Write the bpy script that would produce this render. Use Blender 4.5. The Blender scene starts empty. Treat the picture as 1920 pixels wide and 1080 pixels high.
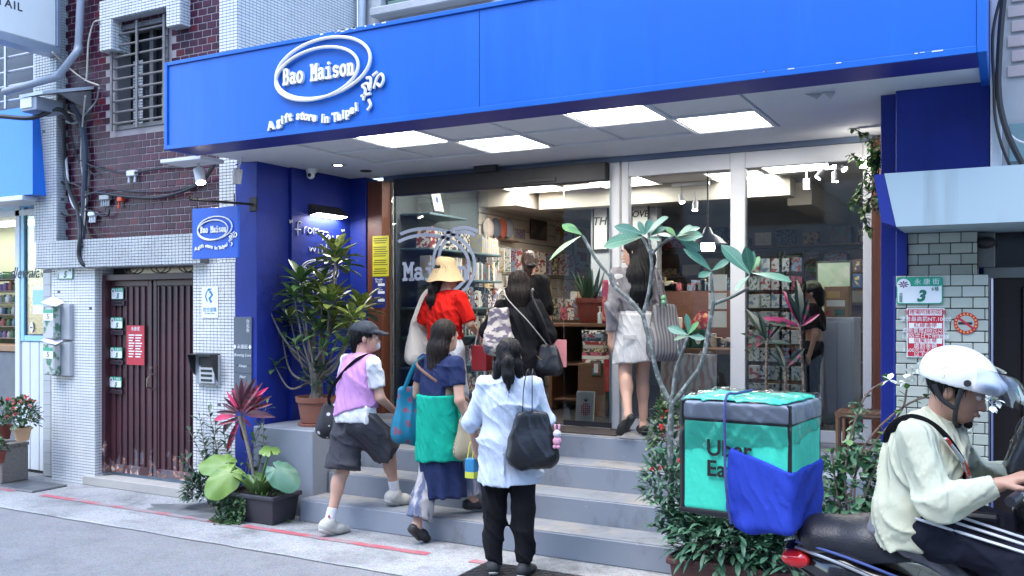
import bpy, bmesh, math, random
import numpy as np
from mathutils import Vector, Matrix, noise as mnoise
R = math.radians
random.seed(7)
scene = bpy.context.scene
COL = scene.collection

# ---------------------------------------------------------------- camera, sky, sun, exposure
EYE = 1.72; FPX = 1710.0; YAW = 28.5; HORIZON = 580.0
cam_data = bpy.data.cameras.new('camera'); cam = bpy.data.objects.new('camera', cam_data); COL.objects.link(cam)
cam.location = (0, 0, EYE); cam.rotation_euler = (R(90), 0, R(YAW))
cam_data.sensor_width = 36; cam_data.lens = FPX / 1920 * 36; cam_data.shift_y = (HORIZON - 540) / 1920
cam_data.clip_start = 0.05; cam_data.clip_end = 500
scene.camera = cam
world = bpy.data.worlds.new('World'); scene.world = world; world.use_nodes = True
_nt = world.node_tree; _bg = _nt.nodes['Background']
_sky = _nt.nodes.new('ShaderNodeTexSky'); _sky.sky_type = 'NISHITA'; _sky.sun_disc = False
SUN_EL, SUN_AZ = 62, 200          # high and hazy, from behind the camera
_sky.sun_elevation = R(SUN_EL); _sky.sun_rotation = R(SUN_AZ)
_sky.air_density = 1.0; _sky.dust_density = .6; _sky.ozone_density = 2.5
_nt.links.new(_sky.outputs[0], _bg.inputs[0]); _bg.inputs[1].default_value = 0.15
_sl = bpy.data.lights.new('sun', 'SUN'); _sl.energy = .6; _sl.angle = R(40); _sl.color = (1.0, .99, .97)
sun = bpy.data.objects.new('sun', _sl); COL.objects.link(sun)
_d = Vector((math.sin(R(SUN_AZ)) * math.cos(R(SUN_EL)), math.cos(R(SUN_AZ)) * math.cos(R(SUN_EL)), math.sin(R(SUN_EL))))
sun.rotation_euler = (-_d).to_track_quat('-Z', 'Y').to_euler(); sun.location = _d * 30
vs = scene.view_settings; vs.view_transform = 'Standard'; vs.look = 'None'; vs.exposure = 2.35; vs.gamma = 1
vs.use_curve_mapping = False
scene.cycles.max_bounces = 8; scene.cycles.transparent_max_bounces = 16; scene.cycles.caustics_reflective = False
scene.cycles.caustics_refractive = False; scene.cycles.sample_clamp_indirect = 6; scene.cycles.use_denoising = True

# where a picture point lies in the street: on a plane of constant depth Y, or at a height z
_cs, _sn = math.cos(R(YAW)), math.sin(R(YAW))
def ray(x, y):
    u = (x - 960) / FPX; v = (HORIZON - y) / FPX
    return (-_sn + _cs * u, _cs + _sn * u, v)
def P(x, y, Y):
    d = ray(x, y); t = Y / d[1]; return Vector((d[0] * t, Y, EYE + d[2] * t))
def PX(x, y, X):
    d = ray(x, y); t = X / d[0]; return Vector((X, d[1] * t, EYE + d[2] * t))
def G(x, y, z=0.0):
    d = ray(x, y); t = (z - EYE) / d[2]; return Vector((d[0] * t, d[1] * t, z))

# ---------------------------------------------------------------- materials
def lin(h):
    h = h.lstrip('#'); c = [int(h[i:i + 2], 16) / 255 for i in (0, 2, 4)]
    return tuple(x / 12.92 if x <= .04045 else ((x + .055) / 1.055) ** 2.4 for x in c)
_M = {}
def mat(name, col, rough=.6, metal=0, var=.12, scale=6, bump=0, bscale=60, spec=.5, stretch=None, emit=0, trans=None, coat=0):
    """plain surface with cloudy colour variation and fine relief"""
    if name in _M: return _M[name]
    if isinstance(col, str): col = lin(col)
    m = bpy.data.materials.new(name); m.use_nodes = True; nt = m.node_tree; N = nt.nodes; L = nt.links
    b = N['Principled BSDF']; b.inputs['Roughness'].default_value = rough; b.inputs['Metallic'].default_value = metal
    b.inputs['Specular IOR Level'].default_value = spec
    if coat: b.inputs['Coat Weight'].default_value = coat
    b.inputs['Base Color'].default_value = (*col, 1)
    tc = N.new('ShaderNodeTexCoord'); src = tc.outputs['Object']
    if stretch:
        mp = N.new('ShaderNodeMapping'); mp.inputs['Scale'].default_value = stretch
        L.new(src, mp.inputs[0]); src = mp.outputs[0]
    if var:
        n = N.new('ShaderNodeTexNoise'); n.inputs['Scale'].default_value = scale; n.inputs['Detail'].default_value = 6
        n.inputs['Roughness'].default_value = .65
        L.new(src, n.inputs['Vector'])
        mx = N.new('ShaderNodeMix'); mx.data_type = 'RGBA'
        mx.inputs['A'].default_value = (*[c * (1 - var * 1.6) for c in col], 1)
        mx.inputs['B'].default_value = (*[min(1, c * (1 + var * 1.6)) for c in col], 1)
        L.new(n.outputs['Fac'], mx.inputs['Factor']); L.new(mx.outputs['Result'], b.inputs['Base Color'])
    if bump:
        n2 = N.new('ShaderNodeTexNoise'); n2.inputs['Scale'].default_value = bscale; n2.inputs['Detail'].default_value = 4
        L.new(src, n2.inputs['Vector'])
        bp = N.new('ShaderNodeBump'); bp.inputs['Strength'].default_value = bump; bp.inputs['Distance'].default_value = .02
        L.new(n2.outputs['Fac'], bp.inputs['Height']); L.new(bp.outputs[0], b.inputs['Normal'])
    if emit:
        b.inputs['Emission Color'].default_value = (*col, 1); b.inputs['Emission Strength'].default_value = emit
    _M[name] = m; return m
def nodes(m): return m.node_tree.nodes, m.node_tree.links, m.node_tree.nodes['Principled BSDF']
def mix2(name, c1, c2, scale, lo=.45, hi=.55, rough=.6, bump=.0, stretch=None, metal=0, detail=5, tex='noise', var=.1):
    """two colours in patches: wear, peeling paint, leaf variegation, prints"""
    if name in _M: return _M[name]
    m = mat(name, c1, rough, metal, var=0); N, L, b = nodes(m)
    c1 = lin(c1) if isinstance(c1, str) else c1; c2 = lin(c2) if isinstance(c2, str) else c2
    tc = N.new('ShaderNodeTexCoord'); mp = N.new('ShaderNodeMapping'); mp.inputs['Scale'].default_value = stretch or (1, 1, 1)
    L.new(tc.outputs['Object'], mp.inputs[0])
    if tex == 'noise':
        n = N.new('ShaderNodeTexNoise'); n.inputs['Detail'].default_value = detail; o = n.outputs['Fac']
    elif tex == 'voronoi':
        n = N.new('ShaderNodeTexVoronoi'); o = n.outputs['Distance']
    elif tex == 'checker':
        n = N.new('ShaderNodeTexChecker'); o = n.outputs['Fac']
    else:
        n = N.new('ShaderNodeTexWave'); n.inputs['Distortion'].default_value = detail; o = n.outputs['Fac']
        n.inputs['Detail'].default_value = 2
    n.inputs['Scale'].default_value = scale; L.new(mp.outputs[0], n.inputs['Vector'])
    r = N.new('ShaderNodeValToRGB'); r.color_ramp.elements[0].position = lo; r.color_ramp.elements[1].position = hi
    r.color_ramp.elements[0].color = (*c1, 1); r.color_ramp.elements[1].color = (*c2, 1)
    L.new(o, r.inputs[0]); L.new(r.outputs[0], b.inputs['Base Color'])
    if bump:
        bp = N.new('ShaderNodeBump'); bp.inputs['Strength'].default_value = bump; bp.inputs['Distance'].default_value = .01
        L.new(o, bp.inputs['Height']); L.new(bp.outputs[0], b.inputs['Normal'])
    return m
def emat(name, col, s):
    if name in _M: return _M[name]
    m = mat(name, col, var=0); N, L, b = nodes(m)
    b.inputs['Emission Color'].default_value = (*(lin(col) if isinstance(col, str) else col), 1); b.inputs['Emission Strength'].default_value = s
    return m
def glassmat(name, tint=(.93, .96, .95), refl=1.0, rough=.0):
    if name in _M: return _M[name]
    m = bpy.data.materials.new(name); m.use_nodes = True; N = m.node_tree.nodes; L = m.node_tree.links
    N.remove(N['Principled BSDF']); out = N['Material Output']
    tr = N.new('ShaderNodeBsdfTransparent'); tr.inputs[0].default_value = (*tint, 1)
    gl = N.new('ShaderNodeBsdfGlossy'); gl.inputs['Roughness'].default_value = rough
    fr = N.new('ShaderNodeFresnel'); fr.inputs[0].default_value = 1.45
    mu = N.new('ShaderNodeMath'); mu.operation = 'MULTIPLY'; mu.inputs[1].default_value = refl; mu.use_clamp = True
    mx = N.new('ShaderNodeMixShader')
    L.new(fr.outputs[0], mu.inputs[0]); L.new(mu.outputs[0], mx.inputs[0]); L.new(tr.outputs[0], mx.inputs[1]); L.new(gl.outputs[0], mx.inputs[2])
    L.new(mx.outputs[0], out.inputs[0]); _M[name] = m; return m

def grime(m, col, scale, lo, hi, amt, stretch=(1, 1, 1), detail=8):
    """dirt, stains and runs of their own shape over a surface's colour"""
    N, L, b = nodes(m); i = b.inputs['Base Color']; tc = N.new('ShaderNodeTexCoord'); mp = N.new('ShaderNodeMapping'); mp.inputs['Scale'].default_value = stretch
    n = N.new('ShaderNodeTexNoise'); n.inputs['Scale'].default_value = scale; n.inputs['Detail'].default_value = detail; n.inputs['Roughness'].default_value = .7
    L.new(tc.outputs['Object'], mp.inputs[0]); L.new(mp.outputs[0], n.inputs['Vector'])
    r = N.new('ShaderNodeMapRange'); r.inputs['From Min'].default_value = lo; r.inputs['From Max'].default_value = hi; r.inputs['To Max'].default_value = amt; L.new(n.outputs['Fac'], r.inputs['Value'])
    mx = N.new('ShaderNodeMix'); mx.data_type = 'RGBA'; mx.inputs['B'].default_value = (*(lin(col) if isinstance(col, str) else col), 1); L.new(r.outputs[0], mx.inputs['Factor'])
    if i.links: L.new(i.links[0].from_socket, mx.inputs['A'])
    else: mx.inputs['A'].default_value = i.default_value
    L.new(mx.outputs['Result'], i); return m
# ---------------------------------------------------------------- objects
W = {}          # world translation of every object built
def tag(o, label, cat, group=None, kind=None):
    if label: o['label'] = label
    if cat: o['category'] = cat
    if group: o['group'] = group
    if kind: o['kind'] = kind
    return o
def thing(name, label, cat, loc=(0, 0, 0), group=None, kind=None):
    o = bpy.data.objects.new(name, None); COL.objects.link(o); o.empty_display_size = .1
    o.location = loc; W[o.name] = Vector(loc); return tag(o, label, cat, group, kind)
def link(me, name, parent=None, at=(0, 0, 0), label=None, cat=None, group=None, kind=None, rot=None):
    o = bpy.data.objects.new(name, me); COL.objects.link(o); at = Vector(at); W[o.name] = at
    if parent: o.parent = parent; o.location = at - W[parent.name]
    else: o.location = at
    if rot is not None: o.rotation_euler = rot
    return tag(o, label, cat, group, kind)

class MB:
    """collects shapes in world coordinates into one mesh"""
    def __init__(s, T=None): s.v = []; s.f = []; s.T = T
    def add(s, vs, fs):
        b = len(s.v)
        if s.T is not None: vs = [s.T @ Vector(v) for v in vs]
        s.v += [tuple(v) for v in vs]; s.f += [tuple(i + b for i in f) for f in fs]; return s
    def box(s, a, b, c=0.0):
        x0, x1 = sorted((a[0], b[0])); y0, y1 = sorted((a[1], b[1])); z0, z1 = sorted((a[2], b[2]))
        c = min(c, .49 * (x1 - x0), .49 * (y1 - y0), .49 * (z1 - z0))
        if c <= 0:
            vs = [(x, y, z) for x in (x0, x1) for y in (y0, y1) for z in (z0, z1)]
            return s.add(vs, [(0, 1, 3, 2), (4, 6, 7, 5), (0, 4, 5, 1), (2, 3, 7, 6), (0, 2, 6, 4), (1, 5, 7, 3)])
        vs = []; idx = {}
        for i in (0, 1):
            for j in (0, 1):
                for k in (0, 1):
                    p = [(x0, x1)[i], (y0, y1)[j], (z0, z1)[k]]
                    for ax in range(3):
                        q = [p[n] + (c if (i, j, k)[n] == 0 else -c) for n in range(3)]; q[ax] = p[ax]
                        idx[i, j, k, ax] = len(vs); vs.append(tuple(q))
        fs = []
        for ax in range(3):
            o = [n for n in range(3) if n != ax]
            for e in (0, 1):
                q = []
                for (a1, b1) in ((0, 0), (1, 0), (1, 1), (0, 1)):
                    t = [0, 0, 0]; t[ax] = e; t[o[0]] = a1; t[o[1]] = b1; q.append(idx[t[0], t[1], t[2], ax])
                fs.append(tuple(q))
            for (a1, b1) in ((0, 0), (1, 0), (1, 1), (0, 1)):      # edges along ax
                t0 = [0, 0, 0]; t1 = [0, 0, 0]; t0[ax] = 0; t1[ax] = 1
                t0[o[0]] = t1[o[0]] = a1; t0[o[1]] = t1[o[1]] = b1
                fs.append((idx[(*t0, o[0])], idx[(*t1, o[0])], idx[(*t1, o[1])], idx[(*t0, o[1])]))
        for i in (0, 1):
            for j in (0, 1):
                for k in (0, 1): fs.append((idx[i, j, k, 0], idx[i, j, k, 1], idx[i, j, k, 2]))
        return s.add(vs, fs)
    def prism(s, poly, y0, y1, ax='Y'):
        """outline (a, b) pushed between y0 and y1: Y-> (x, z), X-> (y, z), Z-> (x, y)"""
        n = len(poly); mk = {'Y': lambda p, d: (p[0], d, p[1]), 'X': lambda p, d: (d, p[0], p[1]), 'Z': lambda p, d: (p[0], p[1], d)}[ax]
        vs = [mk(p, y0) for p in poly] + [mk(p, y1) for p in poly]
        return s.add(vs, [tuple(range(n)), tuple(range(2 * n - 1, n - 1, -1))] + [(i, i + n, (i + 1) % n + n, (i + 1) % n) for i in range(n)])
    def tube(s, pts, r, n=8, closed=False, cap=True, flat=1.0, up=None):
        pts = [Vector(p) for p in pts]; m = len(pts)
        rr = r if isinstance(r, (list, tuple)) else [r] * m
        vs = []; prev = None
        for i, p in enumerate(pts):
            if closed: d = pts[(i + 1) % m] - pts[i - 1]
            else: d = pts[min(i + 1, m - 1)] - pts[max(i - 1, 0)]
            if d.length < 1e-9: d = Vector((0, 0, 1))
            d.normalize()
            if prev is None:
                ref = Vector(up) if up else (Vector((0, 0, 1)) if abs(d.z) < .9 else Vector((1, 0, 0)))
                a = d.cross(ref).normalized()
            else:
                a = (prev - d * prev.dot(d)); a = a.normalized() if a.length > 1e-6 else d.orthogonal().normalized()
            prev = a; b = d.cross(a)
            for k in range(n):
                t = 2 * math.pi * k / n
                vs.append(p + (a * math.cos(t) + b * math.sin(t) * flat) * rr[i])
        fs = []
        for i in range(m if closed else m - 1):
            j = (i + 1) % m
            for k in range(n): fs.append((i * n + k, i * n + (k + 1) % n, j * n + (k + 1) % n, j * n + k))
        if cap and not closed: fs += [tuple(range(n - 1, -1, -1)), tuple(range((m - 1) * n, m * n))]
        return s.add(vs, fs)
    def lathe(s, prof, c, n=20, sq=(1, 1), wave=None):
        vs = []; m = len(prof)
        for (r, z) in prof:
            for k in range(n):
                t = 2 * math.pi * k / n
                w = wave(t, z) if wave else 1
                vs.append((c[0] + r * w * math.cos(t) * sq[0], c[1] + r * w * math.sin(t) * sq[1], c[2] + z))
        fs = [(i * n + k, i * n + (k + 1) % n, (i + 1) * n + (k + 1) % n, (i + 1) * n + k) for i in range(m - 1) for k in range(n)]
        fs += [tuple(range(n - 1, -1, -1)), tuple(range((m - 1) * n, m * n))]
        return s.add(vs, fs)
    def ball(s, c, r, n=12, m=8):
        if not isinstance(r, (tuple, list)): r = (r, r, r)
        return s.add(*_ball(c, r, n, m))
    def quad(s, *p): return s.add(p, [(0, 1, 2, 3)])
    def leaf(s, base, d, L, w, droop=.3, fold=.25, n=5, up=(0, 0, 1), wave=0, tip=.55):
        """one leaf: folded along the midrib, drooping; tip = where it is widest"""
        d = Vector(d).normalized(); up = Vector(up)
        side = d.cross(up)
        if side.length < 1e-3: side = d.orthogonal()
        side.normalize(); nrm = side.cross(d).normalized(); base = Vector(base)
        vs = []
        for i in range(n + 1):
            t = i / n
            c = base + d * (L * t * (1 - .25 * droop * t)) - Vector((0, 0, 1)) * (droop * L * t * t * .6)
            ww = w * .5 * (math.sin(math.pi * min(1, t ** (math.log(.5) / math.log(tip)))) ** .75 if 0 < t < 1 else .03)
            o = nrm * (ww * fold) + (nrm * wave * w * math.sin(t * 11) if wave else Vector())
            vs += [c - side * ww + o, c, c + side * ww + o]
        fs = []
        for i in range(n):
            a = 3 * i
            fs += [(a, a + 1, a + 4, a + 3), (a + 1, a + 2, a + 5, a + 4)]
        return s.add(vs, fs)
    def mesh(s, name, m=None, smooth=False, norm=True):
        me = bpy.data.meshes.new(name); me.from_pydata([tuple(v) for v in s.v], [], s.f)
        if norm:
            bm = bmesh.new(); bm.from_mesh(me); bmesh.ops.recalc_face_normals(bm, faces=bm.faces); bm.to_mesh(me); bm.free()
        if m: me.materials.append(m)
        if smooth:
            me.polygons.foreach_set('use_smooth', [True] * len(me.polygons))
            if smooth != 'all':
                try: me.set_sharp_from_angle(angle=R(40))
                except Exception: pass
        return me
    def build(s, name, m, parent=None, smooth=False, label=None, cat=None, group=None, kind=None, norm=True):
        return link(s.mesh(name, m, smooth, norm), name, parent, (0, 0, 0), label, cat, group, kind)
def _ball(c, r, n, m):
    vs = [(c[0], c[1], c[2] - r[2])]
    for i in range(1, m):
        a = math.pi * i / m - math.pi / 2
        for k in range(n):
            t = 2 * math.pi * k / n
            vs.append((c[0] + r[0] * math.cos(a) * math.cos(t), c[1] + r[1] * math.cos(a) * math.sin(t), c[2] + r[2] * math.sin(a)))
    vs.append((c[0], c[1], c[2] + r[2])); fs = []
    for k in range(n):
        fs.append((0, 1 + (k + 1) % n, 1 + k)); e = 1 + (m - 2) * n
        fs.append((e + k, e + (k + 1) % n, len(vs) - 1))
    for i in range(m - 2):
        for k in range(n):
            a = 1 + i * n; fs.append((a + k, a + (k + 1) % n, a + n + (k + 1) % n, a + n + k))
    return vs, fs
def cr(pts, n=8):
    """smooth curve through points"""
    p = [Vector(q) for q in pts]; p = [p[0] * 2 - p[1]] + p + [p[-1] * 2 - p[-2]]; out = []
    for i in range(1, len(p) - 2):
        for k in range(n):
            t = k / n; a, b, c, d = p[i - 1:i + 3]
            out.append(.5 * ((2 * b) + (c - a) * t + (2 * a - 5 * b + 4 * c - d) * t * t + (3 * b - a - 3 * c + d) * t ** 3))
    return out + [p[-2]]
def copy_tree(o, loc=None, rotz=None, parent=None, scale=None):
    c = o.copy(); COL.objects.link(c)
    if parent: c.parent = parent
    if loc is not None: c.location = loc
    if rotz is not None: c.rotation_euler = (o.rotation_euler[0], o.rotation_euler[1], rotz)
    if scale: c.scale = (scale,) * 3
    for ch in [x for x in bpy.data.objects if x.parent == o]: copy_tree(ch, parent=c)
    return c
_fontcache = {}
def text_verts(body, size, depth=0.0, align='CENTER', bold=0.0, shear=0.0, space=1.0):
    cu = bpy.data.curves.new('lettering', 'FONT'); cu.body = body; cu.size = size; cu.align_x = align; cu.align_y = 'CENTER'
    cu.extrude = depth; cu.offset = bold; cu.shear = shear; cu.space_character = space; cu.resolution_u = 3
    o = bpy.data.objects.new('lettering', cu); COL.objects.link(o)
    dg = bpy.context.evaluated_depsgraph_get(); me = bpy.data.meshes.new_from_object(o.evaluated_get(dg))
    vs = [v.co.copy() for v in me.vertices]; fs = [tuple(p.vertices) for p in me.polygons]
    bpy.data.objects.remove(o); bpy.data.curves.remove(cu); bpy.data.meshes.remove(me)
    return vs, fs
def face_T(origin, right=(1, 0, 0), up=(0, 0, 1)):
    """matrix that lays local x, y on a wall: local z points out of it"""
    r = Vector(right).normalized(); u = Vector(up).normalized(); n = r.cross(u)
    return Matrix(((r.x, u.x, n.x, origin[0]), (r.y, u.y, n.y, origin[1]), (r.z, u.z, n.z, origin[2]), (0, 0, 0, 1)))
def lettering(lines, T, m, parent, name='lettering', depth=.0006):
    """lines: (text, x, y, size[, align]) on a wall plane, each line a part"""
    for l in lines:
        mb = MB(T)
        vs, fs = text_verts(l[0], l[3], depth, l[4] if len(l) > 4 else 'CENTER', *(l[5:]))
        mb.add([v + Vector((l[1], l[2], 0)) for v in vs], fs); mb.build(name, m, parent, norm=False)
# ---------------------------------------------------------------- ground
asphalt = mat('asphalt', (.175, .185, .205), .85, var=.16, scale=3, bump=.35, bscale=180)
def speckle(m, scale, amt):
    N, L, b = nodes(m); src = b.inputs['Base Color'].links[0].from_socket
    n = N.new('ShaderNodeTexVoronoi'); n.inputs['Scale'].default_value = scale
    tc = N.new('ShaderNodeTexCoord'); L.new(tc.outputs['Object'], n.inputs['Vector'])
    mx = N.new('ShaderNodeMix'); mx.data_type = 'RGBA'; mx.blend_type = 'OVERLAY'; mx.inputs['Factor'].default_value = amt
    L.new(src, mx.inputs['A']); L.new(n.outputs['Color'], mx.inputs['B'])
    hs = N.new('ShaderNodeHueSaturation'); hs.inputs['Saturation'].default_value = .35
    L.new(mx.outputs['Result'], hs.inputs['Color']); L.new(hs.outputs[0], b.inputs['Base Color'])
speckle(asphalt, 120, .4); grime(asphalt, (.09, .095, .105), 1.1, .52, .75, .6); grime(asphalt, (.3, .31, .33), 60, .6, .78, .25)
concrete = mix2('pavement_concrete', (.28, .295, .31), (.18, .19, .2), 1.6, .42, .68, .85, bump=.1, detail=9)
def add_bump(m, scale, strength, dist=.004):
    N, L, b = nodes(m); tc = N.new('ShaderNodeTexCoord'); n = N.new('ShaderNodeTexNoise'); n.inputs['Scale'].default_value = scale
    n.inputs['Detail'].default_value = 6; L.new(tc.outputs['Object'], n.inputs['Vector'])
    bp = N.new('ShaderNodeBump'); bp.inputs['Strength'].default_value = strength; bp.inputs['Distance'].default_value = dist
    L.new(n.outputs['Fac'], bp.inputs['Height']); L.new(bp.outputs[0], b.inputs['Normal'])
add_bump(concrete, 90, .5)
speckle(concrete, 110, .45); grime(concrete, (.10, .105, .105), 2.6, .52, .7, .75); grime(concrete, (.42, .43, .44), 7, .58, .74, .3); grime(concrete, (.06, .055, .05), 30, .68, .74, .8)
mb = MB(); n = 60
mb.quad((-60, -60, -.012), (60, -60, -.012), (60, 60, -.012), (-60, 60, -.012)).build('road', asphalt, kind='structure')
# concrete gutter strip with a ragged asphalt edge
mb = MB(); vs = []; N_ = 160
for i in range(N_ + 1):
    x = -14 + 22 * i / N_
    e = 4.86 + .02 * mnoise.noise((x * 2.1, 0, 3)) + .012 * mnoise.noise((x * 9, 1, 3))
    vs += [(x, e, -.006), (x, e + .03, 0), (x, 5.95, 0)]
fs = []
for i in range(N_):
    a = 3 * i; fs += [(a, a + 3, a + 4, a + 1), (a + 1, a + 4, a + 5, a + 2)]
mb.add(vs, fs).build('pavement', concrete, kind='structure')
redpaint = mix2('worn_red_paint', '#ad5a63', '#8f8a8c', 4, .42, .62, .8, bump=.1, detail=10)
add_bump(redpaint, 90, .5)
def red_line(x0, x1):
    vs = []; n = max(4, int((x1 - x0) * 14))
    for i in range(n + 1):
        x = x0 + (x1 - x0) * i / n
        vs += [(x, 5.305 + .012 * mnoise.noise((x * 5, 7, 0)) + .006 * mnoise.noise((x * 21, 7, 0)), .004),
               (x, 5.378 + .016 * mnoise.noise((x * 4, 9, 0)) + .006 * mnoise.noise((x * 17, 9, 0)), .004)]
    MB().add(vs, [(2 * i, 2 * i + 2, 2 * i + 3, 2 * i + 1) for i in range(n)]).build('red_kerb_line', redpaint, kind='structure')
red_line(-7.85, -3.57); red_line(-10.5, -8.25); red_line(-3.22, -2.98)
damp = mix2('damp_patch', (.13, .14, .145), (.24, .25, .255), 3, .4, .65, .6, detail=8)
vs = [(-6.05 + .55 * math.cos(t) * (1 + .25 * mnoise.noise((math.cos(t) * 2, math.sin(t) * 2, 1))), 5.52 + .2 * math.sin(t), .0025) for t in [k * math.pi / 16 for k in range(32)]]
MB().add(vs, [tuple(range(32))]).build('pavement_stain', damp, kind='structure')
# drain grating at the left
steel = mat('galvanised_steel', (.30, .31, .33), .5, .8, var=.2, scale=9)
dark = mat('dark_gap', (.01, .01, .012), .9, var=0)
dg = thing('drain_grating', 'grey steel drain grating in the pavement beside the end of the long red line', 'grating', (-8.3, 5.5, 0))
a, b = (-8.9, 5.36), (-8.02, 5.72)
MB().box((a[0], a[1], .0), (b[0], b[1], .003)).build('drain_pit', dark, dg)
mb = MB(); mb.box((a[0], a[1], .004), (b[0], a[1] + .015, .02)); mb.box((a[0], b[1] - .015, .004), (b[0], b[1], .02))
mb.build('frame', steel, dg)
bar = MB().box((0, -.006, 0), (b[0] - a[0], .006, .014)).mesh('bar', steel)
for k in range(14): link(bar, 'bar', dg, (a[0], a[1] + .025 + k * .0245, .004))
# chequered cover plate in front of the steps
chq = mat('chequer_plate_black', (.025, .026, .03), .55, .3, var=.25, scale=8)
cp = thing('cover_plate', 'black chequered rubber cover plate in front of the grey steps', 'cover plate', (-2.5, 5.2, 0))
MB().box((-3.1, 4.93, .0), (-2.25, 5.36, .012), .004).build('plate', chq, cp)
rib = MB().box((-.022, -.005, 0), (.022, .005, .004), .002).mesh('rib', chq); k = 0
for i in range(20):
    for j in range(10):
        o = link(rib, 'rib', cp, (-3.07 + i * .0415, 4.955 + j * .042, .012), rot=(0, 0, R(45 if (i + j) % 2 else -45)))
# ---------------------------------------------------------------- left neighbour: purple tile house
grout = mat('pale_grout', (.30, .27, .28), .9, var=.15, scale=20)
house = thing('tiled_house', 'house clad in dark purple brick tiles and small white mosaic, with double door', 'house', (-7.2, 6.2, 0))
BY = 5.955                       # face of the purple tiles
win = (P(218, 60, BY).x, P(318, 60, BY).x, P(218, 246, BY).z, P(218, 52, BY).z)
bx0, bx1 = -8.32, -6.15
LZ0, LZ1 = 2.13, 2.40            # lintel over the door
# grout bed with an opening for the window
mb = MB(); g = BY - .008
mb.box((bx0, g, LZ1 - .1), (win[0], g + .14, 5.6)); mb.box((win[1], g, LZ1 - .1), (bx1, g + .14, 5.6))
mb.box((win[0], g, LZ1 - .1), (win[1], g + .14, win[2])); mb.box((win[0], g, win[3]), (win[1], g + .14, 5.6))
mb.build('wall', grout, house)
ptile = [mat('purple_tile_%d' % i, c, .36, var=.22, scale=14, spec=.22, bump=.06, bscale=25) for i, c in enumerate(('#40182c', '#371526', '#4a1d33', '#551f2a'))]
tm = [MB().box((-.0525, -.014, -.0285), (.0525, 0.012, .0285), .003).mesh('tile', m) for m in ptile]
half = [MB().box((-.0235, -.014, -.0285), (.0235, 0.012, .0285), .003).mesh('tile', m) for m in ptile]
cnt = 0; rest = [MB() for _ in ptile]; cells = []
row = 0; z = LZ1 + .03
while z < 5.5:
    x = bx0 + (.0 if row % 2 else .0575)
    while x < bx1 + .02:
        if not (win[0] - .08 < x < win[1] + .05 and win[2] - .03 < z < win[3] + .03): cells.append((x, z))
        x += .1145
    z += .0665; row += 1
vis = [c for c in cells if c[0] > P(160, 0, BY).x - .05 and c[1] < P(160, 0, BY).z + .05]
vis.sort(key=lambda c: -c[0])
inview = set(vis[:300])
for c in cells:
    k = random.choices(range(4), (5, 4, 3, .7))[0]
    dx, dz = random.uniform(-.001, .001), random.uniform(-.001, .001)
    if c in inview:
        link(tm[k], 'tile', house, (c[0] + dx, BY + random.uniform(0, .002), c[1] + dz), rot=(random.uniform(-.008, .008), 0, random.uniform(-.008, .008)))
    else:
        rest[k].box((c[0] - .0525, BY - .013 + random.uniform(0, .002), c[1] - .0285), (c[0] + .0525, BY + .012, c[1] + .0285))
for k, r_ in enumerate(rest):
    if r_.v: r_.build('wall_tiles', ptile[k], house, kind='stuff')
# white mosaic: thousands of thumb-sized tiles, joined as real relief on a dark bed
mosaic_m = [mat('mosaic_white', (.70, .71, .71), .3, var=.12, scale=5), mat('mosaic_stained', (.46, .48, .49), .4, var=.25, scale=4)]
joint = mat('mosaic_joint', (.13, .13, .145), .9, var=.2, scale=20)
def mosaic(parent, lo, hi, plane, face=1, name='mosaic', w=.045, h=.0275, m=0, skip=.0, bed=True, sgn=-1):
    """tiles on plane 'Y' (lo, hi = (x, z)) facing -Y, or 'X' (lo, hi = (y, z)) facing sgn X, or 'Z' under/over"""
    mb = MB(); a = lo[0]
    nx = max(1, round((hi[0] - lo[0]) / w)); nz = max(1, round((hi[1] - lo[1]) / h)); w_ = (hi[0] - lo[0]) / nx; h_ = (hi[1] - lo[1]) / nz
    e = .0022
    for i in range(nx):
        for j in range(nz):
            if skip and random.random() < skip: continue
            x0, x1 = lo[0] + i * w_ + e, lo[0] + (i + 1) * w_ - e; z0, z1 = lo[1] + j * h_ + e, lo[1] + (j + 1) * h_ - e
            d = .004 + random.uniform(0, .0012); q = .0012
            o = [(x0, z0), (x1, z0), (x1, z1), (x0, z1)]; t = [(x0 + q, z0 + q), (x1 - q, z0 + q), (x1 - q, z1 - q), (x0 + q, z1 - q)]
            if plane == 'Y': vs = [(p[0], face, p[1]) for p in o] + [(p[0], face - d, p[1]) for p in t]
            elif plane == 'X': vs = [(face, p[0], p[1]) for p in o] + [(face + sgn * d, p[0], p[1]) for p in t]
            else: vs = [(p[0], p[1], face) for p in o] + [(p[0], p[1], face + sgn * d) for p in t]
            mb.add(vs, [(4, 5, 6, 7), (0, 1, 5, 4), (1, 2, 6, 5), (2, 3, 7, 6), (3, 0, 4, 7)])
    return mb.build(name, mosaic_m[m], parent, kind='stuff', norm=True)
def mosaic_block(parent, a, b, faces='YR', m=0, name='pillar', skip=.0007):
    MB().box(a, b).build(name, joint, parent)
    if 'Y' in faces: mosaic(parent, (a[0], a[2]), (b[0], b[2]), 'Y', a[1], m=m, skip=skip)
    if 'R' in faces: mosaic(parent, (a[1], a[2]), (b[1], b[2]), 'X', b[0], m=m, sgn=1, skip=skip)
    if 'B' in faces: mosaic(parent, (a[0], a[1]), (b[0], b[1]), 'Z', a[2], m=1, sgn=-1, h=.045)
DX0, DX1 = -7.82, -6.475         # door opening
mosaic_block(house, (-8.48, 5.88, 0), (DX0, 6.3, LZ0), 'YR', name='door_pier')
mosaic_block(house, (DX1, 5.88, 0), (-5.955, 6.3, LZ0), 'Y', name='door_pier')
mosaic_block(house, (-8.62, 5.80, LZ0), (-6.30, 6.1, LZ1), 'YB', m=1, name='lintel')
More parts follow.
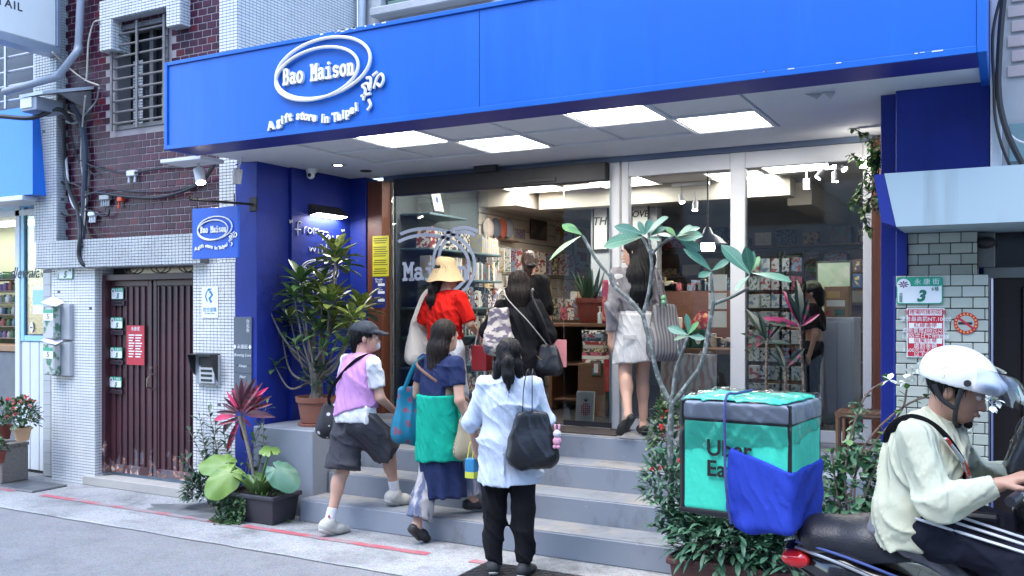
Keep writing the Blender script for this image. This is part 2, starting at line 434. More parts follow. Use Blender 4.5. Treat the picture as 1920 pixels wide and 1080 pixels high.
mosaic_block(house, (-6.15, 5.88, LZ0 + .001), (-5.93, 7.55, 5.6), 'YR', name='corner_pier')
mosaic_block(house, (-8.72, 5.85, LZ1 + .001), (-8.36, 6.1, 5.6), 'YR', m=1, name='corner_pier')
MB().box((-6.31, 5.9, LZ0 + .002), (-6.14, 6.1, LZ1 - .002)).build('lintel_end', joint, house)
mosaic(house, (-6.3, LZ0), (-6.152, LZ1), 'Y', 5.9, name='mosaic')
# window with mosaic hood, frame and bars
wx0, wx1, wz0, wz1 = win
hz = P(186, 190 / 2, 5.85).z; T = P(186, 25, 5.82).z
hx0, hx1 = P(187, 60, 5.83).x, P(338, 60, 5.83).x
mosaic_block(house, (hx0, 5.83, P(187, 40, 5.83).z), (hx1, 6.05, P(187, 40, 5.83).z + .19), 'YRB', name='window_hood')
zt = P(187, 40, 5.83).z
mosaic_block(house, (hx0, 5.831, P(187, 96, 5.83).z), (hx0 + .17, 6.04, zt - .001), 'YRB', name='window_hood')
mosaic_block(house, (hx1 - .18, 5.831, zt - .19), (hx1 - .001, 6.04, zt - .001), 'YRB', name='window_hood')
wframe = mat('weathered_window_metal', (.20, .19, .19), .6, .5, var=.2, scale=9)
wi = MB().box((wx0, BY + .15, wz0), (wx1, BY + .17, wz1)).build('window', mat('window_dark_glass', (.02, .022, .028), .08, var=0), house)
mb = MB()
for q in ((wx0, wx0 + .04, wz0, wz1), (wx1 - .04, wx1, wz0, wz1), (wx0 + .04, wx1 - .04, wz0, wz0 + .04), (wx0 + .04, wx1 - .04, wz1 - .05, wz1)):
    mb.box((q[0], BY - .02, q[2]), (q[1], BY + .14, q[3]), .004)
mb.box(((wx0 + wx1) / 2 - .02, BY + .1, wz0 + .04), ((wx0 + wx1) / 2 + .03, BY + .14, wz1 - .05))
mb.build('frame', wframe, wi)
barm = MB().tube([(wx0, 0, 0), (wx1 + .02, 0, 0)], .011, 8).mesh('bar', wframe, True)
for k in range(9): link(barm, 'bar', wi, (0, BY - .045, wz0 + .06 + k * (wz1 - wz0 - .1) / 8.5))
bv = MB().box((-.014, -.02, wz0 - .01), (.014, -.006, wz1)).mesh('bar', wframe)
for x in (wx0 + .01, (wx0 + wx1) / 2, wx1): link(bv, 'bar', wi, (x, BY - .05, 0))
mosaic(house, (wx0 + .06, wz0 + .05), (wx0 + .2, wz1 - .3), 'Y', BY + .148, name='curtain_mosaic')
# purple steel door
doorp = mix2('peeling_purple_paint', '#4c2830', '#2e1b20', 2.2, .38, .72, .45, detail=6)
N, L, b = nodes(doorp)
tc = N.new('ShaderNodeTexCoord'); mp = N.new('ShaderNodeMapping'); mp.inputs['Scale'].default_value = (9, 9, 5)
nz = N.new('ShaderNodeTexNoise'); nz.inputs['Scale'].default_value = 1; nz.inputs['Detail'].default_value = 8
sp = N.new('ShaderNodeSeparateXYZ'); mr = N.new('ShaderNodeMapRange')
mr.inputs['From Min'].default_value = .62; mr.inputs['From Max'].default_value = .1; mr.inputs['To Min'].default_value = -.22; mr.inputs['To Max'].default_value = .13
ad = N.new('ShaderNodeMath'); ad.operation = 'ADD'; rp = N.new('ShaderNodeValToRGB')
rp.color_ramp.elements[0].position = .53; rp.color_ramp.elements[1].position = .56
rust = N.new('ShaderNodeTexNoise'); rust.inputs['Scale'].default_value = 22; rr = N.new('ShaderNodeValToRGB')
for e_, c_ in zip(rr.color_ramp.elements, ('#5a5560', '#8a5a44')): e_.color = (*lin(c_), 1)
rr.color_ramp.elements[0].position = .45; rr.color_ramp.elements[1].position = .6
e3 = rr.color_ramp.elements.new(.72); e3.color = (*lin('#cfc6c4'), 1)
mx = N.new('ShaderNodeMix'); mx.data_type = 'RGBA'; src = b.inputs['Base Color'].links[0].from_socket
L.new(tc.outputs['Object'], mp.inputs[0]); L.new(mp.outputs[0], nz.inputs['Vector']); L.new(tc.outputs['Object'], sp.inputs[0]); L.new(tc.outputs['Object'], rust.inputs['Vector'])
L.new(sp.outputs['Z'], mr.inputs['Value']); L.new(nz.outputs['Fac'], ad.inputs[0]); L.new(mr.outputs[0], ad.inputs[1]); L.new(ad.outputs[0], rp.inputs[0])
L.new(rust.outputs['Fac'], rr.inputs[0]); L.new(src, mx.inputs['A']); L.new(rr.outputs[0], mx.inputs['B']); L.new(rp.outputs[0], mx.inputs['Factor'])
L.new(mx.outputs['Result'], b.inputs['Base Color'])
DY = 5.985; DZ0, DZ1 = .115, 2.0
dr = MB().box((DX0 + .01, DY + .05, DZ0 + .005), (DX1 - .01, DY + .09, DZ1)).build('door', doorp, house)
MB().box((DX0 + .01, DY + .0, 0.0), (DX1 - .01, DY + .2, DZ0 - .03)).build('door_gap', dark, house)
mid = P(562 / 2, 700, DY).x
mb = MB(); mb.box((DX0, DY - .03, DZ1), (DX1, DY + .08, DZ1 + .06), .004); mb.box((DX0, DY - .035, DZ0), (DX0 + .05, DY + .08, DZ1 - .001), .004)
mb.build('frame', doorp, dr)
mb = MB(); mb.box((DX0, DY + .1, DZ1 + .06), (DX1, DY + .14, LZ0)).build('transom', mat('transom_dark', (.012, .012, .014), .2, var=0), house)
mb = MB()
for k in range(3):
    cx = DX0 + .3 + k * .38
    mb.tube([(cx + .1 * math.cos(t), DY + .07, DZ1 + .1 + .05 * math.sin(t) + .02) for t in [i * .45 for i in range(15)]], .006, 5)
    mb.build('transom_scroll', wframe, house); mb = MB()
slat = MB().box((-.011, -.016, DZ0 + .09), (.011, 0, DZ1 - .06), .004).mesh('slat', doorp)
for k in range(7): link(slat, 'slat', dr, (DX0 + .1 + k * .085, DY + .05, 0))
for k in range(7): link(slat, 'slat', dr, (mid + .075 + k * .083, DY + .05, 0))
for (x0, x1) in ((DX0 + .055, mid - .012), (mid + .012, DX1 - .02)):
    mb = MB()
    for q in ((x0, x0 + .045, DZ0 + .005, DZ1 - .002), (x1 - .045, x1, DZ0 + .005, DZ1 - .002)): mb.box((q[0], DY + .03, q[2]), (q[1], DY + .052, q[3]), .003)
    for q in ((x0 + .046, x1 - .046, DZ0 + .005, DZ0 + .085), (x0 + .046, x1 - .046, DZ1 - .055, DZ1 - .002)): mb.box((q[0], DY + .031, q[2]), (q[1], DY + .053, q[3]), .003)
    mb.build('door_leaf', doorp, dr)
brass = mat('tarnished_brass', (.25, .2, .15), .4, .9)
c = P(284, 715, DY); mb = MB(); mb.tube([(c.x, c.y + .02, c.z + .07), (c.x, c.y - .05, c.z + .03), (c.x, c.y - .05, c.z - .05), (c.x, c.y + .02, c.z - .08)], .008, 6)
mb.lathe([(.016, 0), (.016, .02)], (c.x, c.y, c.z + .12), 10); mb.build('handle', brass, dr, True)
stepm = mat('doorstep_stone', (.40, .38, .35), .8, var=.15, scale=5, bump=.2, bscale=50)
MB().box((-7.98, 5.855, 0), (-6.49, 6.2, .088), .006).build('doorstep', stepm, house)
# pale tiled strip left of the pier
gt = mat('grey_wall_tile', (.42, .44, .45), .5, var=.15, scale=4)
MB().box((-8.75, 5.97, 0), (-8.485, 6.3, LZ0)).build('side_wall', joint, house)
tl = MB().box((-.062, -.006, -.06), (.062, .0, .06), .002).mesh('tile', gt)
for i in range(2):
    for j in range(17): link(tl, 'tile', house, (-8.684 + i * .13, 5.969, .065 + j * .123))
# ---------------------------------------------------------------- things on the purple house
green = mat('plate_green', '#2f9c7c', .35, var=.03); white = mat('sign_white', (.78, .8, .8), .4, var=.04); ink = mat('sign_ink_green', '#1f6f5c', .5, var=0)
black = mat('matt_black', (.018, .018, .02), .55, var=.1); red = mat('notice_red', '#b8283a', .5, var=.06); purple = mat('flower_purple', '#5a2358', .5, var=0)
def plate(x0, y0, x1, y1, Y, label, num, small, group=None, parent=None):
    a = P(x0, y0, Y); b = P(x1, y1, Y); cx, cz = (a.x + b.x) / 2, (a.z + b.z) / 2; w, h = abs(b.x - a.x), abs(a.z - b.z)
    if parent: t = parent
    else: t = thing('house_number_plate', label, 'number plate', (cx, Y, cz), group)
    T = face_T((cx, Y, cz)); d = .006
    def rr(w, h, r, z0, z1, m, name, ox=0, oy=0):
        pts = []
        for (sx, sy, a0) in ((1, 1, 0), (-1, 1, 90), (-1, -1, 180), (1, -1, 270)):
            for k in range(4): pts.append((ox + sx * (w / 2 - r) + r * math.cos(R(a0 + k * 30)), oy + sy * (h / 2 - r) + r * math.sin(R(a0 + k * 30))))
        MB(T).prism(pts, z0, z1, 'Z').build(name, m, t)
    rr(w, h, .06 * w, 0, d, green, 'edge'); rr(w * .95, h * .92, .05 * w, d, d + .0012, white, 'face')
    rr(w * .95, h * .3, .03 * w, d + .0012, d + .0022, green, 'green_band', 0, h * .31)
    # flower emblem
    ex, ey, er = -w * .34, h * .2, h * .24
    MB(T).prism([(ex + er * math.cos(k * .3927), ey + er * math.sin(k * .3927)) for k in range(16)], d + .0022, d + .003, 'Z').build('emblem_disc', white, t)
    mb = MB(T)
    for k in range(8):
        an = k * math.pi / 4; l = er * .85
        mb.prism([(ex + er * .1 * math.cos(an + 1.5), ey + .12 * er + er * .1 * math.sin(an + 1.5)), (ex + l * .6 * math.cos(an - .25), ey + .12 * er + l * .5 * math.sin(an - .25)),
                  (ex + l * math.cos(an), ey + .12 * er + l * .7 * math.sin(an)), (ex + l * .6 * math.cos(an + .25), ey + .12 * er + l * .5 * math.sin(an + .25))], d + .003, d + .0036, 'Z')
    mb.build('emblem_flower', purple, t)
    T2 = face_T((cx, Y - d - .0026, cz))
    lettering([('永 康 街', w * .16, h * .31, h * .24)], T2, white, t)
    lettering([(num, w * .03, -h * .22, h * .56, 'CENTER', .004 * h / .15, .25)] + ([('6巷', w * .34, h * .05, h * .17), ('大', -w * .4, -h * .14, h * .14), ('安', -w * .4, -h * .26, h * .14), ('區', -w * .4, -h * .38, h * .14)] if small else []), T2, ink, t)
    return t
plate(108, 495, 137, 523, 5.868, 'green and white number 5 plate below the mosaic lintel left of the door', '5', True)
flap = mat('slot_brown', '#3a2030', .5)
for k, (x, y, lab) in enumerate(((210, 540, 'top number 5 plate with mail slot on the purple door'), (208.5, 595, 'second number 5 plate with mail slot on the purple door, under the top one'),
                                 (208, 651, 'third number 5 plate with mail slot on the purple door, beside the red notice foot'), (206.5, 706, 'lowest number 5 plate with mail slot on the purple door'))):
    t = plate(x, y, x + 22, y + 21, DY + .028, lab, '5', False)
    a = P(x, y + 24, DY + .028); b = P(x + 24, y + 33, DY + .028)
    MB().box((a.x, a.y - .012, b.z), (b.x, a.y, a.z), .002).build('mail_slot', flap, t)
    MB().box((a.x + .02, a.y - .014, b.z + .012), (b.x - .02, a.y - .0125, a.z - .01)).build('slot_opening', dark, t)
t = thing('red_notice', 'red paper notice with white lettering stuck on the purple door', 'notice', P(255, 648, DY + .02))
a = P(238, 610, DY + .026); b = P(271, 685, DY + .026)
MB().box((a.x, a.y - .003, b.z), (b.x, a.y, a.z)).build('sheet', red, t)
cx, w, h = (a.x + b.x) / 2, b.x - a.x, a.z - b.z
lettering([('永康里', cx, a.z - .035, .042)], face_T((0, a.y - .0034, 0)), white, t)
for k in range(9):
    for (f0, f1) in ((.12, .45), (.5, .88)): MB().box((a.x + w * f0, a.y - .0042, a.z - .1 - k * .026), (a.x + w * (f1 - .05 * (k % 3)), a.y - .0034, a.z - .088 - k * .026)).build('print_line', white, t)
# meters on the left pier
mg = mat('meter_box_grey', (.36, .38, .4), .5, var=.15); mglass = glassmat('meter_glass', (.8, .85, .85), 1.5); mcol = mix2('meter_inside', (.5, .5, .48), (.08, .2, .12), 14, .5, .6, .6)
for k, (y0, y1, lab) in enumerate(((571, 637, 'grey meter box with a paper on top, upper one on the mosaic pier'), (641, 705, 'grey meter box with a paper on top, lower one on the mosaic pier'))):
    a = P(103, y0, 5.88); b = P(139, y1, 5.88); t = thing('meter_box', lab, 'meter box', (a.x, a.y, b.z))
    MB().box((a.x + .02, a.y - .05, b.z), (b.x, a.y, a.z), .006).build('back_plate', mg, t)
    c0, c1 = a.x, a.x + .17
    MB().box((c0, a.y - .13, b.z + .01), (c1, a.y - .051, a.z - .02), .01).build('meter_body', mcol, t)
    MB().box((c0 + .01, a.y - .134, a.z - .16), (c1 - .01, a.y - .131, a.z - .05)).build('meter_label', white, t)
    MB().box((c0 + .01, a.y - .1355, a.z - .085), (c1 - .01, a.y - .1345, a.z - .05)).build('label_band', green, t)
    lettering([('5', (c0 + c1) / 2, a.z - .122, .075)], face_T((0, a.y - .1355, 0)), black, t)
    MB().add([(c0 - .01, a.y - .15, a.z + .02), (c1 + .04, a.y - .14, a.z - .02), (c1 + .02, a.y - .03, a.z + .02), (c0 + .02, a.y - .03, a.z + .085), (c0 + .06, a.y - .1, a.z + .05)],
             [(0, 1, 4), (1, 2, 4), (2, 3, 4), (3, 0, 4)]).build('paper', mat('folded_paper', (.75, .73, .78), .8), t)
# intercom and shelter sticker on the right pier
a = P(371, 663, 5.868); b = P(413, 722, 5.868); t = thing('intercom', 'grey intercom panel with four buttons under a black hood on the mosaic pier', 'intercom', (a.x, a.y, b.z))
MB().box((a.x, a.y - .03, b.z), (b.x, a.y + .01, a.z), .004).build('back_plate', mg, t)
MB().prism([(a.y, b.z + .05), (a.y, a.z + .0), (a.y - .12, a.z - .005), (a.y - .08, a.z - .14)], a.x - .004, a.x + .004, 'X').build('hood_side', black, t)
MB().prism([(a.y - .03, b.z + .03), (a.y - .03, a.z), (a.y - .12, a.z - .005), (a.y - .08, a.z - .14)], b.x - .004, b.x + .004, 'X').build('hood_side', black, t)
MB().box((a.x, a.y - .12, a.z - .006), (b.x, a.y, a.z + .004)).build('hood_top', black, t)
pn = MB().box((a.x + .07, a.y - .05, b.z + .015), (b.x - .02, a.y - .03, a.z - .11), .003).build('keypad', mat('brushed_alu', (.5, .52, .54), .4, .6), t)
for k in range(4): MB().box((a.x + .095, a.y - .056, b.z + .03 + k * .042), (b.x - .05, a.y - .05, b.z + .052 + k * .042), .002).build('button', black, pn)
MB().box((a.x + .06, a.y - .049, a.z - .1), (b.x - .03, a.y - .03, a.z - .03), .003).build('speaker_grille', black, t)
a = P(379, 538, 5.872); b = P(409, 596, 5.872); t = thing('shelter_sticker', 'white sticker with blue running figure on the mosaic pier', 'sticker', (a.x, a.y, b.z))
MB().box((a.x, a.y - .003, b.z), (b.x, a.y, a.z)).build('sheet', white, t)
blue_ink = mat('sticker_blue', '#2f7fa8', .5, var=0); cx = (a.x + b.x) / 2; T = face_T((cx, a.y - .0035, a.z - .09))
mb = MB(T); mb.tube([(-.045, .03, 0), (-.05, .0, 0), (-.03, -.04, 0)], .008, 5); mb.tube([(.0, .05, 0), (.03, .02, 0), (-.005, -.015, 0), (.02, -.05, 0)], .013, 6); mb.ball((-.01, .065, 0), .013); mb.tube([(-.05, .03, 0), (-.02, .065, 0), (.02, .07, 0)], .006, 5)
for v in range(len(mb.v)): x, y, z = mb.v[v]; mb.v[v] = (x, a.y - .003 - (a.y - .0035 - y) * .1 - .001, z)
mb.build('running_figure', blue_ink, t)
lettering([('防空避難', cx, b.z + .07, .042), ('Air Defense Shelter', cx, b.z + .04, .016)], face_T((0, a.y - .0036, 0)), blue_ink, t)
# cables, conduits and the small roof at the top left
cable = mat('cable_black', (.02, .02, .024), .5, var=.2); pale = mat('cable_cream', (.55, .5, .42), .6, var=.1); pipe = mat('pipe_grey_blue', (.30, .33, .38), .45, var=.15)
def cablething(pts, r, m, label, Y=5.9, name='cable'):
    p = [P(q[0], q[1], q[2] if len(q) > 2 else Y) for q in pts]
    return MB().tube(cr(p, 6), r, 7).build(name, m, None, True, label, 'cable')
cablething([(118, 225, 5.7), (122, 300), (128, 350), (146, 398), (150, 440, 5.78), (148, 478, 5.78), (158, 497, 5.8), (180, 500, 5.9)], .021, cable, 'thick black cable bending over the mosaic lintel into the door head')
cablething([(134, 195, 5.75), (152, 230), (160, 290), (158, 360), (156, 430), (152, 462, 5.78)], .026, mat('conduit_dark_blue', (.05, .06, .085), .5), 'dark blue flexible conduit running down the purple tiles')
cablething([(118, 232, 5.8), (124, 300), (132, 372), (146, 396), (153, 405)], .012, mat('tape_white', (.6, .6, .6), .6), 'white wrapped cable running down beside the dark blue conduit')
cablething([(160, 180, 5.8), (154, 240), (152, 300), (158, 345), (161, 375), (157, 430)], .008, pale, 'thin cream cable hanging straight down the purple tiles')
cablething([(185, 38, 5.8), (175, 45), (166, 80), (163, 140), (160, 152)], .009, pale, 'thin cream cable hooked beside the mosaic window hood')
cablething([(186, 165, 5.7), (180, 190), (165, 208), (150, 225), (138, 232), (120, 226)], .008, mat('cable_grey', (.3, .31, .33), .6), 'grey loop of wire under the small metal roof')
cablething([(110, 205), (140, 215), (140, 224)], .008, pale, 'short cream wire under the small metal roof')
cablething([(98, 98, 5.6), (130, 128), (160, 150), (186, 160)], .008, pale, 'cream wire slanting down to the end of the small metal roof')
cablething([(150, 300), (175, 312), (215, 322), (245, 325), (300, 316), (360, 313), (406, 302, 5.7)], .009, cable, 'thin black cable sagging across the purple tiles, the highest one')
cablething([(148, 382), (175, 362), (230, 368), (290, 371), (340, 360), (380, 340), (408, 300, 5.7)], .014, cable, 'thick black cable sagging across the purple tiles to the blue sign')
cablething([(160, 368), (200, 355), (260, 360), (330, 357), (375, 340), (404, 302, 5.72)], .009, cable, 'thin black cable sagging across the purple tiles, just above the thick one')
cablething([(110, 385), (106, 360), (116, 342), (150, 350), (165, 375), (150, 400), (120, 402), (108, 388), (112, 365)], .01, cable, 'coil of black cable hanging at the corner of the purple tiles')
cablething([(205, 392), (203, 403), (190, 405), (170, 395), (150, 398)], .009, cable, 'short black cable looped under the junction box')
cablething([(0, 218, 5.4), (60, 221, 5.5), (110, 205, 5.7), (135, 228, 5.85)], .022, cable, 'thick black cable running from the left over the blue light box')
cablething([(130, 232), (135, 260), (150, 305), (180, 330)], .007, cable, 'thin black wire slanting down the purple tiles')
jb = mat('junction_grey', (.35, .37, .37), .5)
def junction(x, y, w, h, label, m, prongs):
    a = P(x, y, BY - .015); t = thing('junction_box', label, 'junction box', a)
    MB().box((a.x - w / 2, a.y - .05, a.z - h / 2), (a.x + w / 2, a.y, a.z + h / 2), .008).build('body', m, t)
    for k in range(prongs): MB().tube([(a.x - w * .35 + k * w * .7 / max(1, prongs - 1), a.y - .025, a.z - h / 2 + .005), (a.x - w * .35 + k * w * .7 / max(1, prongs - 1), a.y - .03, a.z - h / 2 - .06)], .011, 8).build('gland', m, t, True)
junction(202, 371, .14, .05, 'grey junction box with dangling glands on the purple tiles', jb, 4)
junction(252, 326, .12, .055, 'white plastic splice box on the sagging black cable', mat('splice_white', (.66, .68, .7), .4), 2)
junction(178, 402, .10, .045, 'white plastic splice box at the cable coil', mat('splice_white', (.66, .68, .7), .4), 3)
junction(231, 374, .07, .05, 'small orange cable clip on the purple tiles', mat('clip_orange', '#d0512e', .5), 1)
pp = thing('drain_pipe', 'grey blue drain pipe bent down the purple tile wall above the small metal roof', 'pipe', P(145, 90, 5.85))
MB().tube([P(153, -30, 5.86), P(147, 92, 5.86)], .037, 12).build('upper_length', pipe, pp, True)
MB().tube(cr([P(147, 92, 5.84), P(140, 103, 5.8), P(112, 138, 5.75), P(100, 146, 5.74), P(8, 172, 5.6)], 5), .036, 12).build('lower_length', pipe, pp, True)
MB().tube([P(148, 86, 5.86), P(146, 98, 5.85)], .043, 12).build('collar', pipe, pp, True)
rf = thing('metal_roof', 'small grey sheet metal roof on brackets above the cable bundle', 'roof', P(110, 180, 5.7))
a = P(36, 178, 5.45); b = P(186, 163, 5.93)
MB().add([(a.x, 5.45, a.z), (-8.0, 5.45, a.z - .0), (-7.92, 5.94, a.z + .14), (a.x, 5.94, a.z + .14), (a.x, 5.45, a.z - .03), (-8.0, 5.45, a.z - .03), (-7.92, 5.94, a.z + .11), (a.x, 5.94, a.z + .11)],
         [(0, 1, 2, 3), (4, 7, 6, 5), (0, 4, 5, 1), (1, 5, 6, 2)]).build('sheet', mat('roof_sheet', (.45, .48, .52), .5, .3, var=.2), rf)
MB().box((a.x, 5.47, a.z - .16), (-8.12, 5.75, a.z - .031), .005).build('housing', mat('housing_grey', (.25, .28, .34), .5, .3, var=.2), rf)
MB().box((a.x, 5.46, a.z - .13), (a.x + .17, 5.47, a.z - .035)).build('end_plate', white, rf)
MB().prism([(5.94, a.z + .1), (5.94, a.z - .12), (5.6, a.z + .0)], -7.98, -7.955, 'X').build('bracket', wframe, rf)
# ---------------------------------------------------------------- bead shop at the far left
shopL = thing('bead_shop_front', 'pale framed bead shop window with white panel below, beside the mosaic pier', 'shop front', (-9.2, 6.1, 0))
wpaint = mat('white_frame_paint', (.62, .66, .70), .45, var=.06); lblue = mat('pale_blue_frame', '#8fc4dd', .4, var=.05)
LY = 6.05; X0 = -13.5
MB().box((X0, LY + .9, 0), (-8.64, LY + 1.0, 3.2)).build('back_wall', mat('lime_wall', (.45, .48, .33), .8, var=.05), shopL)
MB().box((-8.72, LY, .0), (-8.70, LY + .95, 3.0)).build('side_wall', mat('lime_wall', (.5, .5, .5), .8), shopL)
MB().box((X0, LY, 2.72), (-8.66, LY + .95, 2.78)).build('shop_ceiling', wpaint, shopL)
xa, xb = P(30, 500, LY).x, P(96, 500, LY).x
pz0, pz1 = P(60, 640, LY).z, P(60, 378, LY).z
MB().box((xa - .02, LY, pz1), (-8.66, LY + .08, pz1 + .06), .005).build('frame', wpaint, shopL)
MB().box((xa - .02, LY, 0), (xa + .06, LY + .08, pz1 - .001), .005).build('frame', wpaint, shopL)
MB().box((X0, LY - .01, pz1 + .061), (-8.66, LY + .08, pz1 + .12), .005).build('frame', wpaint, shopL)
mb = MB(); mb.box((xa + .061, LY + .01, pz0), (xa + .12, LY + .06, pz1 - .002), .004); mb.box((xa + .121, LY + .011, pz0), (-8.66, LY + .061, pz0 + .06), .004); mb.box((xa + .121, LY + .011, pz1 - .05), (-8.66, LY + .061, pz1 - .002), .004)
mb.build('blue_frame', lblue, shopL)
glassL = glassmat('window_glass', (.9, .95, .94), .8)
MB().box((xa + .12, LY + .03, pz0 + .06), (-8.66, LY + .035, pz1 - .05)).build('pane', glassL, shopL)
for k in range(4):
    x = xa + .062 + k * (-8.66 - xa - .06) / 4
    MB().box((x, LY + .02, .02), (x + (-8.66 - xa - .06) / 4 - .008, LY + .06, pz0 - .005), .006).build('lower_panel', wpaint, shopL)
MB().box((X0, LY + .1, .0), (xa - .025, LY + .12, P(10, 660, LY).z), .01).build('grey_counter_front', mat('counter_grey', (.14, .15, .17), .6, var=.2), shopL)
MB().box((X0, LY + .08, P(10, 660, LY).z + .001), (xa - .025, LY + .4, P(10, 648, LY).z), .005).build('counter_top', mat('counter_wood', (.3, .17, .09), .5, var=.2, stretch=(1, 8, 8)), shopL)
lettering([('dlewak.', P(46, 512, LY).x, P(46, 512, LY).z, .17, 'CENTER', .0, .35)], face_T((0, LY - .002, 0)), black, shopL, 'script_lettering')
sm = mat('bead_shelf', (.2, .13, .09), .6); cols = [mat('bead_%d' % i, c, .25, var=.2, scale=30) for i, c in enumerate(('#b9b2a8', '#7a8f98', '#47556b', '#a56b5c', '#d8d3cc', '#5c7a58', '#8d7393'))]
for j in range(6):
    z = P(10, 632, LY + .5).z + j * .135
    MB().box((X0 + .4, LY + .38, z - .012), (-8.75, LY + .75, z)).build('goods_shelf', sm, shopL)
    x = -11.1 - .05 * (j % 2)
    while x < -8.8:
        w = random.uniform(.06, .1); h = random.uniform(.07, .11)
        mb = MB(); c = (x, LY + .44, z)
        mb.lathe([(w * .42, 0), (w * .45, h * .1), (w * .45, h * .7), (w * .3, h * .8), (w * .32, h * .82), (w * .32, h)], c, 8)
        mb.build('bead_jar', random.choice(cols), None, True, 'small jar of beads on the shelves behind the bead shop window', 'jar', 'bead jars in the left shop')
        x += w + .012
t = thing('shop_sticker', 'white and light blue sticker on the bead shop window pane', 'sticker', P(74, 563, LY))
a = P(62, 538, LY + .028); b = P(87, 589, LY + .028)
MB().box((a.x, a.y - .002, b.z), (b.x, a.y, a.z)).build('sheet', white, t)
MB().box((a.x, a.y - .003, b.z + .1), (b.x, a.y - .0022, a.z - .035)).build('blue_field', lblue, t)
c = P(59, 614, LY + .026); t = thing('round_sticker', 'round white sticker with a small cartoon mark on the bead shop pane', 'sticker', c)
MB(face_T(c)).prism([(.035 * math.cos(k * .35), .055 * math.sin(k * .35)) for k in range(18)], 0, .002, 'Z').build('disc', mat('sticker_pale', (.75, .68, .68), .5), t)
MB(face_T(c)).box((-.02, -.006, .0022), (.02, .006, .003)).build('mark', black, t)
# blue light box over it
lb = thing('blue_light_box', 'blue fascia board with white end panel above the bead shop', 'sign board', P(40, 300, 5.8))
z0, z1 = P(40, 368, 5.75).z, P(40, 212, 5.95).z
xr0, xr1 = P(70, 366, 5.75).x, P(38, 215, 5.95).x
blueg = mat('glossy_blue_board', '#1f74d8', .15, var=.1, scale=2)
MB().add([(X0, 5.7, z0), (xr0, 5.7, z0), (xr0 - .12, 5.78, z1), (X0, 5.78, z1), (X0, 5.9, z0), (xr0, 5.9, z0), (xr0 - .12, 5.9, z1), (X0, 5.9, z1)],
         [(0, 1, 2, 3), (1, 5, 6, 2), (3, 2, 6, 7), (0, 4, 5, 1), (4, 7, 6, 5)]).build('board', blueg, lb)
MB().box((xr0 - .35, 5.91, z0 + .003), (-8.67, 6.0, z1 + .1), .004).build('end_panel', mat('offwhite_panel', (.6, .6, .62), .5), lb)
MB().box((X0, 5.68, z0 - .05), (-8.66, 6.04, z0 - .002), .004).build('sill', wpaint, lb)
# upper storey with barred window of that house, and the projecting white sign
uh = thing('left_house_upper', 'grey upper storey with barred window above the blue light box', 'house', (-9.6, 6.2, 3))
MB().box((X0 - 2, 6.16, P(40, 205, 6).z), (-8.74, 6.3, 7)).build('wall', mat('upper_dark', (.08, .09, .11), .5, var=.3, scale=3), uh)
for k in range(7):
    z = P(40, 185, 6.0).z + k * .155
    MB().tube([(X0, 6.0, z), (-8.5, 6.0, z)], .013, 6).build('window_bar', mat('bar_pale', (.45, .47, .52), .5, .4), uh, True)
for x in (-9.95, -9.4, -8.9): MB().box((x - .015, 5.97, P(40, 200, 6).z), (x + .015, 5.985, 6)).build('window_post', mat('bar_pale', (.45, .47, .52), .5, .4), uh)
ps = thing('projecting_sign', 'white projecting light box sign with dark lettering above the metal roof', 'sign', (-8.3, 5.3, 4.3))
SX = -8.3
MB().box((SX - .16, 4.2, 4.33), (SX, 5.80, 5.5), .01).build('face', mat('light_box_white', (.82, .82, .78), .4, var=.03), ps)
fm = mat('sign_frame_grey', (.35, .4, .48), .4, .5)
MB().box((SX - .17, 4.18, 4.25), (SX + .01, 5.84, 4.329), .004).build('bottom_rail', fm, ps)
MB().box((SX - .17, 5.801, 4.33), (SX + .012, 5.85, 5.5), .004).build('end_rail', fm, ps)
c = PX(18, 8, SX); lettering([('TAIL', c.y, c.z, .11, 'CENTER', .002, 0, 1.2)], face_T((SX + .002, 0, 0), (0, 1, 0)), mat('sign_ink_dark', (.05, .05, .07), .5), ps)
MB().tube([(SX - .1, 5.85, 4.28), (SX - .1, 5.96, 4.28)], .02, 6).build('bracket', fm, ps, True)
# wooden bench with flower pots
bw = mat('weathered_grey_wood', (.21, .19, .175), .85, var=.35, scale=5, bump=.5, bscale=30, stretch=(1, 6, 14))
be = thing('wooden_bench', 'weathered grey plank bench carrying flower pots beside the bead shop', 'bench', G(30, 905))
bz = P(55, 828, 5.72).z
for k in range(3): MB().box((-9.6, 5.42 + k * .105, bz - .035), (-8.62 - .0 * k, 5.52 + k * .105, bz), .005).build('plank', bw, be)
MB().box((-9.6, 5.412, bz - .17), (-8.63, 5.44, bz - .037), .005).build('apron', bw, be)
MB().box((-8.66, 5.445, .02), (-8.62, 5.72, bz - .037), .005).build('leg', bw, be)
MB().box((-8.98, 5.40, .0), (-8.82, 5.44, bz - .172), .005).build('leg', bw, be)
MB().box((-9.6, 5.2, bz - .26), (-8.95, 5.38, bz - .22), .005).build('lower_shelf', bw, be)
MB().box((-9.6, 5.18, .1), (-8.99, 5.2, bz - .22), .005).build('lower_front', bw, be)
leafg = mat('leaf_mid_green', (.05, .115, .04), .45, var=.35, scale=9); leafd = mat('leaf_dark_green', (.028, .07, .036), .4, var=.35, scale=9)
leafy = mat('leaf_fresh_green', (.075, .16, .035), .45, var=.3, scale=9); flr = mat('flower_red', '#e04a45', .5, var=.2, scale=40); soil = mat('soil', (.03, .022, .016), .95, bump=.5)
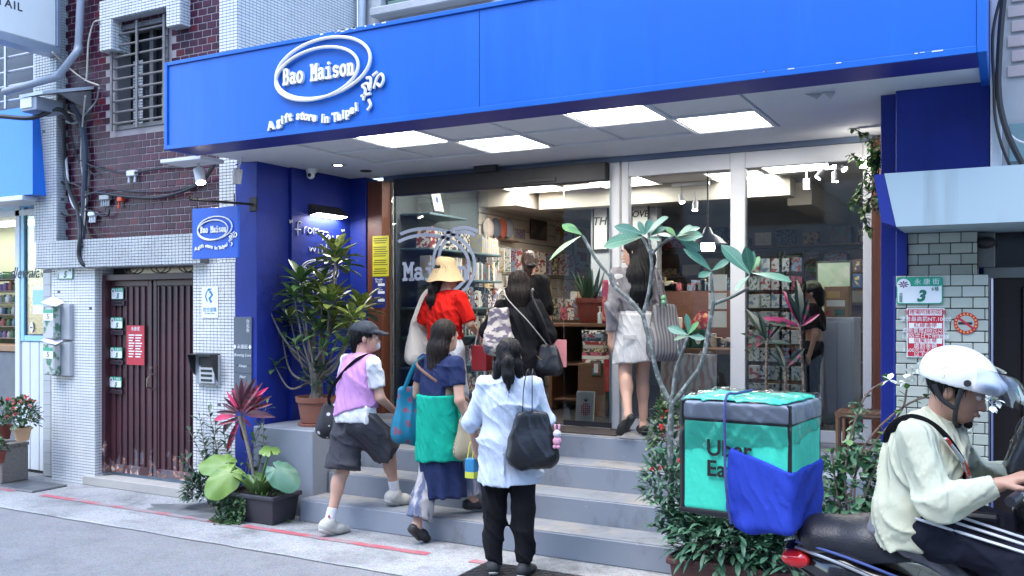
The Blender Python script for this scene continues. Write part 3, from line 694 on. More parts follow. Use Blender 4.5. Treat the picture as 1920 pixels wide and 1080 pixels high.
def bush_mesh(c, rx, ry, rz, n, L, w, m, parent, name='foliage', dirup=.4, kind='stuff', seed=1, droop=.4):
    rnd = random.Random(seed); mb = MB()
    for k in range(n):
        a = rnd.uniform(0, 2 * math.pi); b = math.asin(rnd.uniform(-.5, 1)); r = rnd.uniform(.45, 1) ** .6
        p = Vector((c[0] + rx * r * math.cos(a) * math.cos(b), c[1] + ry * r * math.sin(a) * math.cos(b), c[2] + rz * r * math.sin(b)))
        d = Vector((math.cos(a) * math.cos(b), math.sin(a) * math.cos(b), math.sin(b) + dirup)) + Vector([rnd.gauss(0, .45) for _ in range(3)])
        mb.leaf(p, d, L * rnd.uniform(.6, 1.2), w * rnd.uniform(.7, 1.2), droop * rnd.uniform(.2, 1.8), .3, 4)
    return mb.build(name, m, parent, True, kind=kind, norm=False)
def flowers(c, rx, ry, rz, n, size, m, parent, seed=3, top=.0):
    rnd = random.Random(seed)
    for k in range(n):
        a = rnd.uniform(0, 6.28); b = rnd.uniform(top, 1.3)
        p = Vector((c[0] + rx * math.cos(a) * math.cos(b), c[1] + ry * math.sin(a) * math.cos(b), c[2] + rz * math.sin(b))); mb = MB()
        for q in range(9):
            d = Vector([rnd.gauss(0, 1) for _ in range(3)]) + Vector((0, -.3, .7)); mb.leaf(p + d.normalized() * size * .25, d, size * .6, size * .5, .2, .1, 2)
        mb.build('flower', m, parent, norm=False)
def flower_pot(px, py, Y, rad, h, m, label, fm, nf, fol, seed, wavy=False):
    c = P(px, py, Y); t = thing('flower_pot', label, 'flower pot', c)
    wv = (lambda t_, z: 1 + (.07 * math.cos(8 * t_) if z > h * .8 else 0)) if wavy else None
    MB().lathe([(rad * .66, 0), (rad * .7, h * .1), (rad * .93, h * .8), (rad * 1.04, h * .86), (rad * 1.06, h), (rad * .95, h), (rad * .9, h * .85)], c, 32, wave=wv).build('pot', m, t, True)
    MB().lathe([(rad * .86, 0), (rad * .86, .01)], (c.x, c.y, c.z + h * .84), 14).build('soil', soil, t)
    mb = MB()
    for k in range(7): a = k * .9; mb.tube([(c.x, c.y, c.z + h * .8), (c.x + math.cos(a) * fol[0] * .6, c.y + math.sin(a) * fol[0] * .6, c.z + h + fol[1] * 1.0)], [.006, .003], 5)
    mb.build('stem', leafd, t)
    bush_mesh((c.x, c.y, c.z + h + fol[1] * .55), fol[0], fol[0] * .9, fol[1], fol[2], .06, .032, leafg, t, seed=seed)
    flowers((c.x, c.y, c.z + h + fol[1] * .6), fol[0] * 1.0, fol[0] * .9, fol[1] * 1.0, nf, .04, fm, t, seed, -.2)
MB().box((-11.5, LY + .35, 2.70), (-9.2, LY + .6, 2.715)).build('ceiling_light', emat('left_shop_light', (1, .97, .9), 3.0), shopL)
cream = mat('cream_plastic_pot', '#c99f7a', .45, var=.05); terra = mat('terracotta_dark', '#7a3b30', .7, var=.15)
flower_pot(42, 826, 5.56, .085, .13, cream, 'cream scalloped pot of red flowers on the plank bench', flr, 17, (.16, .19, 420), 5, True)
flower_pot(8, 823, 5.60, .075, .14, terra, 'brown pot of thin leggy flowers at the edge of the plank bench', flr, 5, (.11, .16, 110), 8)
c = P(0, 875, 5.28)
flower_pot(-3, 868, 5.3, .07, .11, terra, 'small pot with pink flowers on the low front of the plank bench', mat('flower_pink', '#ef7fb0', .5), 5, (.08, .08, 70), 9)
# ---------------------------------------------------------------- the gift shop
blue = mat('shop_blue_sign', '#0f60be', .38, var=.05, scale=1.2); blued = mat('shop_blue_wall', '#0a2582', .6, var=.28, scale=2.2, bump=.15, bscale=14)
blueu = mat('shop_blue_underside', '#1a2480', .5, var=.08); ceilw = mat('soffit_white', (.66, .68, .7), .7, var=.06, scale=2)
greyp = mix2('step_grey_paint', (.255, .285, .335), (.18, .20, .235), 1.7, .45, .8, .55, bump=.08, detail=9)
worn = mix2('worn_tread', (.22, .24, .27), (.30, .285, .27), 3.2, .48, .62, .7, bump=.2, detail=7)
brownw = mat('reddish_wood_panel', (.13, .042, .022), .45, var=.25, scale=4, stretch=(8, 8, .7), bump=.1, bscale=12)
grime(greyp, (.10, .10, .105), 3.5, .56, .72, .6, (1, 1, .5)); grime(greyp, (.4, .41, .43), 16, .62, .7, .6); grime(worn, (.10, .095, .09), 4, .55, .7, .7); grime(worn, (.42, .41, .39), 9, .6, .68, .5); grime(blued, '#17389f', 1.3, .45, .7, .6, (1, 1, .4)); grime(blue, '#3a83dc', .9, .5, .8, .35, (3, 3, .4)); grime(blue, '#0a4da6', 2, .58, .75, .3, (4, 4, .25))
shop = thing('gift_shop', 'gift shop with blue walls, white soffit and wide white framed glass front', 'shop', (-3, 7, 0))
GL = 7.17; FZ = .716; CZ = 3.0
# raised base, landing and walls
MB().box((-5.64, 7.08, 0), (-.1, 13, FZ - .002)).build('raised_floor', greyp, shop)
floor_in = mat('shop_floor_dark', (.06, .055, .055), .35, var=.2, scale=3)
MB().box((-5.6, GL + .04, FZ - .001), (-.15, 12.9, FZ + .004)).build('shop_floor', floor_in, shop)
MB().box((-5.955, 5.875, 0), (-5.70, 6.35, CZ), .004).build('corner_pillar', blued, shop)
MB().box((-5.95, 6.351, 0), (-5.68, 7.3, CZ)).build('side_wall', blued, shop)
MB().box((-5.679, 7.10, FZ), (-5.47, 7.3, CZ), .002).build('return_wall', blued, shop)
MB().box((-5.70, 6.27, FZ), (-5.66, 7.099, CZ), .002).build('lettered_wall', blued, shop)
MB().box((-5.466, 7.12, FZ), (-5.29, 7.25, CZ - .04), .004).build('wood_post', brownw, shop)
xr = P(1637, 600, 7.15).x
MB().box((xr, 7.12, FZ), (xr + .14, 7.25, CZ - .04), .004).build('wood_post', brownw, shop)
MB().box((-.665, 5.85, 0), (-.575, 7.6, CZ), .003).build('right_pillar_edge', blued, shop)
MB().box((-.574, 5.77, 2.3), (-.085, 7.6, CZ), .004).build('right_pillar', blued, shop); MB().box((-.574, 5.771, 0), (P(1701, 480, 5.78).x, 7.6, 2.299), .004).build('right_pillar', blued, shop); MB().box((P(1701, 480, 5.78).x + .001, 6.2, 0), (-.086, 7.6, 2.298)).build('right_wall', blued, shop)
MB().box((-.60, 5.765, 2.46), (-.32, 5.769, 2.475), .001).build('pillar_seam', blued, shop)
# soffit with coffered panels
mb = MB(); py0, py1 = 5.47, 6.62
lights = []
lx = [P(678, 260, 5).x]
def onc(x, y): return G(x, y, CZ)
L1, L2, L3, L4 = (onc(678, 260), onc(828, 264)), (onc(858, 266), onc(1027, 276)), (onc(1058, 214), onc(1243, 223)), (onc(1268, 225), onc(1452, 237))
gx0 = onc(600, 290).x; pw = .62
# ceiling grid: two rows of cells between the sign and the glass front
rowA, rowB = (5.36, 5.90), (5.935, 6.475)
xs = [-4.86 + k * .577 for k in range(7)]
MB().box((-5.81, 6.504, CZ), (-.1, 7.16, CZ + .05)).build('soffit_back', ceilw, shop)
MB().box((-5.81, 5.3, CZ), (xs[0] - .02, 6.503, CZ + .05)).build('soffit_end', ceilw, shop)
MB().box((xs[6] + .01, 5.3, CZ), (-.1, 6.503, CZ + .05)).build('soffit_end', ceilw, shop)
pm = MB().box((0, 0, 0), (.545, .52, .02), .004).mesh('soffit_panel', ceilw)
rib = MB().box((0, 0, 0), (.03, rowB[1] - 5.31, .045), .004).mesh('soffit_rib', ceilw)
for x in xs: link(rib, 'soffit_rib', shop, (x - .035, 5.31, CZ - .004))
MB().box((xs[0] - .02, 5.905, CZ - .002), (xs[6], 5.93, CZ + .04), .003).build('soffit_rib', ceilw, shop)
MB().box((xs[0] - .02, 6.478, CZ - .003), (xs[6], 6.503, CZ + .04), .003).build('soffit_rib', ceilw, shop)
glow = emat('light_panel', (1, .96, .91), 6.0)
lampf = mat('lamp_frame_white', (.7, .7, .7), .5)
lit = {(0, 0): 'first', (1, 1): 'x', (3, 0): 'x', (4, 1): 'x'}
names = {(1, 0): 'square ceiling light panel in the soffit beside the blue sign logo', (2, 1): 'square ceiling light panel in the soffit above the black door sensor',
         (4, 0): 'square ceiling light panel in the soffit, on the street side above the white door post', (5, 1): 'square ceiling light panel in the soffit above the white framed fixed panes'}
MB().box((xs[0], 5.31, CZ + .03), (xs[6], 6.5, CZ + .06)).build('soffit_deck', ceilw, shop)
for i in range(6):
    for j, (ya, yb) in enumerate((rowA, rowB)):
        x0 = xs[i] - .0
        if (i, j) in names:
            t = thing('ceiling_light', names[i, j], 'ceiling light', (x0 + .3, ya + .28, CZ), 'lit soffit panels')
            MB().box((x0 + .012, ya + .012, CZ + .006), (x0 + .530, yb - .012, CZ + .012)).build('diffuser', glow, t)
            mb = MB()
            for q in ((x0, ya, x0 + .012, yb), (x0 + .530, ya, x0 + .542, yb), (x0 + .012, ya, x0 + .530, ya + .012), (x0 + .012, yb - .012, x0 + .530, yb)): mb.box((q[0], q[1], CZ + .002), (q[2], q[3], CZ + .02))
            mb.build('frame', lampf, t)
        else: link(pm, 'soffit_panel', shop, (x0 - .003, ya + .01, CZ + .012))
# peeled corner of ceiling paper
c = onc(1540, 172); mb = MB(); mb.add([(c.x - .1, c.y, CZ - .001), (c.x - .02, c.y - .03, CZ - .05), (c.x, c.y + .05, CZ - .001)], [(0, 1, 2)]); mb.add([(c.x + .0, c.y, CZ - .001), (c.x + .06, c.y - .04, CZ - .06), (c.x + .07, c.y + .05, CZ - .001)], [(0, 1, 2)])
mb.build('peeling_paper', ceilw, shop)
# fascia sign
sgn = thing('fascia_sign', 'long bright blue fascia sign with raised white ring logo over the shop', 'shop sign', (-3, 5.1, 2.98))
SX0, SX1, SZ0, SZ1, SY = -5.83, -.085, 2.975, 3.66, 5.0
seam = [SX0 + .035, P(897, 100, SY).x, -.13]
for k in range(2): MB().box((seam[k] + (.002 if k else 0), SY + .012, SZ0 + .035), (seam[k + 1] - .002, SY + .03, SZ1 - .03), .001).build('face_panel', blue, sgn)
mb = MB(); mb.box((SX0 + .035, SY + .004, SZ0), (SX1 - .045, SY + .32, SZ0 + .034), .003); mb.build('bottom_trim', blueu, sgn)
MB().box((SX0 + .036, SY - .002, SZ0 - .001), (SX1 - .046, SY + .003, SZ0 + .034), .002).build('front_lip', blue, sgn)
MB().box((SX0 + .036, SY - .002, SZ1 - .029), (SX1 - .046, SY + .32, SZ1), .003).build('top_trim', blue, sgn)
MB().box((SX0, SY - .002, SZ0 - .001), (SX0 + .0345, SY + .33, SZ1), .003).build('end_trim', blue, sgn)
MB().box((SX1 - .0445, SY - .002, SZ0 - .001), (SX1, 5.9, SZ1), .003).build('end_trim', blue, sgn)
MB().box((SX0 + .04, SY + .04, SZ0 + .036), (SX1 - .05, SY + .3, SZ1 - .032)).build('core', blueu, sgn)
chip = mat('chipped_paint_white', (.7, .72, .75), .8, var=.1); rnd = random.Random(4)
mb = MB()
for k in range(34):
    x = rnd.choice((rnd.uniform(-4.3, -3.5), rnd.uniform(-2.6, -2.2), rnd.uniform(-1.2, -.2))); w = rnd.uniform(.008, .04)
    if x > -2: mb.box((x, SY - .0035, SZ0 + .026 + rnd.uniform(0, .006)), (x + w * 1.5, SY - .0025, SZ0 + .034))
    else: mb.box((x, SY - .0035, SZ1 - rnd.uniform(.006, .016)), (x + w, SY - .0025, SZ1 + .001))
mb.build('chipped_paint', chip, sgn, kind='stuff')
letter = mat('raised_letter_white', (.86, .83, .76), .4, var=.02)
# typewriter letters as strokes with slab serifs (unit: cap height 1, width .75)
def arc(cx, cy, rx, ry, a0, a1, n=8): return [(cx + rx * math.cos(R(a0 + (a1 - a0) * k / n)), cy + ry * math.sin(R(a0 + (a1 - a0) * k / n))) for k in range(n + 1)]
GLY = {
 'B': [[(.05, 0), (.42, 0)] + arc(.42, .26, .22, .26, -90, 90)[1:] + [(.15, .52)], [(.42, .52)] + arc(.4, .75, .18, .24, -90, 90)[1:] + [(.05, 1)], [(.15, 0), (.15, 1)]],
 'M': [[(.12, 0), (.12, 1), (.375, .45), (.63, 1), (.63, 0)], [(0, 1), (.14, 1)], [(.61, 1), (.75, 1)], [(0, 0), (.25, 0)], [(.5, 0), (.75, 0)]],
 'a': [arc(.33, .48, .22, .2, 150, 0)[0:] + [(.55, .08), (.72, .03)], arc(.33, .2, .22, .19, 30, 390, 12)],
 'o': [arc(.375, .34, .28, .34, 0, 360, 14)],
 'i': [[(.14, .66), (.4, .66), (.4, 0)], [(.1, 0), (.68, 0)], [(.36, .98), (.42, .93)]],
 's': [arc(.375, .5, .22, .17, 25, 270, 8) + arc(.375, .17, .24, .17, 90, -155, 8)],
 'n': [[(.05, .66), (.18, .66), (.18, 0)], [(.05, 0), (.32, 0)], arc(.38, .44, .2, .22, 170, 0) + [(.58, 0)], [(.46, 0), (.72, 0)]],
}
def typed(word, T, h, r, depth, adv=.86, xs=1.0):
    mb = MB(T); x = -adv * len(word) / 2 + .05
    for ch in word:
        if ch in GLY:
            for st in GLY[ch]:
                pts = [((x + p[0]) * h * xs, (p[1] - .5) * h) for p in st]
                for (p, q) in zip(pts[:-1], pts[1:]):
                    d = Vector((q[0] - p[0], q[1] - p[1])); l = d.length
                    if l < 1e-6: continue
                    d /= l; n = Vector((-d.y, d.x)) * r; e = d * r * .7
                    a, b, c, dd = (p[0] - e.x + n.x, p[1] - e.y + n.y), (q[0] + e.x + n.x, q[1] + e.y + n.y), (q[0] + e.x - n.x, q[1] + e.y - n.y), (p[0] - e.x - n.x, p[1] - e.y - n.y)
                    z1 = depth + random.uniform(0, depth * .06 + 1e-5)
                    mb.prism([dd, c, b, a], 0, z1, 'Z')
        x += adv
    return mb
def ring(T, cx, cy, a, b, rot, r, z, m, parent, name='ring', n=48, t0=0, t1=2 * math.pi):
    pts = []
    for k in range(n + 1):
        t = t0 + (t1 - t0) * k / n; x, y = a * math.cos(t), b * math.sin(t); c, s = math.cos(R(rot)), math.sin(R(rot))
        pts.append((cx + x * c - y * s, cy + x * s + y * c, z))
    mb = MB(T); full = abs(t1 - t0) > 6.2
    mb.tube(pts[:-1] if full else pts, r, 8, closed=full); return mb.build(name, m, parent, True)
def logo(T, s, parent, m, depth, doodle=True):
    ring(T, .02 * s, .02 * s, .425 * s, .205 * s, 3, .012 * s, depth, m, parent); ring(T, -.03 * s, -.015 * s, .375 * s, .178 * s, 3, .0115 * s, depth * 1.15, m, parent)
    [typed(w_, T @ Matrix.Translation((-.02 * s, .0, 0)), .105 * s, .0088 * s, depth, .86, .72).build('shop_name', m, parent, norm=False) for w_ in ('Bao       ', '    Maison')]
    mb = MB(T); line = 'A gift store in Taipei'
    for k, ch in enumerate(line):
        if ch == ' ': mb.build('tagline_word', m, parent, norm=False); mb = MB(T); continue
        vs_, fs_ = text_verts(ch, .085 * s, depth * .5, 'CENTER', .004 * s)
        u = k / (len(line) - 1); x = (-.46 + .78 * u) * s; y = (-.31 + .035 * math.sin(u * 6.6 - .3) + .045 * u * u - .02) * s; an = .12 * math.cos(u * 6.6)
        mb.add([(x + v.x * math.cos(an) - v.y * math.sin(an), y + v.x * math.sin(an) + v.y * math.cos(an), v.z + depth * .5) for v in vs_], fs_)
    mb.build('tagline_word', m, parent, norm=False); mb = MB(T)
    for st in ([(.40, -.2), (.42, -.13), (.39, -.1), (.44, -.09), (.46, -.14), (.47, -.06), (.43, -.05)], [(.45, -.2), (.47, -.24), (.44, -.27)], [(.5, -.13), (.53, -.06), (.57, -.04), (.59, -.08), (.56, -.12), (.53, -.1)], [(.49, -.04), (.53, -.02)], [(.38, -.17), (.47, -.16)]):
        mb.tube(cr([((p[0] * .9 + .02) * s, (p[1] - .045) * s, depth * .7) for p in st], 4), .0115 * s, 6)
    mb.build('doodle', m, parent, True)
lc = P(603, 135, SY + .012); logo(face_T(lc), 1.0, sgn, letter, .022)
# upper wall behind the sign, pipe and window
UY = 7.55; upw = mat('upper_wall_render', (.42, .43, .44), .85, var=.2, scale=3, bump=.3)
MB().box((-5.92, UY, CZ + .3), (0, UY + .2, 7)).build('upper_wall', upw, shop)
MB().box((-5.9, 5.33, CZ + .061), (-.1, UY, CZ + .2)).build('canopy_roof', mat('roof_grey', (.3, .31, .32), .9), shop)
MB().tube([P(678, 60, UY - .06), P(680, -60, UY - .06)], .04, 10).build('down_pipe', mat('pipe_pale', (.5, .54, .58), .5), None, True, 'pale grey down pipe above the blue fascia beside the small upper window', 'pipe')
t = thing('upper_window', 'grey framed upper window above the blue fascia sign', 'window', P(800, 10, UY - .05))
a = P(722, 18, UY - .03); b = P(905, -40, UY - .03)
MB().box((a.x, UY - .02, a.z), (b.x, UY - .01, b.z + .4)).build('pane', mat('upper_pane', (.06, .1, .1), .1, var=0), t)
MB().box((a.x - .1, UY - .16, a.z - .09), (b.x + .1, UY - .001, a.z - .005), .01).build('sill', upw, t)
MB().box((a.x - .12, UY - .1, a.z - .004), (a.x, UY - .003, b.z + .4), .005).build('jamb', upw, t)
for k in range(5): MB().box((a.x + .05, UY - .05, a.z + .03 + k * .06), (b.x, UY - .03, a.z + .07 + k * .06), .004).build('louvre', mat('louvre_green', (.12, .2, .17), .5), t)
# ---------------------------------------------------------------- steps and plinths
st = thing('front_steps', 'four wide grey painted concrete steps with worn treads up to the shop', 'steps', (-3.4, 6, 0))
SYS = [5.69, 6.015, 6.34, 6.655]; SXR = -1.0
for k in range(4):
    zt = .179 * (k + 1); x0 = -5.05 if k == 0 else -5.03
    o = MB().box((x0, SYS[k], .0 if k == 0 else .179 * k - .1), (SXR, (SYS[k + 1] + .02) if k < 3 else 7.079, zt - .006), .006).build('step', greyp, st)
    MB().box((x0 + .002, SYS[k] + .004, zt - .0055), (SXR - .002, (SYS[k + 1] - .001) if k < 3 else 7.078, zt), .003).build('tread', worn, o)
pl = thing('left_plinth', 'grey painted plinth beside the steps carrying the terracotta pot', 'plinth', (-5.3, 6.2, 0))
MB().box((-5.70, 5.83, 0), (-5.04, 7.078, FZ), .008).build('block', greyp, pl)
pr = thing('right_plinth', 'grey painted plinth behind the flower planter beside the tiled pillar', 'plinth', (-.8, 6.2, 0))
MB().box((-.998, 5.75, 0), (-.668, 7.078, FZ - .003), .008).build('block', greyp, pr)
t = MB().box((-4.05, 6.72, FZ + .001), (-2.72, 7.07, FZ + .010), .003).build('door_mat', mat('mat_brown', (.075, .06, .055), .95, var=.25, scale=30, bump=.6, bscale=150), None, label='dark brown door mat at the top of the steps', cat='mat')
# ---------------------------------------------------------------- glass front
alu = mat('door_frame_white', (.6, .61, .62), .45, var=.05); glz = glassmat('shop_glass', (.90, .935, .94), 1.35)
gf = thing('glass_front', 'white framed fixed glass panes on the right half of the shop front', 'glass front', (-1.9, GL, FZ))
def X_(px): return P(px, 600, GL).x
HZ = 2.955
posts = [(X_(1145), X_(1164)), (X_(1168), X_(1181)), (X_(1371), X_(1399)), (X_(1619), X_(1636))]
for (a, b) in posts: MB().box((a, GL - .03, FZ), (b, GL + .04, HZ - .002), .004).build('post', alu, gf)
MB().box((-5.29, GL - .035, HZ), (xr, GL + .06, CZ + .0), .003).build('head_rail', mat('head_rail_blue_grey', (.12, .16, .24), .4), gf)
for (a, b) in ((posts[1][1], posts[2][0]), (posts[2][1], posts[3][0])):
    MB().box((a + .001, GL - .028, HZ - .13), (b - .001, GL + .038, HZ - .003), .004).build('top_rail', alu, gf)
    MB().box((a + .001, GL - .028, FZ + .001), (b - .001, GL + .038, FZ + .09), .004).build('bottom_rail', alu, gf)
    MB().box((a, GL, FZ + .09), (b, GL + .006, HZ - .13)).build('pane', glz, gf)
sd = thing('sliding_door', 'frameless glass sliding door with blue top rail, standing at the left of the entrance', 'glass door', (P(820, 600, 7.1).x, 7.1, FZ))
a, b = P(735, 600, 7.1).x, P(914, 600, 7.1).x
MB().box((a, 7.10, FZ + .012), (b, 7.108, 2.79)).build('pane', glz, sd)
MB().box((a + .02, 7.09, P(830, 362, 7.1).z), (b, 7.118, P(830, 346, 7.1).z), .003).build('top_rail', mat('rail_blue', '#161d78', .4), sd)
dec = mat('frosted_decal', (.30, .36, .50), .6, var=0)
def vinyl(a, b, t0, t1, dx, dz, name='ring_decal'):
    c = P(850, 487, 7.095); mb = MB(face_T(c)); n = 30; vs = []
    for k in range(n + 1):
        t = R(t0 + (t1 - t0) * k / n); vs += [(dx + (a - .016) * math.cos(t), dz + (b - .016) * math.sin(t), 0), (dx + (a + .016) * math.cos(t), dz + (b + .016) * math.sin(t), 0)]
    mb.add(vs, [(2 * k, 2 * k + 1, 2 * k + 3, 2 * k + 2) for k in range(n)]); mb.build(name, dec, sd, norm=False)
vinyl(.56, .36, -88, 118, -.33, -.06); vinyl(.50, .30, -88, 125, -.33, -.06); vinyl(.32, .32, 60, 200, .10, -.03); vinyl(.26, .26, 60, 200, .10, -.01)
c = P(815, 508, 7.095); typed('Maison', face_T((c.x, 7.0945, c.z)), .15, .014, .001, .8).build('name_decal', dec, sd, norm=False)
a2, b2 = P(1057, 600, 7.13).x, P(1146, 600, 7.13).x
t = thing('sliding_door', 'frameless glass sliding door beside the white door post, right of the entrance', 'glass door', (a2, 7.13, FZ))
MB().box((a2, 7.128, FZ + .012), (b2, 7.136, 2.79)).build('pane', glz, t)
MB().box((a2, 7.122, FZ + .006), (b2, 7.142, FZ + .05)).build('bottom_rail', mat('rail_dark', (.03, .03, .04), .4), t)
t = thing('door_header', 'black automatic door header beam over the entrance', 'door header', (-4, 7.1, 2.8))
MB().box((P(738, 340, 7.07).x, 7.06, P(950, 345, 7.07).z - .03), (posts[0][0] - .003, 7.16, HZ - .002), .005).build('beam', black, t)
c = P(914, 313, 7.05); MB().box((c.x - .12, 7.0, c.z - .045), (c.x + .11, 7.055, c.z + .045), .008).build('sensor', black, t)
c = P(1000, 332, 7.06); MB().box((c.x - .12, 7.045, c.z - .05), (c.x + .22, 7.059, c.z - .012), .004).build('rail_cover', black, t)
# posters on the left wood post
yel = mat('poster_yellow', '#b9b41c', .6, var=.05); inky = mat('poster_ink', '#5a5a10', .6, var=0); navy = mat('poster_navy', '#1c2c72', .55, var=.05)
t = thing('yellow_poster', 'yellow notice sheet with dark print on the brown wood post', 'poster', P(713, 480, 7.1))
a = P(699, 443, 7.118); b = P(729, 518, 7.118); MB().box((a.x, 7.114, b.z), (b.x, 7.119, a.z)).build('sheet', yel, t); cx = (a.x + b.x) / 2
for k in range(17):
    if k not in (3, 9, 13): MB().box((a.x + .012 + .012 * (k % 4 == 2), 7.1128, a.z - .03 - k * .021), (b.x - .012 - .01 * (k % 3), 7.1138, a.z - .02 - k * .021)).build('print_line', inky, t)
t = thing('blue_poster', 'navy poster with white printed panels on the brown wood post', 'poster', P(711, 550, 7.1))
a = P(699, 520, 7.118); b = P(723, 577, 7.118); MB().box((a.x, 7.114, b.z), (b.x, 7.119, a.z)).build('sheet', navy, t); cx = (a.x + b.x) / 2
lettering([('Google', cx, a.z - .022, .03), ('Review', cx, a.z - .045, .026), ('Instagram', cx, a.z - .12, .024), ('Job Card', cx, a.z - .2, .028)], face_T((0, 7.1135, 0)), white, t)
for k in range(3): MB().box((cx - .01, 7.1125, a.z - .085 - k * .075), (b.x - .008, 7.1138, a.z - .06 - k * .075)).build('white_panel', white, t)
# lettering on the blue side wall (wall faces +X)
wl = mat('wall_line_white', (.36, .38, .46), .6, var=0); WX = -5.6585
def wallpts(pts): return [PX(p[0], p[1], WX + .002) for p in pts]
wt = thing('wall_lettering', 'white outlined handwriting and shop logo painted on the dark blue side wall', 'wall lettering', (WX, 6.7, 2))
HW = [[(565, 418), (561, 415), (558, 420), (558, 441)], [(553, 430), (564, 431)], [(570, 425), (570, 437)], [(570, 429), (575, 425)], [(580, 427), (577, 433), (581, 438), (585, 432), (580, 427)], [(588, 440), (588, 430), (591, 429), (592, 438)], [(592, 431), (596, 430), (598, 440)],
      [(598, 433), (615, 436)], [(606, 435), (605, 451)], [(616, 440), (611, 446), (616, 451), (618, 442), (619, 452)], [(624, 442), (624, 452)], [(632, 455), (632, 443), (636, 443), (636, 449), (632, 450)], [(640, 446), (640, 450)],
      [(580, 463), (582, 471), (586, 465), (589, 472), (592, 464)], [(597, 466), (597, 474)], [(604, 458), (604, 475)], [(600, 464), (609, 465)], [(612, 458), (612, 476)], [(612, 468), (617, 468), (617, 477)], [(624, 462), (624, 478)], [(543, 412), (544, 418)], [(547, 412), (547, 417)], [(641, 430), (642, 435)], [(645, 430), (645, 434)]]
for s_ in HW: MB().tube(cr(wallpts(s_), 3) if len(s_) > 2 else wallpts(s_), .006, 5).build('handwriting_stroke', wl, wt, True)
lc2 = PX(601, 508, WX + .003); T2 = face_T(lc2, (0, 1, 0)); ring(T2, 0, 0, .26, .1, -3, .006, 0, wl, wt); ring(T2, -.01, .006, .24, .092, 4, .006, 0, wl, wt)
[typed(w_, T2, .055, .005, .002, .84).build('shop_name', wl, wt, norm=False) for w_ in ('Bao       ', '    Maison')]
lettering([('A gift store in Taipei', 0, -.15, .045)], T2, wl, wt, 'tagline')
cc = PX(596, 567, WX + .003); mb = MB(face_T(cc, (0, 1, 0)))
for i in range(6):
    for j in range(6):
        if (i + j) % 2 == 0: mb.quad((-.09 + i * .03, .08 - j * .028, 0), (-.06 + i * .03, .08 - j * .028, 0), (-.06 + i * .03, .052 - j * .028, 0), (-.09 + i * .03, .052 - j * .028, 0))
mb.build('checker_mark', wl, wt, norm=False)
# wall lamp, camera, downlights
t = thing('wall_lamp', 'black wedge wall lamp lighting the handwriting on the blue wall', 'wall lamp', PX(605, 400, WX)); c = PX(603, 398, WX)
mb = MB(); y0, y1 = PX(578, 400, WX).y, PX(636, 400, WX).y
mb.add([(WX, y0, c.z + .06), (WX + .03, y0 + .02, c.z + .06), (WX + .12, y0, c.z - .025), (WX, y0, c.z - .045), (WX, y1, c.z + .06), (WX + .03, y1 - .02, c.z + .06), (WX + .12, y1, c.z - .025), (WX, y1, c.z - .045)], [(0, 1, 2, 3), (7, 6, 5, 4), (0, 4, 5, 1), (1, 5, 6, 2), (3, 2, 6, 7)])
mb.build('housing', black, t)
MB().add([(WX + .015, y0 + .01, c.z - .047), (WX + .11, y0 + .01, c.z - .029), (WX + .11, y1 - .01, c.z - .029), (WX + .015, y1 - .01, c.z - .047)], [(0, 1, 2, 3)]).build('lens', emat('lamp_lens', (1, .97, .92), 14), t)
c = onc(584, 317); t = thing('security_camera', 'small white dome security camera under the soffit by the blue wall', 'camera', c)
MB().lathe([(.05, 0), (.05, -.03), (.035, -.04)], c, 16).build('base', white, t, True); MB().ball((c.x, c.y - .01, c.z - .055), .038).build('dome', white, t, True); MB().ball((c.x + .01, c.y - .04, c.z - .06), .018).build('eye', black, t, True)
for (px, py, lab, on) in ((634, 309, 'round downlight in the soffit near the security camera, lit', 1), (686, 320, 'round unlit downlight in the soffit near the wood post', 0)):
    c = onc(px, py); t = thing('downlight', lab, 'downlight', c)
    MB().lathe([(.055, 0), (.055, -.008), (.042, -.008), (.04, -.002)], c, 20).build('rim', black, t, True)
    MB().lathe([(.036, -.003), (.036, -.005)], c, 16).build('lens', emat('lamp_lens', (1, .97, .92), 14) if on else dark, t)
# spot lamps under the sign's left end
ws = mat('spot_white', (.62, .62, .64), .4)
def spot(a, d, l, r, label, on=True, name='spot_lamp', mount=None, m=None):
    t = thing(name, label, 'spot lamp', a); d = Vector(d).normalized(); a = Vector(a)
    MB().tube([a, a + d * l], r, 14).build('barrel', m or ws, t, True)
    MB().tube([a + d * (l - .002), a + d * (l + .003)], r * .85, 14).build('lens', emat('spot_lens', (1, .9, .75), 18) if on else dark, t)
    MB().tube([a, mount or (a + Vector((0, 0, .09)))], .009, 6).build('arm', m or ws, t)
c = P(372, 318, 5.5); spot(c, (.25, -.1, -.55), .13, .042, 'small white spot lamp aimed at the hanging blue sign', True, mount=(c.x, c.y, 2.97))
c = P(446, 317, 5.6); spot(c, (-.15, .05, -.6), .12, .04, 'small white spot lamp against the blue corner pillar', False, mount=(c.x + .05, c.y, 2.98))
MB().box((-6.3, 5.36, 2.955), (-5.82, 5.62, 2.985), .004).build('lamp_shelf', ceilw, shop)
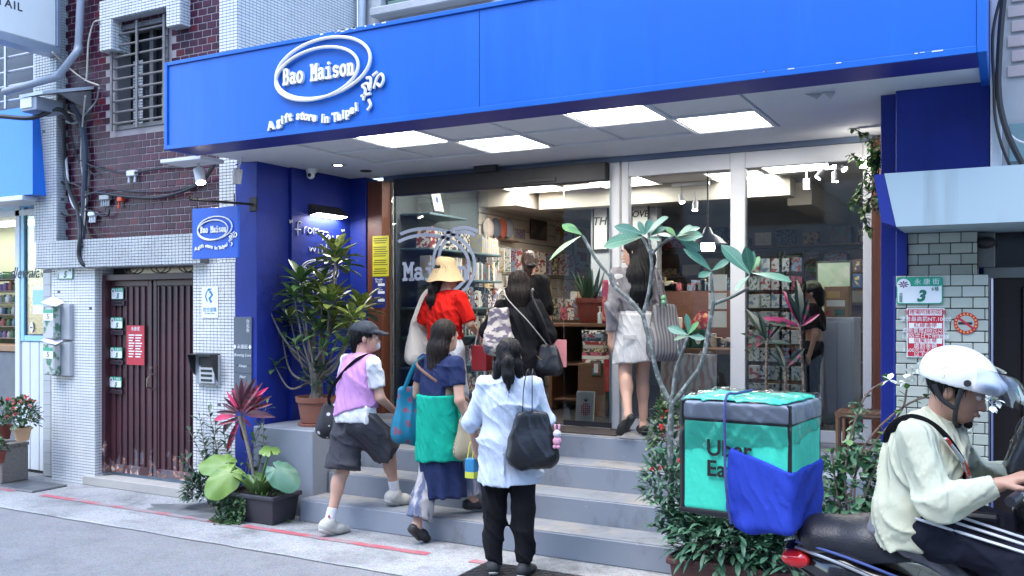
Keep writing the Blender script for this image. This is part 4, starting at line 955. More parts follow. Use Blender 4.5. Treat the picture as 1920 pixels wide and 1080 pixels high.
# hanging sign
hs = thing('hanging_sign', 'small square blue hanging sign with white ring logo on a black bracket', 'sign', P(403, 440, 5.42))
a = P(361, 392, 5.45); b = P(447, 483, 5.45)
MB().box((a.x, 5.445, b.z), (b.x, 5.465, a.z), .003).build('board', mat('hanging_sign_blue', '#0f55bd', .4, var=.08), hs)
logo(face_T(((a.x + b.x) / 2 - .0, 5.4445, (a.z + b.z) / 2 + .03)), .46, hs, letter, .008)
c = P(474, 383, 5.86); z = c.z; bm_ = mat('bracket_black', (.02, .02, .022), .5, .5)
mb = MB(); mb.tube([(c.x, 5.87, z), (c.x - .33, 5.46, z + .02), (a.x - .03, 5.45, z + .05)], .011, 8); mb.build('bracket_arm', bm_, hs, True)
MB().box((c.x - .045, 5.86, z - .06), (c.x + .045, 5.875, z + .06), .004).build('wall_plate', bm_, hs)
for x in (a.x + .05, b.x - .05): MB().tube([(x, 5.455, a.z - .003), (x, 5.455, z + .035)], .005, 6).build('hook', bm_, hs)
# grey direction plate on the pillar
t = thing('direction_plate', 'dark grey vertical plate with white lettering on the blue corner pillar', 'plate', P(457, 660, 5.86))
a = P(440, 594, 5.873); b = P(473, 745, 5.873); cx = (a.x + b.x) / 2
zz = [a.z, P(457, 655, 5.873).z, P(457, 686, 5.873).z, P(457, 700, 5.873).z, b.z]
for k in range(4): MB().box((a.x, 5.861, zz[k + 1] + .002), (b.x, 5.8735, zz[k] - .001), .002).build('panel', mat('plate_grey', (.10, .12, .15), .5, var=.1), t)
lettering([('台', b.x - .04, a.z - .04, .04), ('北', b.x - .04, a.z - .08, .04), ('市', b.x - .04, a.z - .12, .04), ('♦永康街♦', cx, zz[1] + .02, .042), ('Brewing Love', cx, zz[1] - .05, .036, 'CENTER', 0, .3), ('Always', cx, zz[2] + .0, .034, 'CENTER', 0, .3), ('Near', cx, zz[3] - .03, .034, 'CENTER', 0, .3)], face_T((0, 5.8603, 0)), white, t)
# ---------------------------------------------------------------- right neighbour
rn = thing('pale_tiled_house', 'pale green tiled house pier with light blue concrete canopy and dark door', 'house', (.3, 6, 0))
canopy = mix2('canopy_pale_blue', (.36, .46, .50), (.22, .27, .29), 1.2, .55, .85, .75, bump=.1, stretch=(6, 6, .5), detail=9)
CY = 5.3; cz1, cz0 = 2.455, 2.165
MB().add([(-.585, CY, cz1), (3, CY, cz1), (3, CY, cz0), (-.525, CY, cz0), (-.585, 6.2, cz1), (3, 6.2, cz1), (3, 6.2, cz0), (-.525, 6.2, cz0)], [(0, 1, 2, 3), (0, 4, 5, 1), (3, 2, 6, 7), (0, 3, 7, 4), (1, 5, 6, 2)]).build('canopy', canopy, rn)
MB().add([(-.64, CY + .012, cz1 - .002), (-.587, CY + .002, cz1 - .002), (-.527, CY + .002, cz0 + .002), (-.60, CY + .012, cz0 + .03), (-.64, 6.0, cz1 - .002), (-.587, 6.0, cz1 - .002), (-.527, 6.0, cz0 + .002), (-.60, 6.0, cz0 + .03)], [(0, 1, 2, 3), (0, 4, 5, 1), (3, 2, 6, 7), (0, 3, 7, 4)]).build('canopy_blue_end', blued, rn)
ptm = [mat('pale_green_tile_%d' % k, c, .35, var=.1, scale=12) for k, c in enumerate(((.42, .45, .38), (.38, .41, .36), (.46, .48, .42)))]
gd = mat('dark_joint', (.09, .09, .095), .9, var=.1)
def tilewall(x0, x1, z0, z1, Y, depth, parent):
    MB().box((x0, Y + .006, z0), (x1, Y + depth, z1)).build('pier', gd, parent)
    tm_ = [MB().box((-.054, -.004, -.0285), (.054, .006, .0285), .003).mesh('tile', m) for m in ptm]
    z = z1 - .0315; r_ = 0
    while z > z0 + .02:
        x = x0 + (.003 if r_ % 2 else -.055)
        while x < x1 - .005:
            a_, b_ = max(x, x0), min(x + .108, x1)
            if b_ - a_ > .105: link(random.choice(tm_), 'tile', parent, ((a_ + b_) / 2, Y + random.uniform(0, .0015), z))
            elif b_ - a_ > .012: MB().box((a_, Y - .004, z - .0285), (b_, Y + .006, z + .0285), .003).build('tile', random.choice(ptm), parent)
            x += .1125
        z -= .0625; r_ += 1
uz = P(1700, 517, 5.66).z
tilewall(P(1702, 480, 5.80).x, P(1832, 480, 5.80).x, uz - .1, cz0 - .001, 5.80, .35, rn)
tilewall(P(1680, 600, 5.62).x, P(1853, 600, 5.62).x, .1, uz, 5.62, .5, rn)
MB().box((-.574, 5.66, 0), (P(1680, 600, 5.62).x - .002, 5.768, uz + .0), .004).build('blue_pier_face', blued, rn)
dd = mat('dark_brown_door', (.022, .014, .014), .4, var=.15); dx0 = P(1853, 600, 5.62).x
MB().box((dx0 + .02, 5.95, 0), (2.5, 6.0, 1.9)).build('door', dd, rn)
MB().box((dx0 + .16, 5.93, .1), (dx0 + .8, 5.949, 1.85), .01).build('door_panel', dd, rn)
MB().box((dx0 - .03, 5.9, 1.9), (2.5, 6.02, 1.96), .005).build('door_frame', mat('door_frame_grey', (.2, .22, .22), .5), rn)
MB().box((dx0 - .06, 5.9, 1.961), (dx0 + .03, 6.02, cz0 - .003), .005).build('door_frame', mat('door_frame_grey', (.2, .22, .22), .5), rn)
MB().box((dx0 + .0, 5.97, 1.961), (2.5, 6.0, cz0 - .002)).build('transom', mat('transom_black', (.01, .011, .014), .15, var=0), rn)
MB().ball((dx0 - .02, 5.85, 2.1), (.06, .05, .035)).build('door_lamp', black, rn, True)
# wall above the canopy at the right
pinkt = mat('pink_grey_tile', (.36, .31, .32), .5, var=.15, scale=6)
ux0 = P(1885, 150, 5.9).x
MB().box((ux0 - .03, 5.92, cz1), (2.5, 6.1, 6)).build('upper_wall', mat('upper_grout', (.33, .34, .36), .9), rn)
for j in range(22):
    for i in range(9):
        z = cz1 + .5 + j * .085; x = ux0 + .03 + i * .235 - (j % 2) * .02
        if not (P(1900, 230, 5.9).z < z < P(1900, 165, 5.9).z): MB().box((x, 5.905, z), (x + .227, 5.921, z + .062), .003).build('tile', pinkt, rn)
MB().box((-.08, 5.6, cz1 + .002), (P(1882, 200, 5.7).x - .01, 6.1, 6), .004).build('white_reveal', mat('reveal_white', (.55, .58, .62), .6, var=.15), rn)
MB().box((P(1892, 150, 5.89).x, 5.89, cz1 + .1), (2, 5.904, cz1 + .32), .004).build('window_pane', mat('teal_pane', (.16, .25, .27), .3), rn)
for k, (dx, lab) in enumerate(((0, 'thick black cable hanging down the corner right of the blue sign'), (-14, 'thin black cable hanging down the white corner right of the blue sign'))):
    cablething([(1884 + dx * .3, -20, 5.55), (1876 + dx, 60, 5.55), (1872 + dx * .6, 160, 5.55), (1880 + dx, 220, 5.55), (1900 + dx * 1.5, 275, 5.55), (1930 + dx * 2, 330, 5.6)], .016 if k == 0 else .008, cable, lab)
cablething([(1890, 248, 5.6), (1905, 262, 5.6), (1925, 270, 5.6)], .007, mat('tape_white', (.6, .6, .6), .6), 'thin white wire beside the black cables at the right corner')
plate(1681, 520, 1768, 570, 5.612, 'green and white number 3 street plate on the pale tiled pier', '3', True)
t = thing('fine_notice', 'red and white notice of fines in Chinese on the pale tiled pier', 'notice', P(1735, 625, 5.61))
a = P(1700, 578, 5.612); b = P(1771, 671, 5.612); w, h, cx = b.x - a.x, a.z - b.z, (a.x + b.x) / 2
MB().box((a.x, 5.607, b.z), (b.x, 5.613, a.z)).build('sheet', white, t)
MB().box((a.x + .006, 5.6055, b.z + .006), (b.x - .006, 5.6068, a.z - .006)).build('red_field', red, t)
for f in (.085, .345, .655): MB().box((a.x + .012, 5.6045, a.z - h * (f + .06)), (b.x - .012, 5.6053, a.z - h * (f - .045))).build('white_strip', white, t)
lettering([('違者最高罰NT.10000', cx, a.z - h * .225, .029), ('處新臺幣300元以上', cx, a.z - h * .455, .028), ('600元以下罰600元以上', cx, a.z - h * .52, .018), ('1,200元以下的罰鍰', cx, a.z - h * .585, .03), ('處罰金額', cx, a.z - h * .775, .03), ('3,600元以上6,000元', cx, a.z - h * .86, .028), ('以下罰鍰', cx, a.z - h * .94, .03)], face_T((0, 5.605, 0)), white, t)
lettering([('禁煙場所請勿吸煙', cx, a.z - h * .09, .027), ('紅線違停', cx, a.z - h * .35, .03), ('拋棄菸蒂', cx, a.z - h * .66, .03)], face_T((0, 5.604, 0)), red, t)
c = P(1811, 606, 5.612); t = thing('no_smoking_sticker', 'round red no smoking sticker with yellow lettering on the pale tiled pier', 'sticker', c); T = face_T((c.x, 5.6125, c.z)); Rr = .06
def disc(r, z0, z1, m, n): MB(T).prism([(r * math.cos(k * .2618), r * math.sin(k * .2618)) for k in range(24)], z0, z1, 'Z').build(n, m, t)
disc(Rr, 0, .002, red, 'disc'); disc(Rr * .7, .002, .003, ptm[1], 'inner_disc')
MB(T).box((-.038, -.008, .003), (.032, .006, .0036)).build('cigarette', black, t)
MB(T @ Matrix.Rotation(R(-38), 4, 'Z')).box((-.05, -.006, .0037), (.05, .006, .0044)).build('slash', red, t)
mb = MB(T)
for k in range(18):
    an = k * .349; mb.prism([(.05 * math.cos(an + q) * s_ + 0, .05 * math.sin(an + q) * s_) for (q, s_) in ((-.07, .93), (.07, .93), (.07, 1.1), (-.07, 1.1))], .002, .0027, 'Z')
mb.build('yellow_lettering', mat('sticker_yellow', '#d8b44a', .5), t)
# globe lamp at the right of the glass
c = P(1618, 307, 6.9); t = thing('globe_lamp', 'small glowing globe lamp on a dark arm by the wood post', 'globe lamp', c)
MB().ball(c, .036, 20, 12).build('globe', emat('globe_glow', (1, .93, .84), 12), t, True)
MB().tube([(c.x + .03, c.y, c.z), (c.x + .2, c.y, c.z)], .028, 12).build('arm', black, t, True)
# houses across the lane (seen only as reflections in the glass)
op = thing('opposite_house', 'plain grey apartment house across the lane behind the viewer', 'house', (-2, -4.5, 0))
MB().box((-16, -7, 0), (14, -5.2, 8.5)).build('wall', mat('opposite_render', (.42, .41, .40), .9, var=.15, scale=1), op)
wd = mat('opposite_window', (.03, .035, .04), .1, var=0)
for i in range(9):
    for j in range(3): MB().box((-14 + i * 3, -5.199, .8 + j * 2.7), (-12.3 + i * 3, -5.15, 2.3 + j * 2.7), .02).build('window', wd, op)
# ---------------------------------------------------------------- inside the gift shop
IX = -5.25; IC = 3.06; wall_in = mat('interior_cream', (.5, .46, .40), .8, var=.05); wall_g = mat('interior_grey', (.48, .48, .48), .8, var=.06)
room = thing('shop_interior', 'shop room behind the glass with cream slat wall, pale ceiling and dark floor', 'shop room', (-3, 10, FZ))
MB().box((-5.6, GL + .1, IC), (-.1, 12.9, IC + .06)).build('ceiling', mat('interior_ceiling', (.55, .54, .52), .8, var=.03), room)
MB().box((IX - .1, GL + .1, FZ + .005), (IX - .02, 12.8, IC - .001)).build('wall', wall_in, room)
MB().box((-5.5, 12.6, FZ + .005), (-.12, 12.75, IC - .001)).build('wall', wall_g, room)
MB().box((-.3, GL + .1, FZ + .005), (-.16, 12.59, IC - .001)).build('wall', wall_g, room)
MB().box((IX - .018, GL + .12, FZ + .01), (IX, 8.85, IC - .002)).build('pegboard', mix2('pegboard_pale', (.36, .42, .42), (.1, .12, .12), 40, .1, .14, .6, tex='voronoi'), room)
MB().box((IX - .019, 8.86, FZ + .3), (IX - .012, 12.58, IC - .05)).build('slat_shadow_gap', mat('slat_gap', (.12, .1, .08), .8), room)
slm = mat('slat_cream', (.56, .49, .39), .6, var=.04); sl = MB().box((-.012, 0, 0), (.012, 3.7, .128), .003).mesh('slat', slm)
for k in range(17): link(sl, 'slat', room, (IX, 8.87, FZ + .32 + k * .137))
MB().box((IX - .017, 8.87, IC - .19), (-4.75, 12.58, IC - .002)).build('bulkhead', wall_in, room)
MB().box((-2.05, 9.9, IC - .24), (-1.8, 12.5, IC - .003)).build('ceiling_beam', wall_in, room)
MB().box((-4.7, 9.3, IC - .2), (-1.9, 9.55, IC - .004)).build('ceiling_beam', wall_in, room)
igl = emat('indoor_light_panel', (1, .95, .88), 5.4)
for k, (px, py, lab) in enumerate(((1495, 311, 'indoor ceiling light panel over the postcard racks'), (1405, 336, 'indoor ceiling light panel behind the middle white mullion'), (1165, 341, 'indoor ceiling light panel above the white door post'), (1300, 268, 'indoor ceiling light panel just inside the right glass pane'), (860, 318, 'indoor ceiling light panel just inside the sliding door'), (1000, 352, 'indoor ceiling light panel along the cream slat wall'))):
    c = G(px, py, IC - .02); t = thing('indoor_ceiling_light', lab, 'ceiling light', c, 'indoor light panels')
    MB().box((c.x - .3, c.y - .3, IC - .022), (c.x + .3, c.y + .3, IC - .012)).build('diffuser', igl, t)
    mb = MB()
    for q in ((-.33, -.33, -.3, .33), (.3, -.33, .33, .33), (-.3, -.33, .3, -.3), (-.3, .3, .3, .33)): mb.box((c.x + q[0], c.y + q[1], IC - .03), (c.x + q[2], c.y + q[3], IC - .003))
    mb.build('frame', lampf, t)
# left display shelves with rows of books and boxes
tealw = mat('shelf_teal', (.10, .17, .19), .5, var=.1)
GC = [mix2('goods_%d' % k, c, ('#e6e0d4', '#8d2f2a', '#c9b27a', '#5d7a86', '#2b2b33')[k % 5], 22 + 5 * (k % 4), .5, .56, .5, detail=2) for k, c in enumerate(('#8d2f2a', '#c9c2b4', '#3c4a5c', '#1f2e3c', '#b08d5c', '#d9d4ca', '#56716d', '#a9a9b2', '#6b4a3a', '#c4606a', '#24242a', '#7d94a8', '#cfae8a'))]; CARD = [mix2('card_print_%d' % k, (.62, .61, .58), c, 26 + 6 * k, .54, .58, .6, detail=1) for k, c in enumerate(('#7d94a8', '#a9544e', '#5f7f62', '#39405a', '#b89a5e'))]
sh = thing('display_shelves', 'teal wall shelves of books and gift boxes behind the sliding glass door', 'shelves', (-5.05, 8, FZ))
SHZ = [2.66, 2.32, 2.03, 1.74, 1.45, 1.15, .86]
for k, z in enumerate(SHZ):
    MB().box((IX + .002, 7.36, z - .022), (-4.9, 8.05 if k == 0 else 8.8, z), .004).build('shelf', tealw, sh)
rnd = random.Random(11)
rowname = ['top', 'second', 'third', 'fourth', 'fifth', 'sixth', 'lowest']
for k, z in enumerate(SHZ[1:], 1):
    y = 7.40
    while y < 8.72:
        if k == 1 and 7.5 < y < 8.4: y = 8.4
        w = rnd.uniform(.018, .045); h = rnd.uniform(.13, .22); dpt = rnd.uniform(.12, .17)
        lean = rnd.choice((0, 0, 0, .12)); m = GC[rnd.choice((0, 1, 2, 3, 5, 6, 7, 8, 10, 11))] if k > 1 else GC[0 if y < 7.6 else 7]
        mb = MB(); x1 = -4.92; mb.box((x1 - dpt, y, z + .001), (x1, y + w, z + h), .002); mb.box((x1 - dpt + .004, y + .003, z + h - .001), (x1 - .004, y + w - .003, z + h + .001))
        mb.build('book', m, None, label='thin book or card set on the %s teal shelf behind the sliding glass door' % rowname[k], cat='book', group='books on the teal shelves')
        y += w + .004
pat = mix2('patterned_box', '#15131a', '#cdbfa4', 18, .30, .34, .5, tex='voronoi')
for k, (px, lab) in enumerate(((795, 'first dark box with cream flower pattern on the teal shelf'), (815, 'middle dark box with cream flower pattern on the teal shelf'), (836, 'last dark box with cream flower pattern on the teal shelf'))):
    y = 7.62 + k * .23; t = thing('patterned_box', lab, 'gift box', (-4.98, y, 2.32), 'patterned boxes')
    MB().box((-5.12, y - .095, 2.321), (-4.94, y + .095, 2.51), .003).build('box', GC[10], t)
    T = face_T((-4.939, y, 2.415), (0, 1, 0)); cr_ = mat('pattern_cream', '#d6c7a8', .6, var=0)
    for q in range(4):
        a_ = q * math.pi / 2; MB(T).prism([(.03 * math.cos(a_) + .022 * math.cos(j * .7), .03 * math.sin(a_) + .022 * math.sin(j * .7)) for j in range(9)], 0, .001, 'Z').build('petal', cr_, t)
    for (sx, sy) in ((-1, -1), (1, -1), (1, 1), (-1, 1)): MB(T).box((sx * .088 - (.03 if sx > 0 else 0), sy * .088 - (.03 if sy > 0 else 0), 0), (sx * .088 + (.03 if sx < 0 else 0), sy * .088 + (.03 if sy < 0 else 0), .001)).build('corner_print', cr_, t)
def frame_on(name, label, cat, T, w, h, fm, pm_, art=None, b=.02):
    t = thing(name, label, cat, T.translation)
    MB(T).box((-w / 2, -h / 2, 0), (w / 2, h / 2, .015), .003).build('backing', fm, t)
    MB(T).box((-w / 2 + b, -h / 2 + b, .015), (w / 2 - b, h / 2 - b, .017)).build('sheet', pm_, t)
    for q in art or []: MB(T).box((q[0] * w, q[1] * h, .0175), (q[2] * w, q[3] * h, .0185)).build('print', q[4], t)
    return t
wood = mat('frame_wood_brown', (.10, .045, .025), .45, var=.2); paper = mat('paper_white', (.62, .61, .58), .7, var=.03); artg = mat('art_green', '#35563f', .6); artr = mat('art_red', '#96433a', .6); arty = mat('art_ochre', '#b08a3a', .6); artb = mat('art_blue', '#35507c', .6)
frame_on('picture_frame', 'small black framed print leaning on the top teal shelf', 'picture frame', face_T((-5.0, 7.62, 2.80), (0, 1, 0), (-.25, 0, 1)), .2, .26, black, paper, [(-.15, -.1, .1, .15, artb)])
def on_slat(x0, y0, x1, y1): a, b = PX(x0, y0, IX + .02), PX(x1, y1, IX + .02); return face_T(((a.x), (a.y + b.y) / 2, (a.z + b.z) / 2), (0, 1, 0)), abs(b.y - a.y), abs(a.z - b.z)
T, w, h = on_slat(993, 410, 1024, 452); frame_on('picture_frame', 'dark wood framed photograph on the cream slat wall', 'picture frame', T, w, h, wood, mix2('photo_dark', (.08, .07, .06), (.2, .15, .12), 6))
T, w, h = on_slat(963, 427, 983, 450); frame_on('picture_frame', 'small grey card print hung on the cream slat wall', 'picture', T, w, h, GC[7], GC[11], None, .01)
T, w, h = on_slat(1040, 415, 1062, 455); frame_on('picture_frame', 'cream card print hung on the far end of the slat wall', 'picture', T, w, h, paper, GC[1], [(-.2, -.2, .2, .2, arty)], .01)
T, w, h = on_slat(1073, 410, 1104, 500); frame_on('picture_frame', 'tall green framed poster at the far end of the slat wall', 'poster', T, w, h, artg, paper, [(-.3, -.1, .3, .3, arty), (-.3, -.4, .3, -.2, artr)], .02)
for k, (px, c, lab) in enumerate(((916, '#b9aca0', 'cream'), (930, '#59606c', 'grey'), (942, '#a4563f', 'rust'), (953, '#8d9097', 'pale grey'))):
    p = PX(px, 428, IX + .05); MB().ball(p, (.035, .12, .12)).build('round_cushion', mat('cushion_' + lab, c, .9, var=.1), None, True, lab + ' round smiling cushion on the slat wall ledge', 'cushion', 'round cushions')
p0, p1 = PX(908, 443, IX + .04), PX(962, 446, IX + .04); MB().box((IX + .014, p0.y, p0.z - .03), (IX + .12, p1.y, p0.z - .012)).build('ledge', wood, room)
# hanging packets on the slat wall
for r_, (y0, y1, n0) in enumerate(((462, 508, 17), (545, 592, 17), (600, 640, 13), (648, 690, 12))):
    for k in range(n0):
        px = 906 + k * 11; a = PX(px, y0 + (px - 906) * .1, IX + .1); b = PX(px, y1 + (px - 906) * .06, IX + .1); y = a.y
        mb = MB(); mb.box((IX + .03, y - .006, b.z), (IX + .03 + .12, y + .012, a.z), .002); mb.tube([(IX + .01, y, a.z + .012), (IX + .15, y, a.z + .012)], .003, 4)
        mb.build('hanging_packet', random.choice(CARD + [GC[11], GC[1], GC[2]]), None, label='thin stationery packet on a hook, %s row of the cream slat wall' % ('top', 'second', 'third', 'lowest')[r_], cat='packet', group='packets on the slat wall')
# wooden display table with cards, plant and books
cw = mat('counter_wood_brown', (.13, .06, .03), .4, var=.25, scale=3, stretch=(1, 8, 8))
tb = thing('display_table', 'brown wooden display table behind the sliding glass door by the door post', 'table', P(1090, 800, 8.4))
x0, x1 = P(1030, 600, 8.2).x, P(1178, 600, 8.2).x; tz = P(1090, 606, 8.2).z
MB().box((x0, 8.12, tz - .035), (x1, 8.95, tz), .005).build('top', cw, tb)
for x in (x0 + .01, (x0 + x1) / 2 - .02, x1 - .05): MB().box((x, 8.16, FZ + .005), (x + .04, 8.92, tz - .036), .004).build('side_panel', cw, tb)
for z in (tz - .4, FZ + .12): MB().box((x0 + .051, 8.2, z - .02), (x1 - .051, 8.9, z), .003).build('shelf', cw, tb)
MB().box((x0 + .05, 8.86, FZ + .125), (x1 - .05, 8.88, tz - .04)).build('back_panel', cw, tb)
for j in range(3):
    MB().box((x0 + .03, 8.62 - j * .12, tz + .001), (x0 + .62, 8.72 - j * .12, tz + .28 - j * .085), .004).build('card_tier', cw, tb)
    for k in range(7):
        x = x0 + .05 + k * .08; MB().box((x, 8.595 - j * .12, tz + .20 - j * .085), (x + .068, 8.605 - j * .12, tz + .32 - j * .085)).build('postcard', random.choice((GC[5], GC[1], GC[9], GC[6], GC[12], GC[11])), None, label='small postcard standing in the %s tier on the wooden display table' % ('back', 'middle', 'front')[j], cat='postcard', group='postcards on the table tiers')
c = P(1105, 606, 8.3); t = thing('snake_plant', 'snake plant in a red brown pot on the wooden display table', 'potted plant', c)
MB().lathe([(.09, .001), (.1, .02), (.125, .2), (.14, .2), (.14, .25), (.125, .25), (.12, .2)], (c.x, c.y, tz), 24).build('pot', mat('pot_red_brown', '#6e2f25', .5, var=.1), t, True)
for k in range(13):
    a_ = k * 2.4; d = (math.cos(a_) * .35, math.sin(a_) * .35, 1); MB().leaf((c.x + math.cos(a_) * .04, c.y + math.sin(a_) * .04, tz + .2), d, random.uniform(.3, .52), .055, .25, .5, 6, up=(math.cos(a_), math.sin(a_), .2), tip=.3).build('leaf', leafd, t, True, norm=False)
c = P(1125, 600, 8.16); MB().lathe([(.025, 0), (.025, .1), (.01, .11), (.01, .15), (.02, .155), (.02, .165)], (c.x, c.y, tz + .001), 14).build('pump_bottle', mat('bottle_clear', (.6, .62, .62), .2), None, True, 'clear pump bottle on the wooden display table beside the snake plant', 'bottle')
c = P(1140, 545, 8.2); MB().box((c.x - .05, 8.15, tz + .001), (c.x + .06, 8.2, tz + .42), .02).build('cloth_pouch', mix2('pink_floral', '#b83a5c', '#d8a06a', 22, .5, .6, .8), None, label='pink floral cloth pouch hanging beside the white door post', cat='pouch')
for k in range(9):
    c = P(1122, 672 - k * 7, 8.0); MB().box((c.x - .12 + random.uniform(-.012, .012), 7.9, FZ + .5 + k * .034), (c.x + .1 + random.uniform(-.012, .012), 8.08, FZ + .532 + k * .034), .003).build('stacked_book', GC[(0, 5, 9, 2, 7, 0, 3, 11, 10)[k]], None, label='book in the stack on the low stand by the door post', cat='book', group='stacked books')
c = P(1122, 690, 8.0); MB().box((c.x - .15, 7.86, FZ + .005), (c.x + .13, 8.1, FZ + .498), .004).build('low_stand', cw, None, label='low brown stand under the stack of books', cat='stand')
# prints near the glass
t = frame_on('pineapple_print', 'white card with a red pineapple print leaning inside the glass door', 'print', face_T(P(1098, 762, 7.25), (1, 0, 0), (0, .12, 1)), .17, .26, paper, paper, None, .005)
T = face_T(P(1098, 762, 7.228), (1, 0, 0), (0, .12, 1)); pr_ = mat('pineapple_red', '#a3303a', .6)
mb = MB(T)
for i in range(5):
    for j in range(6):
        if abs(i - 2) <= (2 if 0 < j < 5 else 1): mb.prism([(-.035 + i * .0175 + .008 * math.cos(q), -.07 + j * .018 + .009 * math.sin(q)) for q in (0, 1.57, 3.14, 4.71)], 0, .001, 'Z')
mb.build('fruit_scales', pr_, t)
mb = MB(T)
for q in range(5): mb.prism([(-.006, .04), (.006, .04), ((q - 2) * .018, .085 - abs(q - 2) * .008)], .0011 + q * .0003, .0013 + q * .0003, 'Z')
mb.build('fruit_crown', mat('crown_teal', '#1f4a50', .6), t)
c = P(1128, 690, 7.9); frame_on('green_card', 'small green illustrated card on the front of the low stand', 'card', face_T((c.x - .03, 7.855, P(1112, 690, 7.85).z)), .1, .14, artg, GC[6], [(-.2, -.3, .2, .3, paper)], .01)
c = P(1137, 700, 7.85); MB().box((c.x - .02, 7.852, c.z - .17), (c.x + .04, 7.858, c.z + .13)).build('red_banner', mat('banner_red', '#a81f22', .6), None, label='narrow red banner hanging beside the low stand', cat='banner')
# counter on the right half
ct = thing('shop_counter', 'dark wooden counter with red brown back board behind the right glass pane', 'counter', P(1275, 800, 8.2))
xa, xb = P(1180, 600, 8.2).x, P(1372, 600, 8.2).x; cz = P(1290, 652, 8.2).z
MB().box((xa, 8.0, cz - .05), (xb + .03, 8.6, cz), .005).build('top', cw, ct)
MB().box((xa + .02, 8.06, FZ + .005), (xb, 8.58, cz - .051)).build('front', mat('counter_black', (.02, .018, .018), .5), ct)
MB().box((xa, 8.61, cz - .3), (xb + .03, 8.65, P(1290, 546, 8.6).z), .004).build('back_board', mat('back_board_red_brown', (.17, .065, .035), .45, var=.2, stretch=(1, 8, 8)), ct)
def on_counter(px, w, h, d, m, name, label, cat, dy=0, zoff=0):
    c = P(px, 640, 8.2); return MB().box((c.x - w / 2, 8.15 + dy, cz + .001 + zoff), (c.x + w / 2, 8.15 + dy + d, cz + h + zoff), .006).build(name, m, None, label=label, cat=cat)
gbox = mat('tin_green', '#1d4a3c', .4, var=.1)
for k, px in enumerate((1256, 1284, 1312)):
    tin = on_counter(px, .125, .17, .12, gbox if k else GC[9], 'gift_tin', ('pink illustrated gift tin at the left end of the counter boxes', 'green illustrated gift tin in the middle of the counter boxes', 'green illustrated gift tin under the red pouches')[k], 'gift tin')
    c = P(px, 640, 8.2); MB(face_T((c.x, 8.149, cz + .085))).prism([(.028 * math.cos(q * .6), .05 * math.sin(q * .6)) for q in range(11)], 0, .001, 'Z').build('tin_label', paper, tin)
    if k < 1: [on_counter(px - 14 + q * 26, .09, .11, .1, GC[(1, 5)[q]], 'card_box', ('cream card box on the pink tin', 'white card box beside the cream one on the tins')[q], 'box', 0, .172) for q in range(2)]
redc = mix2('red_floral_cloth', '#a8262c', '#d69a72', 26, .52, .6, .85)
for (px, r_, zo, lab) in ((1316, .075, .25, 'large red floral drawstring pouch on the gift tins'), (1304, .05, .22, 'small pink red pouch below the large pouch'), (1288, .04, .21, 'small round red purse on the gift tins')):
    c = P(px, 640, 8.2); MB().lathe([(r_ * .7, -r_), (r_ * 1.0, -r_ * .6), (r_ * 1.02, .0), (r_ * .8, r_ * .7), (r_ * .45, r_ * .95), (r_ * .55, r_ * 1.2), (r_ * .4, r_ * 1.2)], (c.x, 8.21, cz + .0 + zo), 18, (1, .7)).build('cloth_pouch', redc, None, True, lab, 'pouch')
c = P(1340, 590, 8.3)
for k in range(3):
    z = P(1345, 530 + k * 34, 8.2).z; MB().box((P(1333, 530, 8.2).x, 8.12, z - .075), (P(1366, 530, 8.2).x, 8.14, z + .07), .003).build('card_sheet', paper, None, label='white illustrated card sheet hanging on the %s hook at the counter end' % ('upper', 'middle', 'lower')[k], cat='card')
frame_on('large_canvas', 'large white canvas with faint pink drawing leaning inside the glass', 'canvas', face_T(P(1290, 735, 7.4), (1, 0, 0), (0, .1, 1)), .48, .64, paper, mix2('faint_pink_drawing', (.6, .58, .56), (.5, .32, .28), 5, .55, .62, .7, tex='wave', detail=9), None, .006)
# pale panel with lettered posters
MB().box((P(1108, 500, 9.6).x, 9.6, FZ + .005), (P(1232, 500, 9.6).x, 9.75, IC - .21)).build('partition', mat('partition_pale', (.4, .41, .43), .7), room)
for (x0, y0, x1, y1, lab, lines) in ((1112, 378, 1142, 470, 'black framed poster reading THE in slanted capitals behind the entrance', [('THE', .02, .05, .13, 'CENTER', .002, .2)]), (1184, 375, 1218, 470, 'black framed poster with slanted capitals behind the right glass pane', [('OVE', 0, .12, .1, 'CENTER', .002, .2), ('OTH', 0, -.08, .1, 'CENTER', .002, .2)])):
    a, b = P(x0, y0, 9.58), P(x1, y1, 9.58); T = face_T(((a.x + b.x) / 2, 9.58, (a.z + b.z) / 2)); t = frame_on('framed_poster', lab, 'poster', T, b.x - a.x, a.z - b.z, black, paper); lettering(lines, T @ Matrix.Translation((0, 0, .018)), black, t)
